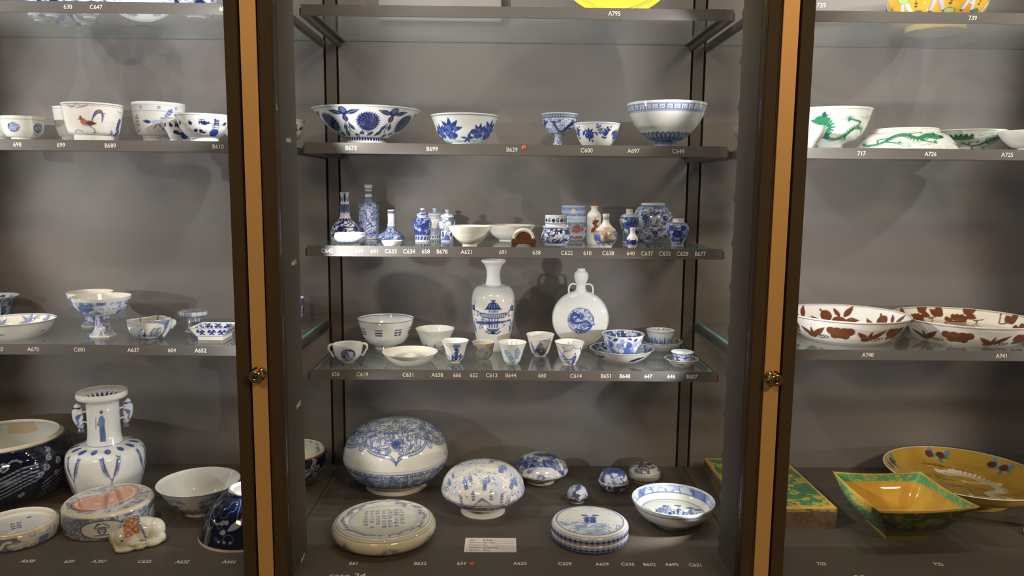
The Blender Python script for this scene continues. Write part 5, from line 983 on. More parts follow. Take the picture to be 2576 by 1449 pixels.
    ('cup_660', 'small_cup', 'cup', 'white cup with dark blue rocky mountain, standing before gap between vase and flask', None, (0.1004, 2.01, 1.1072), [[0.016, 0.0], 'foot_ring', [0.0166, 0.0019, 1], 'body', [0.0214, 0.0062], [0.0277, 0.0226], [0.032, 0.0388], [0.0378, 0.0583]], {'t': 0.0013}),
    ('cup_614', 'small_cup', 'cup', 'white cup with robed fisherman and bare blue branch, in front of the moonflask', None, (0.1703, 1.9107, 1.1072), [[0.0163, 0.0], 'foot_ring', [0.0168, 0.0035, 1], 'body', [0.0214, 0.0097], [0.0274, 0.0242], [0.0315, 0.0397], [0.038, 0.0583]], {'t': 0.0012}),
    ('saucer_648', 'saucer', 'saucer', 'large saucer with dark blue border under the duck-patterned cup', None, (0.3126, 1.963, 1.1072), [[0.0418, 0.0], 'foot_ring', [0.0429, -0.0043, 1], 'body', [0.0606, 0.0074], [0.0752, 0.0223], [0.0835, 0.0319]], {'t': 0.0016, 'inpaint': 'saucer_dark', 'flat': 10}),
    ('saucer_647', 'saucer', 'saucer', 'grey-blue bordered saucer at rear under the cup with blue waterweed strokes', None, (0.4481, 2.1155, 1.1072), [[0.0337, 0.0], 'foot_ring', [0.0349, -0.0026, 1], 'body', [0.0472, 0.0077], [0.0551, 0.0157], [0.0595, 0.0214]], {'t': 0.0015, 'inpaint': 'saucer_dark', 'flat': 8}),
    ('saucer_646', 'saucer', 'saucer', 'smallest saucer, scalloped blue border, at right front corner', None, (0.4569, 1.9048, 1.1072), [[0.0234, 0.0], 'foot_ring', [0.0239, -0.0014, 1], 'body', [0.0335, 0.008], [0.0406, 0.0163], [0.0431, 0.0183]], {'t': 0.0012, 'inpaint': 'saucer_dark', 'flat': 7}),
    ('cup_648', 'tea_bowl', 'cup', 'large tea bowl with blue ducks and lotus leaves, standing in a saucer', None, (0.315, 1.963, 1.1158), [[0.0282, 0.0], 'foot_ring', [0.0292, 0.0084, 1], 'body', [0.0397, 0.0201], [0.0479, 0.0371], [0.0521, 0.053], [0.0557, 0.0615]], {'inpaint': 'bowl_borderdark', 't': 0.0013}),
    ('cup_647', 'tea_bowl', 'cup', 'blue-streaked tea bowl in a saucer at the rear right', None, (0.4441, 2.1155, 1.1145), [[0.0191, 0.0], 'foot_ring', [0.0202, 0.0026, 1], 'body', [0.0292, 0.0106], [0.0337, 0.0243], [0.0404, 0.0449]], {'inpaint': 'rim_light', 't': 0.0013}),
    ('cup_646', 'tea_bowl', 'cup', 'smallest tea bowl, blue landscape, in smallest saucer', None, (0.4583, 1.9048, 1.1128), [[0.0173, 0.0], 'foot_ring', [0.0183, 0.0045, 1], 'body', [0.0223, 0.0107], [0.0243, 0.021], [0.0289, 0.0298]], {'inpaint': 'rim_light', 't': 0.0012}),
    ('box_661', 'domed_box', 'box', 'largest domed box, blue scroll cloud-collar on its cream lid', None, (-0.2976, 2.072, 0.718), [[0.0843, 0.0], 'foot_ring', [0.0843, 0.0045], [0.0809, 0.0157, 1], 'body', [0.0989, 0.0225], [0.1203, 0.0382], [0.136, 0.0585], [0.1445, 0.0787, 1], [0.1422, 0.0804, 1], 'lid', [0.1456, 0.0821, 1], [0.1461, 0.0877], [0.145, 0.0956], [0.1394, 0.1214], [0.1237, 0.1473], [0.1012, 0.1652], [0.0697, 0.1787], [0.036, 0.1855], [0.0, 0.1877]], {'closed': 1}),
    ('box_632', 'domed_box', 'box', 'egg-like domed box with garden figures under trees on its lid', None, (-0.048, 1.9019, 0.718), [[0.0581, 0.0], 'foot_ring', [0.0571, 0.0042], [0.0529, 0.0187, 1], 'body', [0.0726, 0.0259], [0.0934, 0.0394], [0.1069, 0.0529, 1], [0.1048, 0.0545, 1], 'lid', [0.1079, 0.056, 1], [0.1084, 0.0602], [0.1074, 0.0664], [0.1017, 0.0851], [0.0892, 0.1017], [0.0706, 0.1142], [0.0467, 0.1225], [0.0228, 0.1261], [0.0, 0.1271]], {'closed': 1}),
    ('box_620', 'domed_box', 'box', 'blue domed box with pagoda landscape lid, behind the largest boxes', None, (0.1123, 2.1081, 0.718), [[0.0401, 0.0], 'foot_ring', [0.0389, 0.0034], [0.0389, 0.0103, 1], 'body', [0.0573, 0.016], [0.0721, 0.0275], [0.0773, 0.0309, 1], [0.0756, 0.0321, 1], 'lid', [0.0784, 0.0332, 1], [0.079, 0.0355], [0.0767, 0.0412], [0.0687, 0.0561], [0.055, 0.0664], [0.0344, 0.0744], [0.016, 0.0767], [0.0, 0.0779]], {'closed': 1}),
    ('box_636', 'small_round_box', 'box', 'tiniest round box, blue and white, nearest behind the flat scenic box', None, (0.2045, 1.961, 0.718), [[0.0182, 0.0], 'foot_ring', [0.0182, 0.0032, 1], 'body', [0.0235, 0.0075], [0.0284, 0.0139, 1], [0.0273, 0.015, 1], 'lid', [0.0284, 0.016, 1], [0.0284, 0.0214], [0.0246, 0.0332], [0.016, 0.0407], [0.0086, 0.0428], [0.0, 0.0439]], {'closed': 1}),
    ('box_602', 'small_round_box', 'box', 'small round box with vivid blue landscape lid and wavy blue base', None, (0.3106, 2.0338, 0.718), [[0.0244, 0.0], 'foot_ring', [0.0266, 0.0022, 1], 'body', [0.0355, 0.01], [0.041, 0.0199], [0.0427, 0.0288], [0.041, 0.031, 1], 'lid', [0.0393, 0.031], [0.0388, 0.0388], [0.0343, 0.0499], [0.0244, 0.0576], [0.0122, 0.0609], [0.0, 0.062]], {'closed': 1}),
    ('box_695', 'tiered_box', 'box', 'small ribbed box with stepped disc lid at the back', None, (0.4128, 2.1131, 0.718), [[0.0322, 0.0], 'foot_ring', [0.0333, 0.0046, 1], 'body', [0.0414, 0.0092], [0.0448, 0.0138], [0.0448, 0.0184], [0.0431, 0.0201, 1], [0.0448, 0.0218], [0.0448, 0.0253], 'lid', [0.0437, 0.0264, 1], [0.0448, 0.0287], [0.0437, 0.0322], [0.0379, 0.0391], [0.0333, 0.0437, 1], [0.031, 0.0443], [0.0, 0.0443]], {'closed': 1}),
    ('cushion_661', 'flat_round_box', 'box', 'low cushion-shaped cream round box with inscribed recessed top', None, (-0.2798, 1.7398, 0.718), [[0.0905, 0.0], 'body', [0.1067, 0.0067], [0.1181, 0.0162], [0.1229, 0.0276], [0.1215, 0.0381], [0.1162, 0.0457, 1], [0.1129, 0.0453, 1], 'lid', [0.1129, 0.0486], [0.1067, 0.051], [0.0943, 0.0514, 1], [0.0896, 0.0505], [0.0857, 0.0462, 1], [0.0, 0.0462]], {'closed': 1}),
    ('box_609', 'flat_round_box', 'box', 'flat round box with boating figures over waves on white lid', None, (0.2133, 1.7478, 0.718), [[0.0825, 0.0], 'body', [0.0883, 0.0019], [0.0921, 0.0048], [0.0926, 0.0182], [0.0912, 0.0202, 1], 'lid', [0.0926, 0.0221], [0.0926, 0.0346], [0.0893, 0.0403], [0.0825, 0.0427], [0.0749, 0.0432], [0.0, 0.0441]], {'closed': 1}),
    ('bowl_621', 'shallow_bowl', 'bowl', 'wide shallow bowl with blue mountain scene inside and tree border', None, (0.4316, 1.8304, 0.718), [[0.0452, 0.0], 'foot_ring', [0.0452, 0.008, 1], 'body', [0.0602, 0.012], [0.0803, 0.0241], [0.0944, 0.0412], [0.1014, 0.0572], [0.1029, 0.0632]], {'t': 0.003, 'inpaint': 'dish_mountain', 'foot': 1, 'flat': 28}),
    ('bowl_generic', 'small_bowl', 'bowl', 'blue patterned bowl on upper left shelf, leftmost foot seen through glass', None, (-1.2008, 2.0597, 1.9657), [[0.0154, 0.0], 'foot_ring', [0.0154, 0.0041, 1], 'body', [0.0262, 0.0103], [0.0332, 0.0339], [0.035, 0.0617]], {'t': 0.0015}),
    ('bowl_generic', 'small_bowl', 'bowl', 'white and blue bowl near front of upper left shelf, second from its left end', None, (-1.1389, 2.0008, 1.9657), [[0.0145, 0.0], 'foot_ring', [0.0145, 0.004, 1], 'body', [0.024, 0.01], [0.0304, 0.0302], [0.032, 0.0549]], {'t': 0.0015}),
    ('bowl_generic', 'small_bowl', 'bowl', 'dark blue patterned bowl nearest the wall on upper left shelf', None, (-1.1717, 2.1371, 1.9657), [[0.0139, 0.0], 'foot_ring', [0.0139, 0.0043, 1], 'body', [0.0305, 0.0107], [0.0386, 0.0364], [0.0406, 0.0663]], {'t': 0.0016}),
    ('bowl_generic', 'small_bowl', 'bowl', 'blue and white bowl above label C647, near the fascia', None, (-1.0517, 2.0141, 1.9657), [[0.0146, 0.0], 'foot_ring', [0.0146, 0.004, 1], 'body', [0.0257, 0.0101], [0.0325, 0.0304], [0.0342, 0.0553]], {'t': 0.0015}),
    ('bowl_generic', 'small_bowl', 'bowl', 'blue and white bowl behind the one above label C647', None, (-1.1027, 2.0978, 1.9657), [[0.0147, 0.0], 'foot_ring', [0.0147, 0.0042, 1], 'body', [0.0267, 0.0105], [0.0339, 0.0335], [0.0357, 0.0608]], {'t': 0.0016}),
    ('bowl_generic', 'small_bowl', 'bowl', 'white bowl with dark flower at right end of the upper left shelf', None, (-0.7772, 1.9987, 1.9657), [[0.022, 0.0], 'foot_ring', [0.022, 0.004, 1], 'body', [0.0412, 0.01], [0.0522, 0.033], [0.055, 0.06]], {'t': 0.0015}),
    ('bowl_roundel', 'small_bowl', 'bowl', 'small cream bowl with round blue medallions on upper left side', None, (-1.2184, 1.98, 1.653), [[0.0262, 0.0], 'foot_ring', [0.0272, 0.012, 1], 'body', [0.0363, 0.0159], [0.0443, 0.0278], [0.0473, 0.0446], [0.0489, 0.0643]], {'t': 0.0014}),
    ('bowl_roundel', 'small_bowl', 'bowl', 'small bowl cut by left edge, behind the bowl with round medallions', None, (-1.3354, 2.07, 1.653), [[0.0274, 0.0], 'foot_ring', [0.0284, 0.0166, 1], 'body', [0.0358, 0.0207], [0.0421, 0.0331], [0.0452, 0.0507], [0.0472, 0.0661]], {'t': 0.0015}),
    ('bowl_leafy', 'flared_bowl', 'bowl', 'plain-sided bowl with dark leaf, half hidden behind the rooster bowl', None, (-1.1472, 2.08, 1.653), [[0.0276, 0.0], 'foot_ring', [0.0286, 0.0213, 1], 'body', [0.0349, 0.0254], [0.0402, 0.0431], [0.0433, 0.069], [0.0464, 0.099]], {'t': 0.0015}),
    ('bowl_rooster', 'footed_bowl', 'bowl', 'straight-sided bowl painted with a red and blue rooster', None, (-1.0353, 1.97, 1.653), [[0.0452, 0.0], 'foot_ring', [0.0451, 0.0192, 1], 'body', [0.0522, 0.0211], [0.0571, 0.0251], [0.0611, 0.0389], [0.066, 0.0654], [0.0708, 0.0957]], {'t': 0.0016, 'foot': 1}),
    ('bowl_birds', 'footed_bowl', 'bowl', 'faceted bowl with blue birds and bamboo, behind the lotus bowls', None, (-0.9094, 2.06, 1.653), [[0.04, 0.0], 'foot_ring', [0.042, 0.0245, 1], 'body', [0.0525, 0.0286], [0.0597, 0.0492], [0.0638, 0.08], [0.0658, 0.1087]], {'t': 0.0017, 'foot': 1}),
    ('bowl_lotus', 'small_bowl', 'bowl', 'small flared bowl with blue leaves tucked behind the lotus and character bowl', None, (-0.8193, 1.965, 1.653), [[0.0221, 0.0], 'foot_ring', [0.022, 0.0132, 1], 'body', [0.026, 0.0181], [0.033, 0.0378], [0.0419, 0.0643]], {'t': 0.0013}),
    ('bowl_lotus', 'small_bowl', 'bowl', 'white bowl with dark blue lotus plants and two characters beside the left pillar', None, (-0.7322, 1.9, 1.653), [[0.033, 0.0], 'foot_ring', [0.0329, 0.0128, 1], 'body', [0.0407, 0.0176], [0.0503, 0.029], [0.058, 0.0461], [0.0657, 0.066]], {'t': 0.0014, 'foot': 1}),
    ('bowl_lotus', 'small_bowl', 'bowl', 'lotus bowl mostly hidden behind the left pillar', None, (-0.6982, 2.08, 1.653), [[0.0361, 0.0], 'foot_ring', [0.0361, 0.0238, 1], 'body', [0.0446, 0.0301], [0.0509, 0.0426], [0.0551, 0.0613], [0.0592, 0.0769]], {'t': 0.0015}),
    ('bowl_lotus', 'small_bowl', 'bowl', 'dark-rimmed bowl glimpsed between left pillar and centre shelf', None, (-0.5707, 2.03, 1.653), [[0.0249, 0.0], 'foot_ring', [0.0249, 0.0158, 1], 'body', [0.0352, 0.0219], [0.0425, 0.0352], [0.0476, 0.0525], [0.0501, 0.0677]], {'t': 0.0015}),
    ('vase_flared', 'flared_vase', 'vase', 'blue panelled beaker with scalloped flaring lip at far left edge', None, (-1.427, 2.13, 1.1638), [[0.0291, 0.0], 'body', [0.0313, -0.0046], [0.0368, 0.0237], [0.0446, 0.0519], [0.0601, 0.0722], [0.0634, 0.0755]], {'t': 0.0018, 'inpaint': 'bluein'}),
    ('bowl_a670', 'shallow_bowl', 'bowl', 'shallow cream bowl with blue leafy sprig inside, far left', None, (-1.2574, 1.9555, 1.1638), [[0.0494, 0.0], 'foot_ring', [0.0504, -0.0066, 1], 'body', [0.0658, 0.0018], [0.0822, 0.0195], [0.0923, 0.0403]], {'t': 0.0016, 'inpaint': 'bowl_leafin'}),
    ('stemcup_wave', 'stem_cup', 'cup', 'nearer blue and white wave-patterned stem cup on lower left shelf', None, (-1.0323, 1.953, 1.1638), [[0.0329, 0.0], 'stem', [0.0329, 0.0019], [0.0247, 0.0123], [0.019, 0.0269], [0.0179, 0.0425], [0.0195, 0.0519, 1], 'body', [0.0307, 0.054], [0.0481, 0.0602], [0.0614, 0.0757], [0.0665, 0.0902], [0.0701, 0.1026]], {'t': 0.0015, 'inpaint': 'plain', 'foot': 1}),
    ('stemcup_wave', 'stem_cup', 'cup', 'rear wave-patterned stem cup, partly hidden by its larger twin', None, (-1.1343, 2.0891, 1.1638), [[0.0275, 0.0], 'stem', [0.0274, 0.0028], [0.0198, 0.0117], [0.0153, 0.0239], [0.0153, 0.0372], [0.0164, 0.045, 1], 'body', [0.0274, 0.0472], [0.0416, 0.055], [0.0525, 0.0705], [0.0563, 0.0837], [0.0584, 0.0947]], {'t': 0.0016, 'inpaint': 'plain', 'foot': 1}),
    ('bowl_generic', 'small_bowl', 'bowl', 'blue and white bowl edge peeping past the left pillar on lower shelf', None, (-0.6057, 2.161, 1.1638), [[0.0205, 0.0], 'foot_ring', [0.0205, -0.0002, 1], 'body', [0.0296, 0.0137], [0.0352, 0.0367], [0.0374, 0.0734]], {'t': 0.0015}),
    ('ped', 'pedestal_stand', 'stand', 'little pedestal with blue-patterned disc top, behind the rectangular tray', None, (-0.8293, 2.0289, 1.1638), [[0.0246, 0.0], 'stem', [0.0214, 0.0019], [0.0166, 0.0127], [0.0176, 0.0311], [0.0192, 0.0354, 1], 'top', [0.0384, 0.0441, 1], [0.0394, 0.0462], [0.0394, 0.0527], [0.0373, 0.0543, 1], [0.0, 0.0543]], {'closed': 1}),
    ('navy_big', 'fish_bowl', 'bowl', 'huge dark navy basin with white clouds and cream rim, far left', None, (-1.339, 1.9825, 0.718), [[0.1179, 0.0], 'body', [0.1447, 0.0236], [0.1661, 0.0589], [0.1747, 0.0964], [0.1693, 0.1286], [0.1532, 0.1565], [0.1393, 0.1672]], {'t': 0.0054, 'inpaint': 'basin'}),
    ('navy_big', 'fish_bowl', 'bowl', 'navy basin with white interior glimpsed right of the left pillar', None, (-0.5935, 2.0804, 0.718), [[0.0507, 0.0], 'body', [0.0699, 0.0135], [0.0879, 0.0394], [0.0969, 0.0653], [0.0958, 0.0901], [0.0879, 0.0991]], {'t': 0.0034, 'inpaint': 'basin2'}),
    ('vase_639', 'rouleau_vase', 'vase', 'big white vase with blue fisherman on neck and willow branches', None, (-1.0659, 1.99, 0.718), [[0.0646, 0.0], 'body', [0.069, -0.0202], [0.0775, 0.0046], [0.086, 0.0338], [0.0933, 0.0629], [0.0975, 0.0908], [0.0973, 0.113], [0.093, 0.1286], [0.0812, 0.1385], [0.0619, 0.1441], [0.0448, 0.1463, 1], 'neck', [0.0432, 0.1562], [0.041, 0.1716], [0.0399, 0.2046], [0.0398, 0.2397], [0.0408, 0.2593], [0.0487, 0.268], [0.0604, 0.2724], [0.063, 0.2789], [0.0614, 0.2876]], {'t': 0.0032, 'neckinner': 1, 'inpaint': 'vase_in'}),
    ('drum_707', 'inkstone_drum', 'inkstone', 'blue patterned drum inkstone with brown peach-shaped grinding well', None, (-0.9701, 1.8124, 0.718), [[0.0986, 0.0], 'body', [0.1025, 0.0039], [0.1035, 0.0099], [0.1035, 0.0513], [0.1025, 0.0592], [0.0986, 0.0631, 1], 'top', [0.0966, 0.0646], [0.0, 0.0646]], {'closed': 1}),
    ('lid_658', 'upturned_round_box', 'box', 'upturned round box half with blue cloud side and marked underside', None, (-1.1503, 1.7361, 0.718), [[0.0832, 0.0], 'body', [0.087, 0.0038], [0.0889, 0.0113], [0.0889, 0.0284], [0.086, 0.0359], [0.0823, 0.0378]], {'t': 0.0066, 'inpaint': 'mark', 'flat': 30}),
    ('bowl_632', 'footed_bowl', 'bowl', 'open white bowl with grey-blue scrolls beside the left pillar', None, (-0.7761, 1.8831, 0.718), [[0.0358, 0.0], 'foot_ring', [0.0358, 0.0123, 1], 'body', [0.0512, 0.0174], [0.0696, 0.0338], [0.0839, 0.0553], [0.0932, 0.0696], [0.1013, 0.0819]], {'t': 0.002, 'foot': 1}),
    ('bowl_navyinv', 'upturned_bowl', 'bowl', 'upside-down navy bowl with silvery fish, white foot upwards', None, (-0.6159, 1.7719, 0.718), [[0.1141, 0.0], 'body', [0.1083, 0.0135], [0.0948, 0.0464], [0.0774, 0.0754], [0.058, 0.0929], [0.0445, 0.0987, 1], 'foot_ring', [0.0416, 0.1006], [0.0406, 0.1122], [0.0377, 0.1141, 1], [0.0348, 0.1122], [0.0329, 0.1083, 1], [0.0, 0.1074]], {'closed': 1}),
    ('bowl_green', 'footed_bowl', 'bowl', 'large white bowl with green dragon, beside the right pillar', None, (0.8521, 2.02, 1.653), [[0.0302, 0.0], 'foot_ring', [0.0312, 0.0197, 1], 'body', [0.0395, 0.0238], [0.0644, 0.034], [0.0799, 0.0544], [0.0891, 0.0768], [0.0942, 0.0951], [0.0993, 0.1083]], {'t': 0.0019, 'foot': 1}),
    ('plain', 'plain_bowl', 'bowl', 'small plain cream bowl before the green dragon bowl', None, (0.7331, 1.87, 1.653), [[0.0154, 0.0], 'body', [0.025, 0.0138], [0.0346, 0.028], [0.0394, 0.0403], [0.0413, 0.0525]], {'t': 0.0013}),
    ('green_inv', 'upturned_dish', 'dish', 'upturned white dish with green dragons, foot ring upwards', None, (1.049, 2.02, 1.653), [[0.1262, 0.0], 'body', [0.1229, 0.0145], [0.1124, 0.0279], [0.0998, 0.0412], [0.0873, 0.0483], [0.0811, 0.0493, 1], 'foot_ring', [0.08, 0.0514], [0.0779, 0.0606], [0.0758, 0.0616, 1], [0.0727, 0.0596], [0.0, 0.0585]], {'closed': 1}),
    ('green_dish', 'dish', 'dish', 'shallow upright dish with green dragons behind the upturned one', None, (1.2441, 2.07, 1.653), [[0.0385, 0.0], 'foot_ring', [0.0395, 0.0181, 1], 'body', [0.0534, 0.0245], [0.0704, 0.0371], [0.0832, 0.0517], [0.0916, 0.0612]], {'t': 0.0017, 'foot': 1}),
    ('plain', 'plain_bowl', 'bowl', 'plain pale bowl cut by right edge of the picture', None, (1.3153, 1.92, 1.653), [[0.0298, 0.0], 'foot_ring', [0.0308, 0.0081, 1], 'body', [0.0446, 0.013], [0.0614, 0.0276], [0.0732, 0.0422], [0.0781, 0.051]], {'t': 0.0015}),
    ('bowl_green', 'small_bowl', 'bowl', 'small green-patterned bowl glimpsed between centre shelf and right pillar', None, (0.6622, 2.06, 1.653), [[0.0212, 0.0], 'foot_ring', [0.0212, 0.0148, 1], 'body', [0.0318, 0.0221], [0.0444, 0.0398], [0.0508, 0.0533], [0.0549, 0.0637]], {'t': 0.0016}),
    ('dish_copper', 'large_dish', 'dish', 'large white dish with brown pomegranates inside, beside the right pillar', None, (0.9143, 2.0001, 1.1649), [[0.0937, 0.0], 'foot_ring', [0.0969, -0.0041, 1], 'body', [0.1107, 0.0035], [0.1328, 0.024], [0.1465, 0.0456], [0.159, 0.066]], {'t': 0.0023, 'inpaint': 'dish_pome', 'flat': 17, 'foot': 1}),
    ('dish_copper', 'large_dish', 'dish', 'large cream dish with brown grapes inside, at the right edge', None, (1.2473, 2.023, 1.1649), [[0.1143, 0.0], 'foot_ring', [0.1165, -0.0104, 1], 'body', [0.1315, -0.0017], [0.154, 0.018], [0.1678, 0.0377], [0.1773, 0.0541]], {'t': 0.0024, 'inpaint': 'dish_grape', 'flat': 17, 'foot': 1}),
    ('yellow_dish', 'large_dish', 'dish', 'big yellow dish with white dragon and blue flowers, behind the square bowl', None, (1.2789, 2.015, 0.718), [[0.1104, 0.0], 'foot_ring', [0.1126, 0.011, 1], 'body', [0.138, 0.0221], [0.1767, 0.042], [0.2032, 0.0707]], {'t': 0.0033, 'inpaint': 'yellow_dragon', 'flat': 18, 'foot': 1}),
    ('yellow_foot', 'pot_foot', 'pot', 'pale yellow pot with dark figures cut by lower right corner', None, (1.3472, 1.7514, 0.718), [[0.062, 0.0], 'body', [0.0659, 0.0097], [0.0581, 0.0291], [0.0484, 0.0581]], {'t': 0.0029}),
    ('bowl_boys', 'deep_bowl', 'bowl', 'yellow bowl with boys at play on upper right shelf', None, (1.1212, 2.05, 1.9657), [[0.0716, 0.0], 'foot_ring', [0.0726, 0.0145, 1], 'body', [0.0872, 0.0197], [0.1048, 0.0374], [0.1162, 0.0623], [0.1224, 0.0882], [0.1255, 0.1141]], {'t': 0.0021, 'foot': 1}),
]
NUM = [('C5', 'A795', 0.252), ('C4', 'B673', -0.3613), ('C4', 'B699', -0.1705), ('C4', 'B629', 0.0179), ('C4', '*', 0.0461), ('C4', 'C600', 0.1946), ('C4', 'A697', 0.3056), ('C4', 'C649', 0.4121), ('C3', 'C642', -0.4225), ('C3', '643', -0.3826), ('C3', '644', -0.3465), ('C3', '641', -0.3094), ('C3', 'C633', -0.2704), ('C3', 'C634', -0.2266), ('C3', '658', -0.1866), ('C3', 'B678', -0.1476), ('C3', 'A621', -0.0885), ('C3', '691', -0.0007), ('C3', '638', 0.0795), ('C3', 'C622', 0.1522), ('C3', '610', 0.2019), ('C3', 'C638', 0.2517), ('C3', '640', 0.3063), ('C3', 'C637', 0.3456), ('C3', 'C635', 0.3887), ('C3', 'C628', 0.431), ('C3', 'B677', 0.4742), ('C2', '636', -0.4086), ('C2', 'C619', -0.3436), ('C2', 'C631', -0.2309), ('C2', 'A638', -0.1599), ('C2', '666', -0.1112), ('C2', '652', -0.0703), ('C2', 'C613', -0.0265), ('C2', 'B644', 0.0203), ('C2', '660', 0.0974), ('C2', 'C614', 0.1804), ('C2', 'B651', 0.2547), ('C2', 'B648', 0.3006), ('C2', '647', 0.3584), ('C2', '646', 0.4152), ('C2', 'B607', 0.4662), ('L5', '630', -1.0041), ('L5', 'C647', -0.9398), ('L5', '604', -0.6483), ('L4', '698', -1.1419), ('L4', '699', -1.0401), ('L4', 'B689', -0.9252), ('L4', 'B610', -0.6735), ('L2', '620', -1.2217), ('L2', 'A670', -1.1394), ('L2', 'C601', -1.0273), ('L2', 'A637', -0.8978), ('L2', '604', -0.8046), ('L2', 'A652', -0.7353), ('R5', '739', 1.0866), ('R4', '717', 0.8482), ('R4', 'A726', 1.0134), ('R4', 'A725', 1.197), ('R2', 'A740', 0.8976), ('R2', 'A741', 1.2292)]
FT = [('A658', -1.0524, 1.6164), ('639', -0.9605, 1.6154), ('A707', -0.8948, 1.616), ('C625', -0.794, 1.6168), ('A632', -0.7098, 1.6157), ('A666', -0.606, 1.6166), ('661', -0.328, 1.6117), ('B632', -0.1803, 1.613), ('634', -0.0881, 1.6138), ('*', -0.066, 1.6158), ('A620', 0.0426, 1.6149), ('C609', 0.1432, 1.6139), ('A609', 0.2268, 1.6128), ('C636', 0.284, 1.6133), ('B602', 0.3328, 1.6119), ('A695', 0.3829, 1.6123), ('C621', 0.4361, 1.6109), ('703', 0.723, 1.6188), ('723', 0.9885, 1.6192)]
SIDE = [('shelf 4', 1.6084, 1.645), ('shelf 3', 1.6222, 1.3896), ('shelf 2', 1.6294, 1.0768), ('shelf 1', 1.6312, 0.7207)]
# ------------------------------------------------------------------ the showcase shell (structure)
PX = [BX + k * P for k in range(-1, 3)]; XL, XR = PX[0] - .05, PX[-1] + .05
wb = struct(box('wall_back', XL, XR, D2 + .012, D2 + .03, ZF - .05, ZTOP, M_SLOT))
def part(o, parent): return o
for k in range(3):
    a, b = PX[k] + .0215, PX[k + 1] - .0215
    if k == 0: a = XL
    if k == 2: b = XR
    box('wall_panel', a, b, D2, D2 + .012, ZF, ZTOP, M_WALL, wb)
for k in (1, 2): box('upright', PX[k] - .0145, PX[k] + .0145, D2 + .001, D2 + .012, ZF, ZTOP, M_LINER, wb)
fl = struct(box('floor', XL, XR, D0 + .03, D2 + .012, ZF - .05, ZF - .006, M_SLOT))
for k in range(3):
    a, b = PX[k] + .0012, PX[k + 1] - .0012
    if k == 0: a = XL
    if k == 2: b = XR
    box('floor_panel', a, b, D0 + .035, D2 - .0005, ZF - .006, ZF, M_FLOOR, fl)
struct(box('ceiling', XL, XR, D0, D2 + .03, ZTOP, ZTOP + .04, M_WALL))
struct(box('wall_left', XL - .02, XL, D0, D2 + .03, ZF - .05, ZTOP, M_WALL)); struct(box('wall_right', XR, XR + .02, D0, D2 + .03, ZF - .05, ZTOP, M_WALL))
struct(box('trim_1', XL - .02, XR + .02, D0 - .02, D0 + .03, .0, ZF - .05, M_STILE))
for k in range(3): struct(box('door_%d' % (k + 1), PX[k] + .047, PX[k + 1] - .047, D0 + .012, D0 + .018, ZF - .05, ZTOP, M_DOORG))
# ------------------------------------------------------------------ pillars between the doors
PL = {1: 'dark bronze pillar with brass strip left of the centre case', 2: 'dark bronze pillar with brass strip right of the centre case', 0: 'bronze pillar closing the left end of the case', 3: 'bronze pillar closing the right end of the case'}
for k, x in enumerate(PX):
    r = empty('case_pillar', (x, D0, ZF - .05), 0, PL[k], 'pillar'); H = ZTOP - ZF + .05
    for s in (-1, 1):
        a, b = sorted((s * .0195, s * .0455)); st = box('door_stile', a, b, 0, .036, 0, H, M_STILE, r, .0012)
        a, b = sorted((s * .0195, s * .0215)); box('door_edge_bead', a, b, -.0012, .0, 0, H, M_STILE, st)
        a, b = sorted((s * .0395, s * .0455)); box('liner_panel', a, b, .0365, .158, 0, H, M_LINER, r)
    box('brass_strip', -.0155, .0155, .002, .03, 0, H, M_BRASS, r, .0006)
    box('pillar_core', -.039, .039, .0365, .157, 0, H, M_SLOT, r)
    lr = box('lamp_rail', -.03, .03, .158, .19, 0, H, M_LED, r)
    hood = None
    for s in (-1, 1):
        if (k == 0 and s < 0) or (k == 3 and s > 0): continue
        for z in LEDZ:
            if hood is None:
                bm = bmesh.new(); bmesh.ops.create_uvsphere(bm, u_segments=14, v_segments=8, radius=1); 
                for v in bm.verts: v.co = Vector((v.co.x * .023, v.co.y * .020, v.co.z * .024))
                hood = bm_obj('lamp_hood', bm, M_LED, lr, True); h = hood
            else: h = hood.copy(); col.objects.link(h); h.parent = lr
            h.location = (s * (.0205 if s < 0 else .015), .174, z - (ZF - .05))
    if k in (1, 2):   # round brass lock standing proud of the strip
        zl = EYE - .363 - (ZF - .05) - .012; 
        def ring(name, rr, m, par): 
            V, Q = turn(np.array(rr), np.linspace(-pi, pi, 40, endpoint=False)); o = np_mesh(name, V, Q, None, m, par); return o
        lk = ring('lock', [(0, .030), (.0028, .030), (.0030, .034), (.0085, .0345), (.0118, .0335), (.0128, .031), (.0128, .012), (.0155, .010), (.0155, 0), (0, 0)], M_BRASSP, r)
        lk.location = (0, .0, zl); lk.rotation_euler = (pi / 2, 0, 0); lk.scale = (1, 1, .85)
        kh = ring('keyhole', [(0, .0352), (.0040, .0352), (.0042, .0346), (.0042, .02), (0, .02)], M_SLOT, lk)
        for i in range(6):
            t = radians(-90 + (i - 2.5) * 24) if k == 1 else radians(90 + (i - 2.5) * 24); mk = box('engraved_mark', -.0006, .0006, -.0011, .0011, .0344, .0348, M_STILE, lk); mk.location = (.0095 * cos(t), .0095 * sin(t), 0); mk.rotation_euler = (0, 0, t + pi / 2)
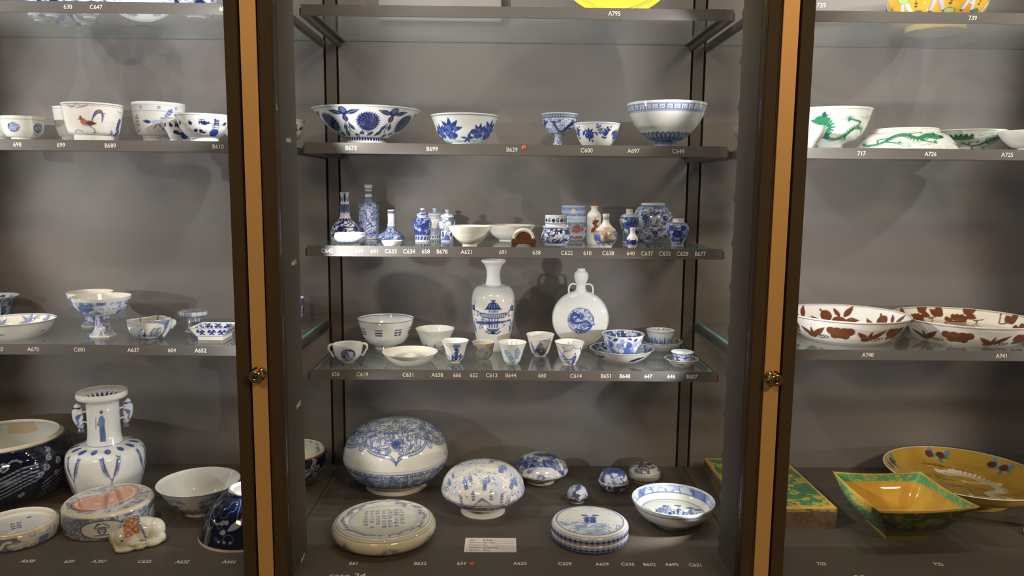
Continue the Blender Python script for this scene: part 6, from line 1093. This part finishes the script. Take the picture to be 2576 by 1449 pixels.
# ------------------------------------------------------------------ glass shelves
def shelf(surf, k, z, label):
    a, b = PX[k] + .020, PX[k + 1] - .020; r = empty('glass_shelf', ((a + b) / 2, D1, z), 0, label, 'shelf'); w_ = (b - a) / 2; dp = D2 - D1
    g = box('glass_panel', -w_ + .011, w_ - .011, .0022, dp - .002, -.0075, 0, M_SHELF, r)
    e = box('polished_edge', -w_ + .0102, -w_ + .011, .003, dp - .003, -.0075, -.0002, M_EDGE, g); box('polished_edge', w_ - .011, w_ - .0102, .003, dp - .003, -.0075, -.0002, M_EDGE, g); box('polished_edge', -w_ + .011, w_ - .011, dp - .002, dp - .0012, -.0074, -.0062, M_EDGE, g)
    f = box('fascia', -w_, w_, 0, .0022, -.0245, .0012, M_FASC, r, .0006)
    for s in (-1, 1):
        rl = box('side_rail', min(s * (w_ - .0095), s * (w_ + .004)), max(s * (w_ - .0095), s * (w_ + .004)), .0024, dp, -.024, -.0065, M_RAIL, r, .0008)
        box('rail_flange', min(s * (w_ - .020), s * (w_ - .0095)), max(s * (w_ - .020), s * (w_ - .0095)), .004, dp, -.0105, -.0078, M_RAIL, rl)
    for sf, t, X in NUM:
        if sf != surf: continue
        if t == '*':
            V, Q = turn(np.array([(0, .0006), (.0052, .0006), (.0053, 0)]), np.linspace(-pi, pi, 24, endpoint=False)); d = np_mesh('red_dot', V, Q, None, M_RED, f); d.location = (X - (a + b) / 2, -.0001, -.006); d.rotation_euler = (pi / 2, 0, 0); continue
        text_obj('number_label', t, .0142, Matrix.Translation((X - (a + b) / 2, -.0002, -.0118)) @ Matrix.Rotation(pi / 2, 4, 'X'), M_TEXT, f, squash=.93, bold=.00015)
    return r
shelf('C5', 1, Z5, 'centre case glass shelf with yellow plate, topmost')
shelf('C4', 1, Z4, 'centre case shelf carrying five blue and white bowls')
shelf('C3', 1, Z3, 'centre case shelf crowded with miniature vases and jars')
shelf('C2', 1, Z2, 'centre case glass shelf with cups, saucers and two tall vases')
shelf('L5', 0, Z5, 'top left glass shelf seen from below, labelled 630 and C647')
shelf('L4', 0, Z4, 'left case shelf carrying the rooster bowl and lotus bowls')
shelf('L2', 0, ZSL, 'left case glass shelf under the two wave stem cups')
shelf('R5', 2, Z5, 'top right glass shelf under the yellow bowl with boys')
shelf('R4', 2, Z4, 'right case shelf carrying green dragon bowls')
shelf('R2', 2, ZSR, 'right case glass shelf under two brown-painted dishes')
# lettering on the floor and on the liner of the left pillar
for t, X, Y in FT:
    if t == '*':
        V, Q = turn(np.array([(0, .0005), (.0056, .0005), (.0057, 0)]), np.linspace(-pi, pi, 24, endpoint=False)); d = np_mesh('red_dot', V, Q, None, M_RED, fl); d.location = (X, Y, ZF); d.scale = (1, 1.2, 1); continue
    text_obj('number_label', t, .0142, Matrix.Translation((X, Y, ZF + .0003)) @ Matrix.Diagonal((1, 1.35, 1, 1)), M_TEXT, fl, squash=.98, bold=.0001)
for t, X in (('case 24', -.331), ('case 25', .757)): text_obj('case_label', t, .0265, Matrix.Translation((X, 1.5575, ZF + .0003)), M_TEXT, fl, squash=1.0)
for t, Y, Z in SIDE: 
    o = text_obj('shelf_label', t, .0150, Matrix.Translation((PX[1] + .0458, Y, Z)) @ Matrix(((0, 0, 1, 0), (1, 0, 0, 0), (0, 1, 0, 0), (0, 0, 0, 1))), M_TEXT, None, squash=.95); struct(o); o.name = 'trim_text'
# pale information panels hung high on the back wall
def info(x0, x1, z0, txt, label):
    r = empty('info_panel', ((x0 + x1) / 2, D2, z0), 0, label, 'panel'); w_ = (x1 - x0) / 2
    box('panel_board', -w_, w_, -.022, 0, 0, .30, M_PANEL, r); box('panel_edge', w_, w_ + .006, -.024, 0, .0, .30, M_SLOT, r)
    if txt: text_obj('panel_text', txt, .018, Matrix.Translation((-w_ + .02, -.0225, .045)) @ Matrix.Rotation(pi / 2, 4, 'X'), M_TEXT, r)
info(-.352, -.012, EYE + .462, None, 'plain grey panel on the back wall above the top centre shelf')
info(.86, 1.063, EYE + .470, '739', 'grey panel marked 739 on the back wall behind the top right shelf')
# ------------------------------------------------------------------ all turned vessels
BUILT = {}
for sp in POTS:
    BUILT[sp[0] + '|' + sp[4 - 1]] = make_pot(sp)
def find(fn): return [v for k2, v in BUILT.items() if k2.startswith(fn + '|')][0]
# dragon-shaped handles of the white cup
r, ob = find('cup_medallion')
for s in (-1, 1):
    tube('handle', [(s * .0345, 0, .0445), (s * .041, 0, .0455), (s * .047, 0, .041), (s * .0475, 0, .033), (s * .044, 0, .027), (s * .040, 0, .020), (s * .037, 0, .0155), (s * .0305, 0, .018)], [.0022, .0034, .0036, .0026, .0022, .0026, .0026, .0022], M_POT, r, 10, 1.1, (.78, .77, .73), res=5)
# twin fish handles on the tall vase neck
r, ob = find('vase_639'); VTOP = [p for p in POTS if p[0] == 'vase_639'][0][6][-1][1]
for s in (-1, 1):
    zc = ob['neck'].data.vertices[len(ob['neck'].data.vertices) - 1].co.z * 0 + VTOP - .068
    b = tube('fish_handle', [(s * .055, 0, zc + .038), (s * .0575, 0, zc + .034), (s * .060, 0, zc + .018), (s * .0585, 0, zc), (s * .0545, 0, zc - .018), (s * .053, 0, zc - .026), (s * .053, 0, zc - .036)], [.004, .0095, .0125, .0125, .0085, .0055, .0085], M_POT, r, 14, .75, (.62, .68, .76), res=6)
    n = len(b.data.vertices); a = b.data.color_attributes['paint']; co = np.empty(n * 3, np.float32); b.data.vertices.foreach_get('co', co); co = co.reshape(-1, 3); C = np.ones((n, 4), np.float32); C[:, :3] = (.66, .70, .76); C[(np.sin(co[:, 2] * 1900) > .35) & (co[:, 2] < zc + .02), :3] = MB; C[co[:, 2] < zc - .024, :3] = (.12, .16, .26); C[(np.abs(co[:, 2] - zc - .03) < .0018), :3] = NV; a.data.foreach_set('color', C.ravel())
    for dz in (.016, -.012): tube('lug', [(s * .038, -.004, zc + dz), (s * .045, -.004, zc + dz + .003), (s * .052, -.002, zc + dz)], .0026, M_POT, b, 8, 1, (.62, .6, .55))
# ------------------------------------------------------------------ vessels that are not turned
def patch(name, p00, p10, p11, p01, nu, nv, cv, m, parent, bulge=None):
    """painted four-cornered sheet; canvas x 0..100 along u, y 0..100 along v"""
    p = [np.array(q, float) for q in (p00, p10, p11, p01)]; u, v = np.meshgrid(np.linspace(0, 1, nu + 1), np.linspace(0, 1, nv + 1)); U, Vv = u[..., None], v[..., None]
    X = (p[0] * (1 - U) + p[1] * U) * (1 - Vv) + (p[3] * (1 - U) + p[2] * U) * Vv
    if bulge is not None: X = X + bulge(u, v)
    V = X.reshape(-1, 3); i = np.arange(nv)[:, None]; j = np.arange(nu)[None, :]; w_ = nu + 1; Q = np.stack([i * w_ + j, i * w_ + j + 1, (i + 1) * w_ + j + 1, (i + 1) * w_ + j], -1).reshape(-1, 4)
    C = cv.sample(u.ravel() * 100, v.ravel() * 100) if isinstance(cv, Cv) else np.tile(np.array(cv), (len(V), 1))
    return V, Q, C
def join(name, parts, m, parent):
    V, Q, C, n = [], [], [], 0
    for v, q_, c_ in parts: V.append(v); Q.append(q_ + n); C.append(c_); n += len(v)
    return np_mesh(name, np.vstack(V), np.vstack(Q), np.vstack(C), m, parent)
def sq(cx, cy, hx, hy, z, a=0.0):
    A = radians(a); return [(cx + x * hx * cos(A) - y * hy * sin(A), cy + x * hx * sin(A) + y * hy * cos(A), z) for x, y in ((-1, -1), (1, -1), (1, 1), (-1, 1))]
def frustum(name, lo, hi, cvs, m, parent, nu=60, nv=24, bulge=None, flip=False):
    ps = []
    for i in range(4):
        j = (i + 1) % 4; c = cvs[i] if isinstance(cvs, list) else cvs
        ps.append(patch('', lo[i], lo[j], hi[j], hi[i], nu, nv, c, m, None, bulge and bulge(i)))
    return join(name, ps, m, parent)
# small rectangular tray
r = empty('rectangular_tray', (-.738, 1.935, ZSL), 0, 'small rectangular tray with blue flowers, beside the left pillar', 'tray')
cv = Cv(0, 100, 0, 100, .34, 3.2, WH, False)
for x in (26, 58, 88): cv.bloom(x, 46, 6, BL); cv.spray(x - 12, 40, 60, 13, BL, 3, 5, False); cv.spray(x + 12, 46, 130, 12, BL, 3, 5, False); cv.leaf(x, 30, 200, 12, 5, BL); cv.leaf(x, 30, -20, 12, 5, BL)
cv.stroke([(1, 2), (99, 2), (99, 97), (1, 97), (1, 2)], 1.2, MB)
lo, hi = sq(0, 0, .034, .036, .010), sq(0, 0, .050, .044, .033); frustum('tray_wall', lo, hi, cv, M_POT, r, 70, 24)
lo2, hi2 = sq(0, 0, .032, .034, .0125), sq(0, 0, .0482, .0422, .033); fr_ = frustum('tray_lining', hi2, lo2, cv, M_POT, r, 60, 20); V, Q, C = patch('', *lo2, 4, 4, (.80, .78, .76), None, None); np_mesh('tray_floor', V, Q, C, M_POT, fr_)
ps = [patch('', hi[i], hi[(i + 1) % 4], hi2[(i + 1) % 4], hi2[i], 2, 1, (.82, .80, .78), None, None) for i in range(4)]; join('rim', ps, M_POT, r)
ps = [patch('', *[q_ for q_ in (f0[i], f0[(i + 1) % 4], f1[(i + 1) % 4], f1[i])], 2, 1, (.80, .76, .68), None, None) for f0, f1 in ((sq(0, 0, .031, .033, 0), sq(0, 0, .032, .034, .0105)),) for i in range(4)]; join('foot', ps, M_POT, r)
# yellow and green square bowl standing on a corner
r = empty('square_bowl', (.985, 1.800, ZF), radians(0), 'square flaring bowl, green dragons outside and golden yellow inside', 'bowl')
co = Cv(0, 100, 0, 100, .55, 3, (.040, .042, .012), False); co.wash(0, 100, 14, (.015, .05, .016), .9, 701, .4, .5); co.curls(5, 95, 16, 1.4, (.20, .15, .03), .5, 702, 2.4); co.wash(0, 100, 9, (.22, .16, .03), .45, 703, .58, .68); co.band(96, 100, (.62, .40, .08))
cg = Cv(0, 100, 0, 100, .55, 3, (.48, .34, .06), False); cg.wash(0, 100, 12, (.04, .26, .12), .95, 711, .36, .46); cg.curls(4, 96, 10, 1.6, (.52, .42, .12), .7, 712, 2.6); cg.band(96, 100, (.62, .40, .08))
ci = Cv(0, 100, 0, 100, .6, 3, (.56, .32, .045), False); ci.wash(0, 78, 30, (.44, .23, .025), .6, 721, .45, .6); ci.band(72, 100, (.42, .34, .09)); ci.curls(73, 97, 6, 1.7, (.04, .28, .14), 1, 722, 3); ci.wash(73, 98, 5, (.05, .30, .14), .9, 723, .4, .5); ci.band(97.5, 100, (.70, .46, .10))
LZ = dict(lo=[(-.060, -.066, .013), (.058, -.058, .013), (.060, .058, .013), (-.055, .055, .013)], hi=[(-.117, -.135, .105), (.128, -.118, .110), (.110, .105, .110), (-.118, .115, .105)])
lo, hi = LZ['lo'], LZ['hi']
def blg(i):
    lo_, hi_ = lo, hi; n = np.array(((0, -1, 0), (1, 0, 0), (0, 1, 0), (-1, 0, 0))[i], float)
    return lambda u, v: (np.sin(pi * v) * .024 * np.sin(pi * u) ** .3)[..., None] * n + (-.006 * np.sin(pi * u) * v ** 4)[..., None] * np.array((0, 0, 1.))
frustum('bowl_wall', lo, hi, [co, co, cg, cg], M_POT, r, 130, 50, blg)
def shr(L, f, dz): c0 = np.mean(np.array(L), 0); return [tuple(c0 + (np.array(p_) - c0) * np.array((f, f, 1)) + np.array((0, 0, dz))) for p_ in L]
lo2, hi2 = shr(lo, .9, .006), shr(hi, .972, .0)
def blg2(i): f = blg(i); return lambda u, v: f(u, v) * .85
li = frustum('bowl_lining', lo2, hi2, ci, M_POT, r, 110, 44, blg2); V, Q, C = patch('', *lo2, 6, 6, (.62, .30, .02), None, None); np_mesh('bowl_floor', V, Q, C, M_POT, li)
ps = []
for i in range(4):
    j = (i + 1) % 4; A = patch('', hi[i], hi[j], hi[j], hi[i], 130, 1, (.72, .46, .10), None, None); u = np.linspace(0, 1, 131); Vt = A[0].copy().reshape(2, 131, 3)
    Vt[0] = np.array(hi[i]) * (1 - u[:, None]) + np.array(hi[j]) * u[:, None]; Vt[1] = np.array(hi2[i]) * (1 - u[:, None]) + np.array(hi2[j]) * u[:, None]
    Vt[0, :, 2] -= .006 * np.sin(pi * u); Vt[1, :, 2] -= .0051 * np.sin(pi * u); Vt[..., 2] += .0006; ps.append((Vt.reshape(-1, 3), A[1], A[2]))
join('rim', ps, M_POT, r)
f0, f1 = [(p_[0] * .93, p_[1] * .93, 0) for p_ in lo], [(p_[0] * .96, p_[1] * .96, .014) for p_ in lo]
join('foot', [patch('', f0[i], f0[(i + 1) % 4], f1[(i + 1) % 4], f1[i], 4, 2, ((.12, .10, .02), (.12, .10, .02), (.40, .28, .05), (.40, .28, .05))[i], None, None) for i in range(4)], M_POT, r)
# green and yellow glazed tile with bare clay sides
r = empty('glazed_tile', (.72, 1.97, ZF), 0, 'thick green and yellow glazed tile with bare clay sides behind the right pillar', 'tile')
ct = Cv(0, 100, 0, 100, 1.6, 3, (.50, .34, .05), False); ct.wash(4, 97, 17, (.025, .17, .07), .95, 731, .44, .49, octv=3); ct.wash(4, 97, 7, (.03, .20, .08), .9, 733, .54, .6); ct.curls(4, 97, 11, 1.2, (.02, .10, .04), .8, 732, 2.6); ct.stroke([(1, 1), (99, 1), (99, 99), (1, 99), (1, 1)], 3, (.62, .40, .05)); ct.wash(0, 6, 5, (.66, .44, .08), .9, 735, .3, .4)
TB = [(-.125, -.170, 0), (.112, -.170, 0), (.108, .205, 0), (-.118, .215, 0)]; TT_ = [(-.120, -.168, .048), (.118, -.163, .050), (.118, .200, .044), (-.118, .208, .044)]
V, Q, C = patch('', *TT_, 150, 230, ct, None, None); np_mesh('glazed_top', V, Q, C, M_POT, r)
cs = Cv(0, 100, 0, 100, .25, 3, (.15, .105, .068), False); cs.wash(0, 100, 10, (.10, .066, .045), .7, 741, .4, .6); cs.wash(0, 100, 3, (.21, .16, .11), .4, 742, .55, .7); cs.wash(84, 100, 5, (.5, .33, .06), .9, 743, .3, .5)
join('clay_side', [patch('', TB[i], TB[(i + 1) % 4], TT_[(i + 1) % 4], TT_[i], 90, 16, cs, None, None) for i in range(4)], M_MATTE, r)
# moonflask
FX, FY = .2173, 2.115
r = empty('moonflask', (FX, FY, Z2), math.atan2(-FX, FY), 'flat round white moonflask with gourd neck and blue dragon medallion', 'vase')
kk = .00112; R0 = 71 * kk; cz = R0 + .0035
cd = Cv(-100, 100, -100, 100, 1, 2.4, (.79, .79, .78), False); ins = lambda X, Y: (np.hypot(X, Y) < 46).astype(float)
cd.ell(0, 0, 46, 46, (.60, .66, .78)); cd.curls(-46, 46, 9, 1.6, (.05, .09, .30), .9, 751, 3.2, inside=ins); cd.wash(-46, 46, 7, (.08, .13, .38), .8, 752, .52, .58, inside=ins); cd.mum(0, 16, 13, MB, LB, 14); cd.ell(0, 0, 46, 46, MB, line=1.5)
cd.dragon([(-4, 14), (-26, 26), (-34, 2), (-14, -10), (20, -4), (34, -22), (10, -36), (-20, -28)], 9, (.04, .08, .30)); cd.ell(0, 0, 94, 94, (.70, .70, .70), line=1.4)
rowsF = [(0, .028), (.25, .0275), (.55, .025), (.80, .0205), (.90, .0178), (.925, .0165), (.94, .0175), (.975, .013), (1.0, .006), (1.005, 0), (1.0, -.006), (.975, -.013), (.94, -.0175), (.80, -.0205), (.5, -.025), (0, -.028)]
D, _i = smooth_profile([(a * R0, b) for a, b in rowsF], .0016); V, Q = turn(D[:, :2], np.linspace(-pi, pi, 300, endpoint=False)); X_, Y_ = V[:, 0].copy(), V[:, 1].copy(); C = cd.sample(X_ / R0 * 100 - 2, Y_ / R0 * 100 + 4 * 0 + 2); C[V[:, 2] < 0] = (.79, .79, .78)
V2 = np.stack([X_, -V[:, 2], Y_ + cz], 1); np_mesh('flask_body', V2, Q, C, M_POT, r)
def lath(name, pts, color, parent, m=None, step=.002, n=72, loc=(0, 0, 0), sc_=(1, 1, 1)):
    D, _ = smooth_profile(pts, step); V, Q = turn(D, np.linspace(-pi, pi, n, endpoint=False)); o = np_mesh(name, V, Q, np.tile(np.array(color), (len(V), 1)), m or M_POT, parent); o.location = loc; o.scale = sc_; return o
zb = 2 * R0
nk = lath('gourd_neck', [(.021, zb - .008), (.0165, zb + .002), (.0135, zb + .011), (.0135, zb + .021), (.0185, zb + .034), (.0200, zb + .045), (.0175, zb + .055), (.0115, zb + .061), (.0110, zb + .066, 1), (.0095, zb + .066), (.0085, zb + .058), (0, zb + .05)], (.79, .79, .77), r)
lath('foot', [(0, 0), (.021, 0, 1), (.0215, .002), (.018, .008), (.012, .014)], (.78, .78, .75), r, sc_=(1.05, .75, 1))
for s in (-1, 1): tube('handle', [(s * .0125, 0, zb + .020), (s * .022, 0, zb + .0225), (s * .031, 0, zb + .017), (s * .034, 0, zb + .005), (s * .0335, 0, zb - .006), (s * .042, 0, zb - .015), (s * .050, 0, zb - .022)], [.0022, .0026, .0026, .0026, .003, .003, .001], M_POT, r, 12, 1.3, (.79, .79, .77), res=5)
# carved wooden stand with a white porcelain arch
r = empty('brush_rest', (.0485, 1.862, Z3), 0, 'small carved dark wooden stand holding a white porcelain arch', 'stand')
bm = bmesh.new(); box_bm(bm, -.0295, .0295, -.014, .014, .008, .0185, .0015); sd = bm_obj('stand_body', bm, M_WOOD, r)
for sx in (-1, 1):
    for sy in (-1, 1):
        bm = bmesh.new(); xo = sx * .022; vs = [(xo - sx * .010, .008), (xo + sx * .0055, .008), (xo + sx * .0075, .002), (xo + sx * .0075, 0), (xo - sx * .004, 0), (xo - sx * .004, .0025)]; y0 = sy * .0105
        a = [bm.verts.new((x, y0 - .0025, z)) for x, z in vs]; b = [bm.verts.new((x, y0 + .0025, z)) for x, z in vs]; bm.faces.new(a); bm.faces.new(b[::-1]); [bm.faces.new((a[i], b[i], b[(i + 1) % 6], a[(i + 1) % 6])) for i in range(6)]; bmesh.ops.recalc_face_normals(bm, faces=bm.faces); bm_obj('leg', bm, M_WOOD, r)
V, Q = turn(np.array([(0, -.005), (.0185, -.005), (.0185, .005), (0, .005)]), np.linspace(-pi, pi, 49)); V2 = np.stack([V[:, 0], V[:, 2], np.maximum(V[:, 1], 0) * 1.0 + .0183], 1); np_mesh('wooden_crest', V2, Q, None, M_WOOD, sd, False)
tube('porcelain_arch', [(.0235 * cos(t), 0, .0205 + .0215 * sin(t)) for t in np.linspace(0, pi, 13)], .0042, M_POT, r, 14, 1.9, (.80, .78, .72), res=3)
# fluffy dust clump behind the plain cream bowl is left out: only the bowl is porcelain
# loan card
r = empty('loan_card', (-.025, 1.7035, ZF), 0, 'white handwritten loan card lying on the centre floor', 'card')
card = box('card_sheet', -.0605, .0605, -.035, .035, 0, .0012, M_CARD, r)
for i, (a, b) in enumerate((('Date', '8/12/24'), ('Object No.', 'FE41.1074'), ('Description', 'Box'), ('Destination', 'Conservation'), ('Signature', 'Harris'))):
    z = .0014; y = .023 - i * .0125
    text_obj('card_print', a + ':', .0062, Matrix.Translation((-.050, y, z)), M_INK, card, .0001, 'LEFT'); text_obj('card_writing', b, .0068, Matrix.Translation((-.018, y, z)), M_INK, card, .0001, 'LEFT'); box('card_rule', -.018, .056, y - .0045, y - .0041, .0012, .0014, M_LINER, card)
# propped plates on the top shelves
def plate(name, loc, rz, R_, label, cat, cvf, base, rim=(.7, .7, .7), tilt=12, step=.0028):
    r = empty(name, loc, rz, label, cat); T = radians(tilt); c_ = Cv(-100, 100, -100, 100, 1, 1.6, base, False); cvf(c_)
    D, _ = smooth_profile([(0, .004), (R_ * .55, .004), (R_ * .62, .006), (R_ * .97, .026), (R_, .028), (R_ * .985, .0245, 1), (R_ * .6, .0), (R_ * .55, -.006), (R_ * .52, -.006, 1), (R_ * .5, .0005), (0, .0005)], step); V, Q = turn(D, np.linspace(-pi, pi, 220, endpoint=False)); C = c_.sample(V[:, 0] / R_ * 100, V[:, 1] / R_ * 100); n = len(V)
    X, Y, Zc = V[:, 0], V[:, 1] + R_, V[:, 2]; V2 = np.stack([X, -Zc * cos(T) + Y * sin(T) + .03, Y * cos(T) + Zc * sin(T)], 1); V2[:, 2] -= V2[:, 2].min(); 
    np_mesh('plate_body', V2, Q, C, M_POT, r); st = tube('plate_stand', [(-.02, .068, .0016), (0, .064, .0016), (.02, .068, .0016), (.018, .071, .03)], .0014, M_PANEL, r, 8); return r
def yp(c): ring_d(c, 91, 1.6, (.10, .10, .06)); ring_d(c, 87, 1.0, (.10, .10, .06)); c.wash(-100, 100, 20, (.70, .56, .05), .5, 801); c.ell(0, 0, 33, 33, (.10, .1, .08)); c.ell(0, 0, 31, 31, (.72, .68, .5)); [c.ell(60 * cos(a), 60 * sin(a), 9, 9, (.78, .62, .06), .8) for a in np.arange(0, 6.2, .8)]
plate('yellow_plate', (.268, 1.905, Z5), 0, .158, 'bright yellow plate propped upright above label A795', 'plate', yp, (.80, .64, .05))
def bp_(c): ring_d(c, 98, 2, WH); ring_d(c, 95, 1.5, MB); ring_d(c, 66, 1.5, MB); c.ell(0, 0, 62, 62, (.62, .66, .74)); c.wash(-60, 60, 18, MB, .7, 811, .5, .6); [c.ell(80 * sin(a), -80 * cos(a), 11, 8, GB) or c.glyph(80 * sin(a), -80 * cos(a), 12, LB, 1.6, int(a * 10)) for a in np.arange(-.3, 6, .78)]
plate('patterned_plate', (-.93, 2.035, Z5), radians(20), .094, 'white plate with blue medallions propped upright on top left shelf', 'plate', bp_, (.76, .78, .80))
plate('patterned_plate', (-.612, 1.93, Z5), radians(14), .088, 'white and blue plate edge beyond the left pillar on top shelf', 'plate', bp_, (.76, .78, .80))
plate('yellow_plate', (1.435, 1.90, Z5), radians(-35), .105, 'yellow plate on a stand at the top right corner', 'plate', yp, (.74, .56, .06))
# ------------------------------------------------------------------ modelled figures: blended lumps
def blend(name, lumps, voxel, parent, paintfn, m=None, smooth=6):
    bm = bmesh.new()
    for (c, rr, rot) in lumps:
        b2 = bmesh.ops.create_icosphere(bm, subdivisions=3, radius=1); M_ = Matrix.Translation(c) @ Matrix.Rotation(radians(rot[0]), 4, 'X') @ Matrix.Rotation(radians(rot[1]), 4, 'Y') @ Matrix.Rotation(radians(rot[2]), 4, 'Z') @ Matrix.Diagonal((*rr, 1)); bmesh.ops.transform(bm, matrix=M_, verts=b2['verts'])
    me = bpy.data.meshes.new(name); bm.to_mesh(me); bm.free(); t = bpy.data.objects.new('tmp', me); col.objects.link(t)
    md = t.modifiers.new('r', 'REMESH'); md.mode = 'VOXEL'; md.voxel_size = voxel; md.use_smooth_shade = True; s_ = t.modifiers.new('s', 'SMOOTH'); s_.iterations = smooth; s_.factor = .5
    dg = bpy.context.evaluated_depsgraph_get(); dg.update(); m2 = bpy.data.meshes.new_from_object(t.evaluated_get(dg)); bpy.data.objects.remove(t); m2.name = name
    m2.polygons.foreach_set('use_smooth', [True] * len(m2.polygons)); n = len(m2.vertices); co = np.empty(n * 3, np.float32); m2.vertices.foreach_get('co', co); co = co.reshape(-1, 3)
    a = m2.color_attributes.new('paint', 'FLOAT_COLOR', 'POINT'); C = np.ones((n, 4), np.float32); C[:, :3] = paintfn(co); a.data.foreach_set('color', C.ravel()); m2.materials.clear(); m2.materials.append(m or M_POT)
    return link(bpy.data.objects.new(name, m2), parent)
# recumbent elephant, head turned to the viewer's left, trunk curled along the ground to the right
r = empty('elephant_figurine', (-.847, 1.700, ZF), math.atan2(.847, 1.70), 'small porcelain elephant lying down, trunk curled to the right', 'figurine')
def ep(co):
    C = np.tile(np.array((.64, .62, .52)), (len(co), 1)); x, y, z = co.T
    sad = (x > -.030) & (x < .006) & (z > .034) & (y < .035); n_ = np.sin(x * 400) * np.sin(z * 350 + y * 300)
    C[sad] = (.40, .17, .09); C[sad & (n_ > .3)] = (.60, .34, .22)
    b = np.abs(x - .004 - (.055 - z) * .35) < .0028; b &= (z > .018) & (y < .03); C[b] = (.06, .09, .20); C[b & (np.sin(z * 1800) > .3)] = (.40, .45, .55)
    C[(np.hypot(x + .006, y - .002) < .0055) & (z > .058)] = (.05, .03, .02); return C
lum = [((.010, .012, .030), (.040, .030, .030), (0, 0, 0)), ((-.008, .008, .044), (.026, .024, .024), (0, 0, 0)), ((.034, .008, .027), (.026, .028, .027), (0, 0, 0)), ((-.030, -.012, .029), (.023, .021, .022), (0, 20, 0)), ((-.018, -.016, .018), (.020, .017, .014), (0, 15, 0)),
       ((-.050, -.008, .026), (.009, .014, .019), (0, -12, 20)), ((-.046, -.018, .019), (.007, .006, .016), (0, 0, 0)), ((-.026, -.024, .006), (.024, .014, .008), (0, 0, 0)), ((.002, -.026, .008), (.015, .013, .009), (0, 0, 0)), ((.030, -.020, .008), (.020, .014, .009), (0, 0, 12)), ((.046, -.008, .012), (.014, .016, .013), (0, 0, 0))]
lum += [((-.012 + .0065 * i, -.031 - .001 * i + .00035 * i * i, .0165 - .0008 * i + .0004 * i * (i > 3)), (.0085 - .0006 * i, .0065 - .0004 * i, .0065 - .0004 * i), (0, 10, 0)) for i in range(7)]
e = blend('elephant_body', lum, .0011, r, ep, smooth=4)
for s, c_ in ((1, (-.0335, -.0335, .030)),):
    bm = bmesh.new(); bmesh.ops.create_uvsphere(bm, u_segments=12, v_segments=8, radius=.0022); o = bm_obj('eye', bm, M_INK, e, True); o.location = c_; o.scale = (1.5, .6, .8)
tube('spout_rim', [(-.006 + .0065 * cos(t), .002 + .005 * sin(t), .0672) for t in np.linspace(0, 2 * pi, 13)], .0014, M_POT, r, 8, 1, (.52, .40, .26), res=2)
# moulded peach-shaped pouring cup with leaves and a twig handle
r = empty('moulded_cup', (-.9025, 1.928, ZSL), math.atan2(.9, 1.93), 'grey-blue moulded cup shaped like a fruit, with leafy twig handle', 'cup')
th = np.linspace(-pi, pi, 160, endpoint=False); D, _ = smooth_profile([(.022, 0), (.030, .003), (.042, .016), (.047, .032), (.0485, .044), (.050, .0475), (.0485, .0485), (.0465, .046), (.043, .030), (.030, .010), (0, .007)], .002); V, Q = turn(D, th)
T_ = np.tile(th, len(D)); Z_ = V[:, 2] / .048; f_ = 1 + (.05 * np.cos(5 * T_ + .6) + .03 * np.cos(9 * T_)) * (1.2 - Z_ * .5); V[:, 0] *= f_; V[:, 1] *= f_ * .9; V[:, 2] += .002 * np.sin(3 * T_) * (Z_ > .8)
cm = Cv(-180, 180, 0, 100, .4, 2.4, (.62, .60, .54), True); cm.wash(0, 100, 40, (.34, .36, .38), .7, 901, .48, .62); cm.curls(0, 100, 50, 4, (.10, .13, .24), .8, 902, 2); cm.spray(60, 20, 80, 60, (.12, .15, .28), 5, 14); cm.bloom(-20, 40, 8, NV)
C = cm.sample(np.degrees(T_), np.clip(np.repeat(np.linspace(0, 200, len(D)), 160), 0, 100)); C[np.repeat(np.arange(len(D)) > len(D) * .55, 160)] = (.62, .56, .44); cu = np_mesh('cup_body', V, Q, C, M_POT, r)
tube('twig_handle', [(.030, -.034, .006), (.040, -.026, .020), (.047, -.020, .034), (.050, -.010, .044), (.043, -.018, .049), (.028, -.030, .044)], [.004, .0055, .006, .005, .0045, .0035], M_POT, r, 10, 1.2, (.42, .46, .54), res=5)
blend('fruit', [((.056, -.004, .036), (.0085, .008, .010), (0, 0, 0)), ((.052, -.010, .028), (.006, .006, .008), (0, 20, 0))], .0012, r, lambda co: np.tile(np.array((.62, .62, .60)), (len(co), 1)))
for a, b_ in ((.018, -.040), (.006, -.043), (-.020, -.040)): tube('leaf', [(a, b_, .010), (a + .003, b_ - .003, .020), (a + .009, b_ - .001, .032)], [.001, .0055, .001], M_POT, r, 8, .45, (.20, .24, .36), res=5)
tube('leaf', [(.020, -.036, .043), (.030, -.034, .0455), (.042, -.026, .044)], [.001, .006, .002], M_POT, r, 8, .5, (.22, .27, .40), res=5)
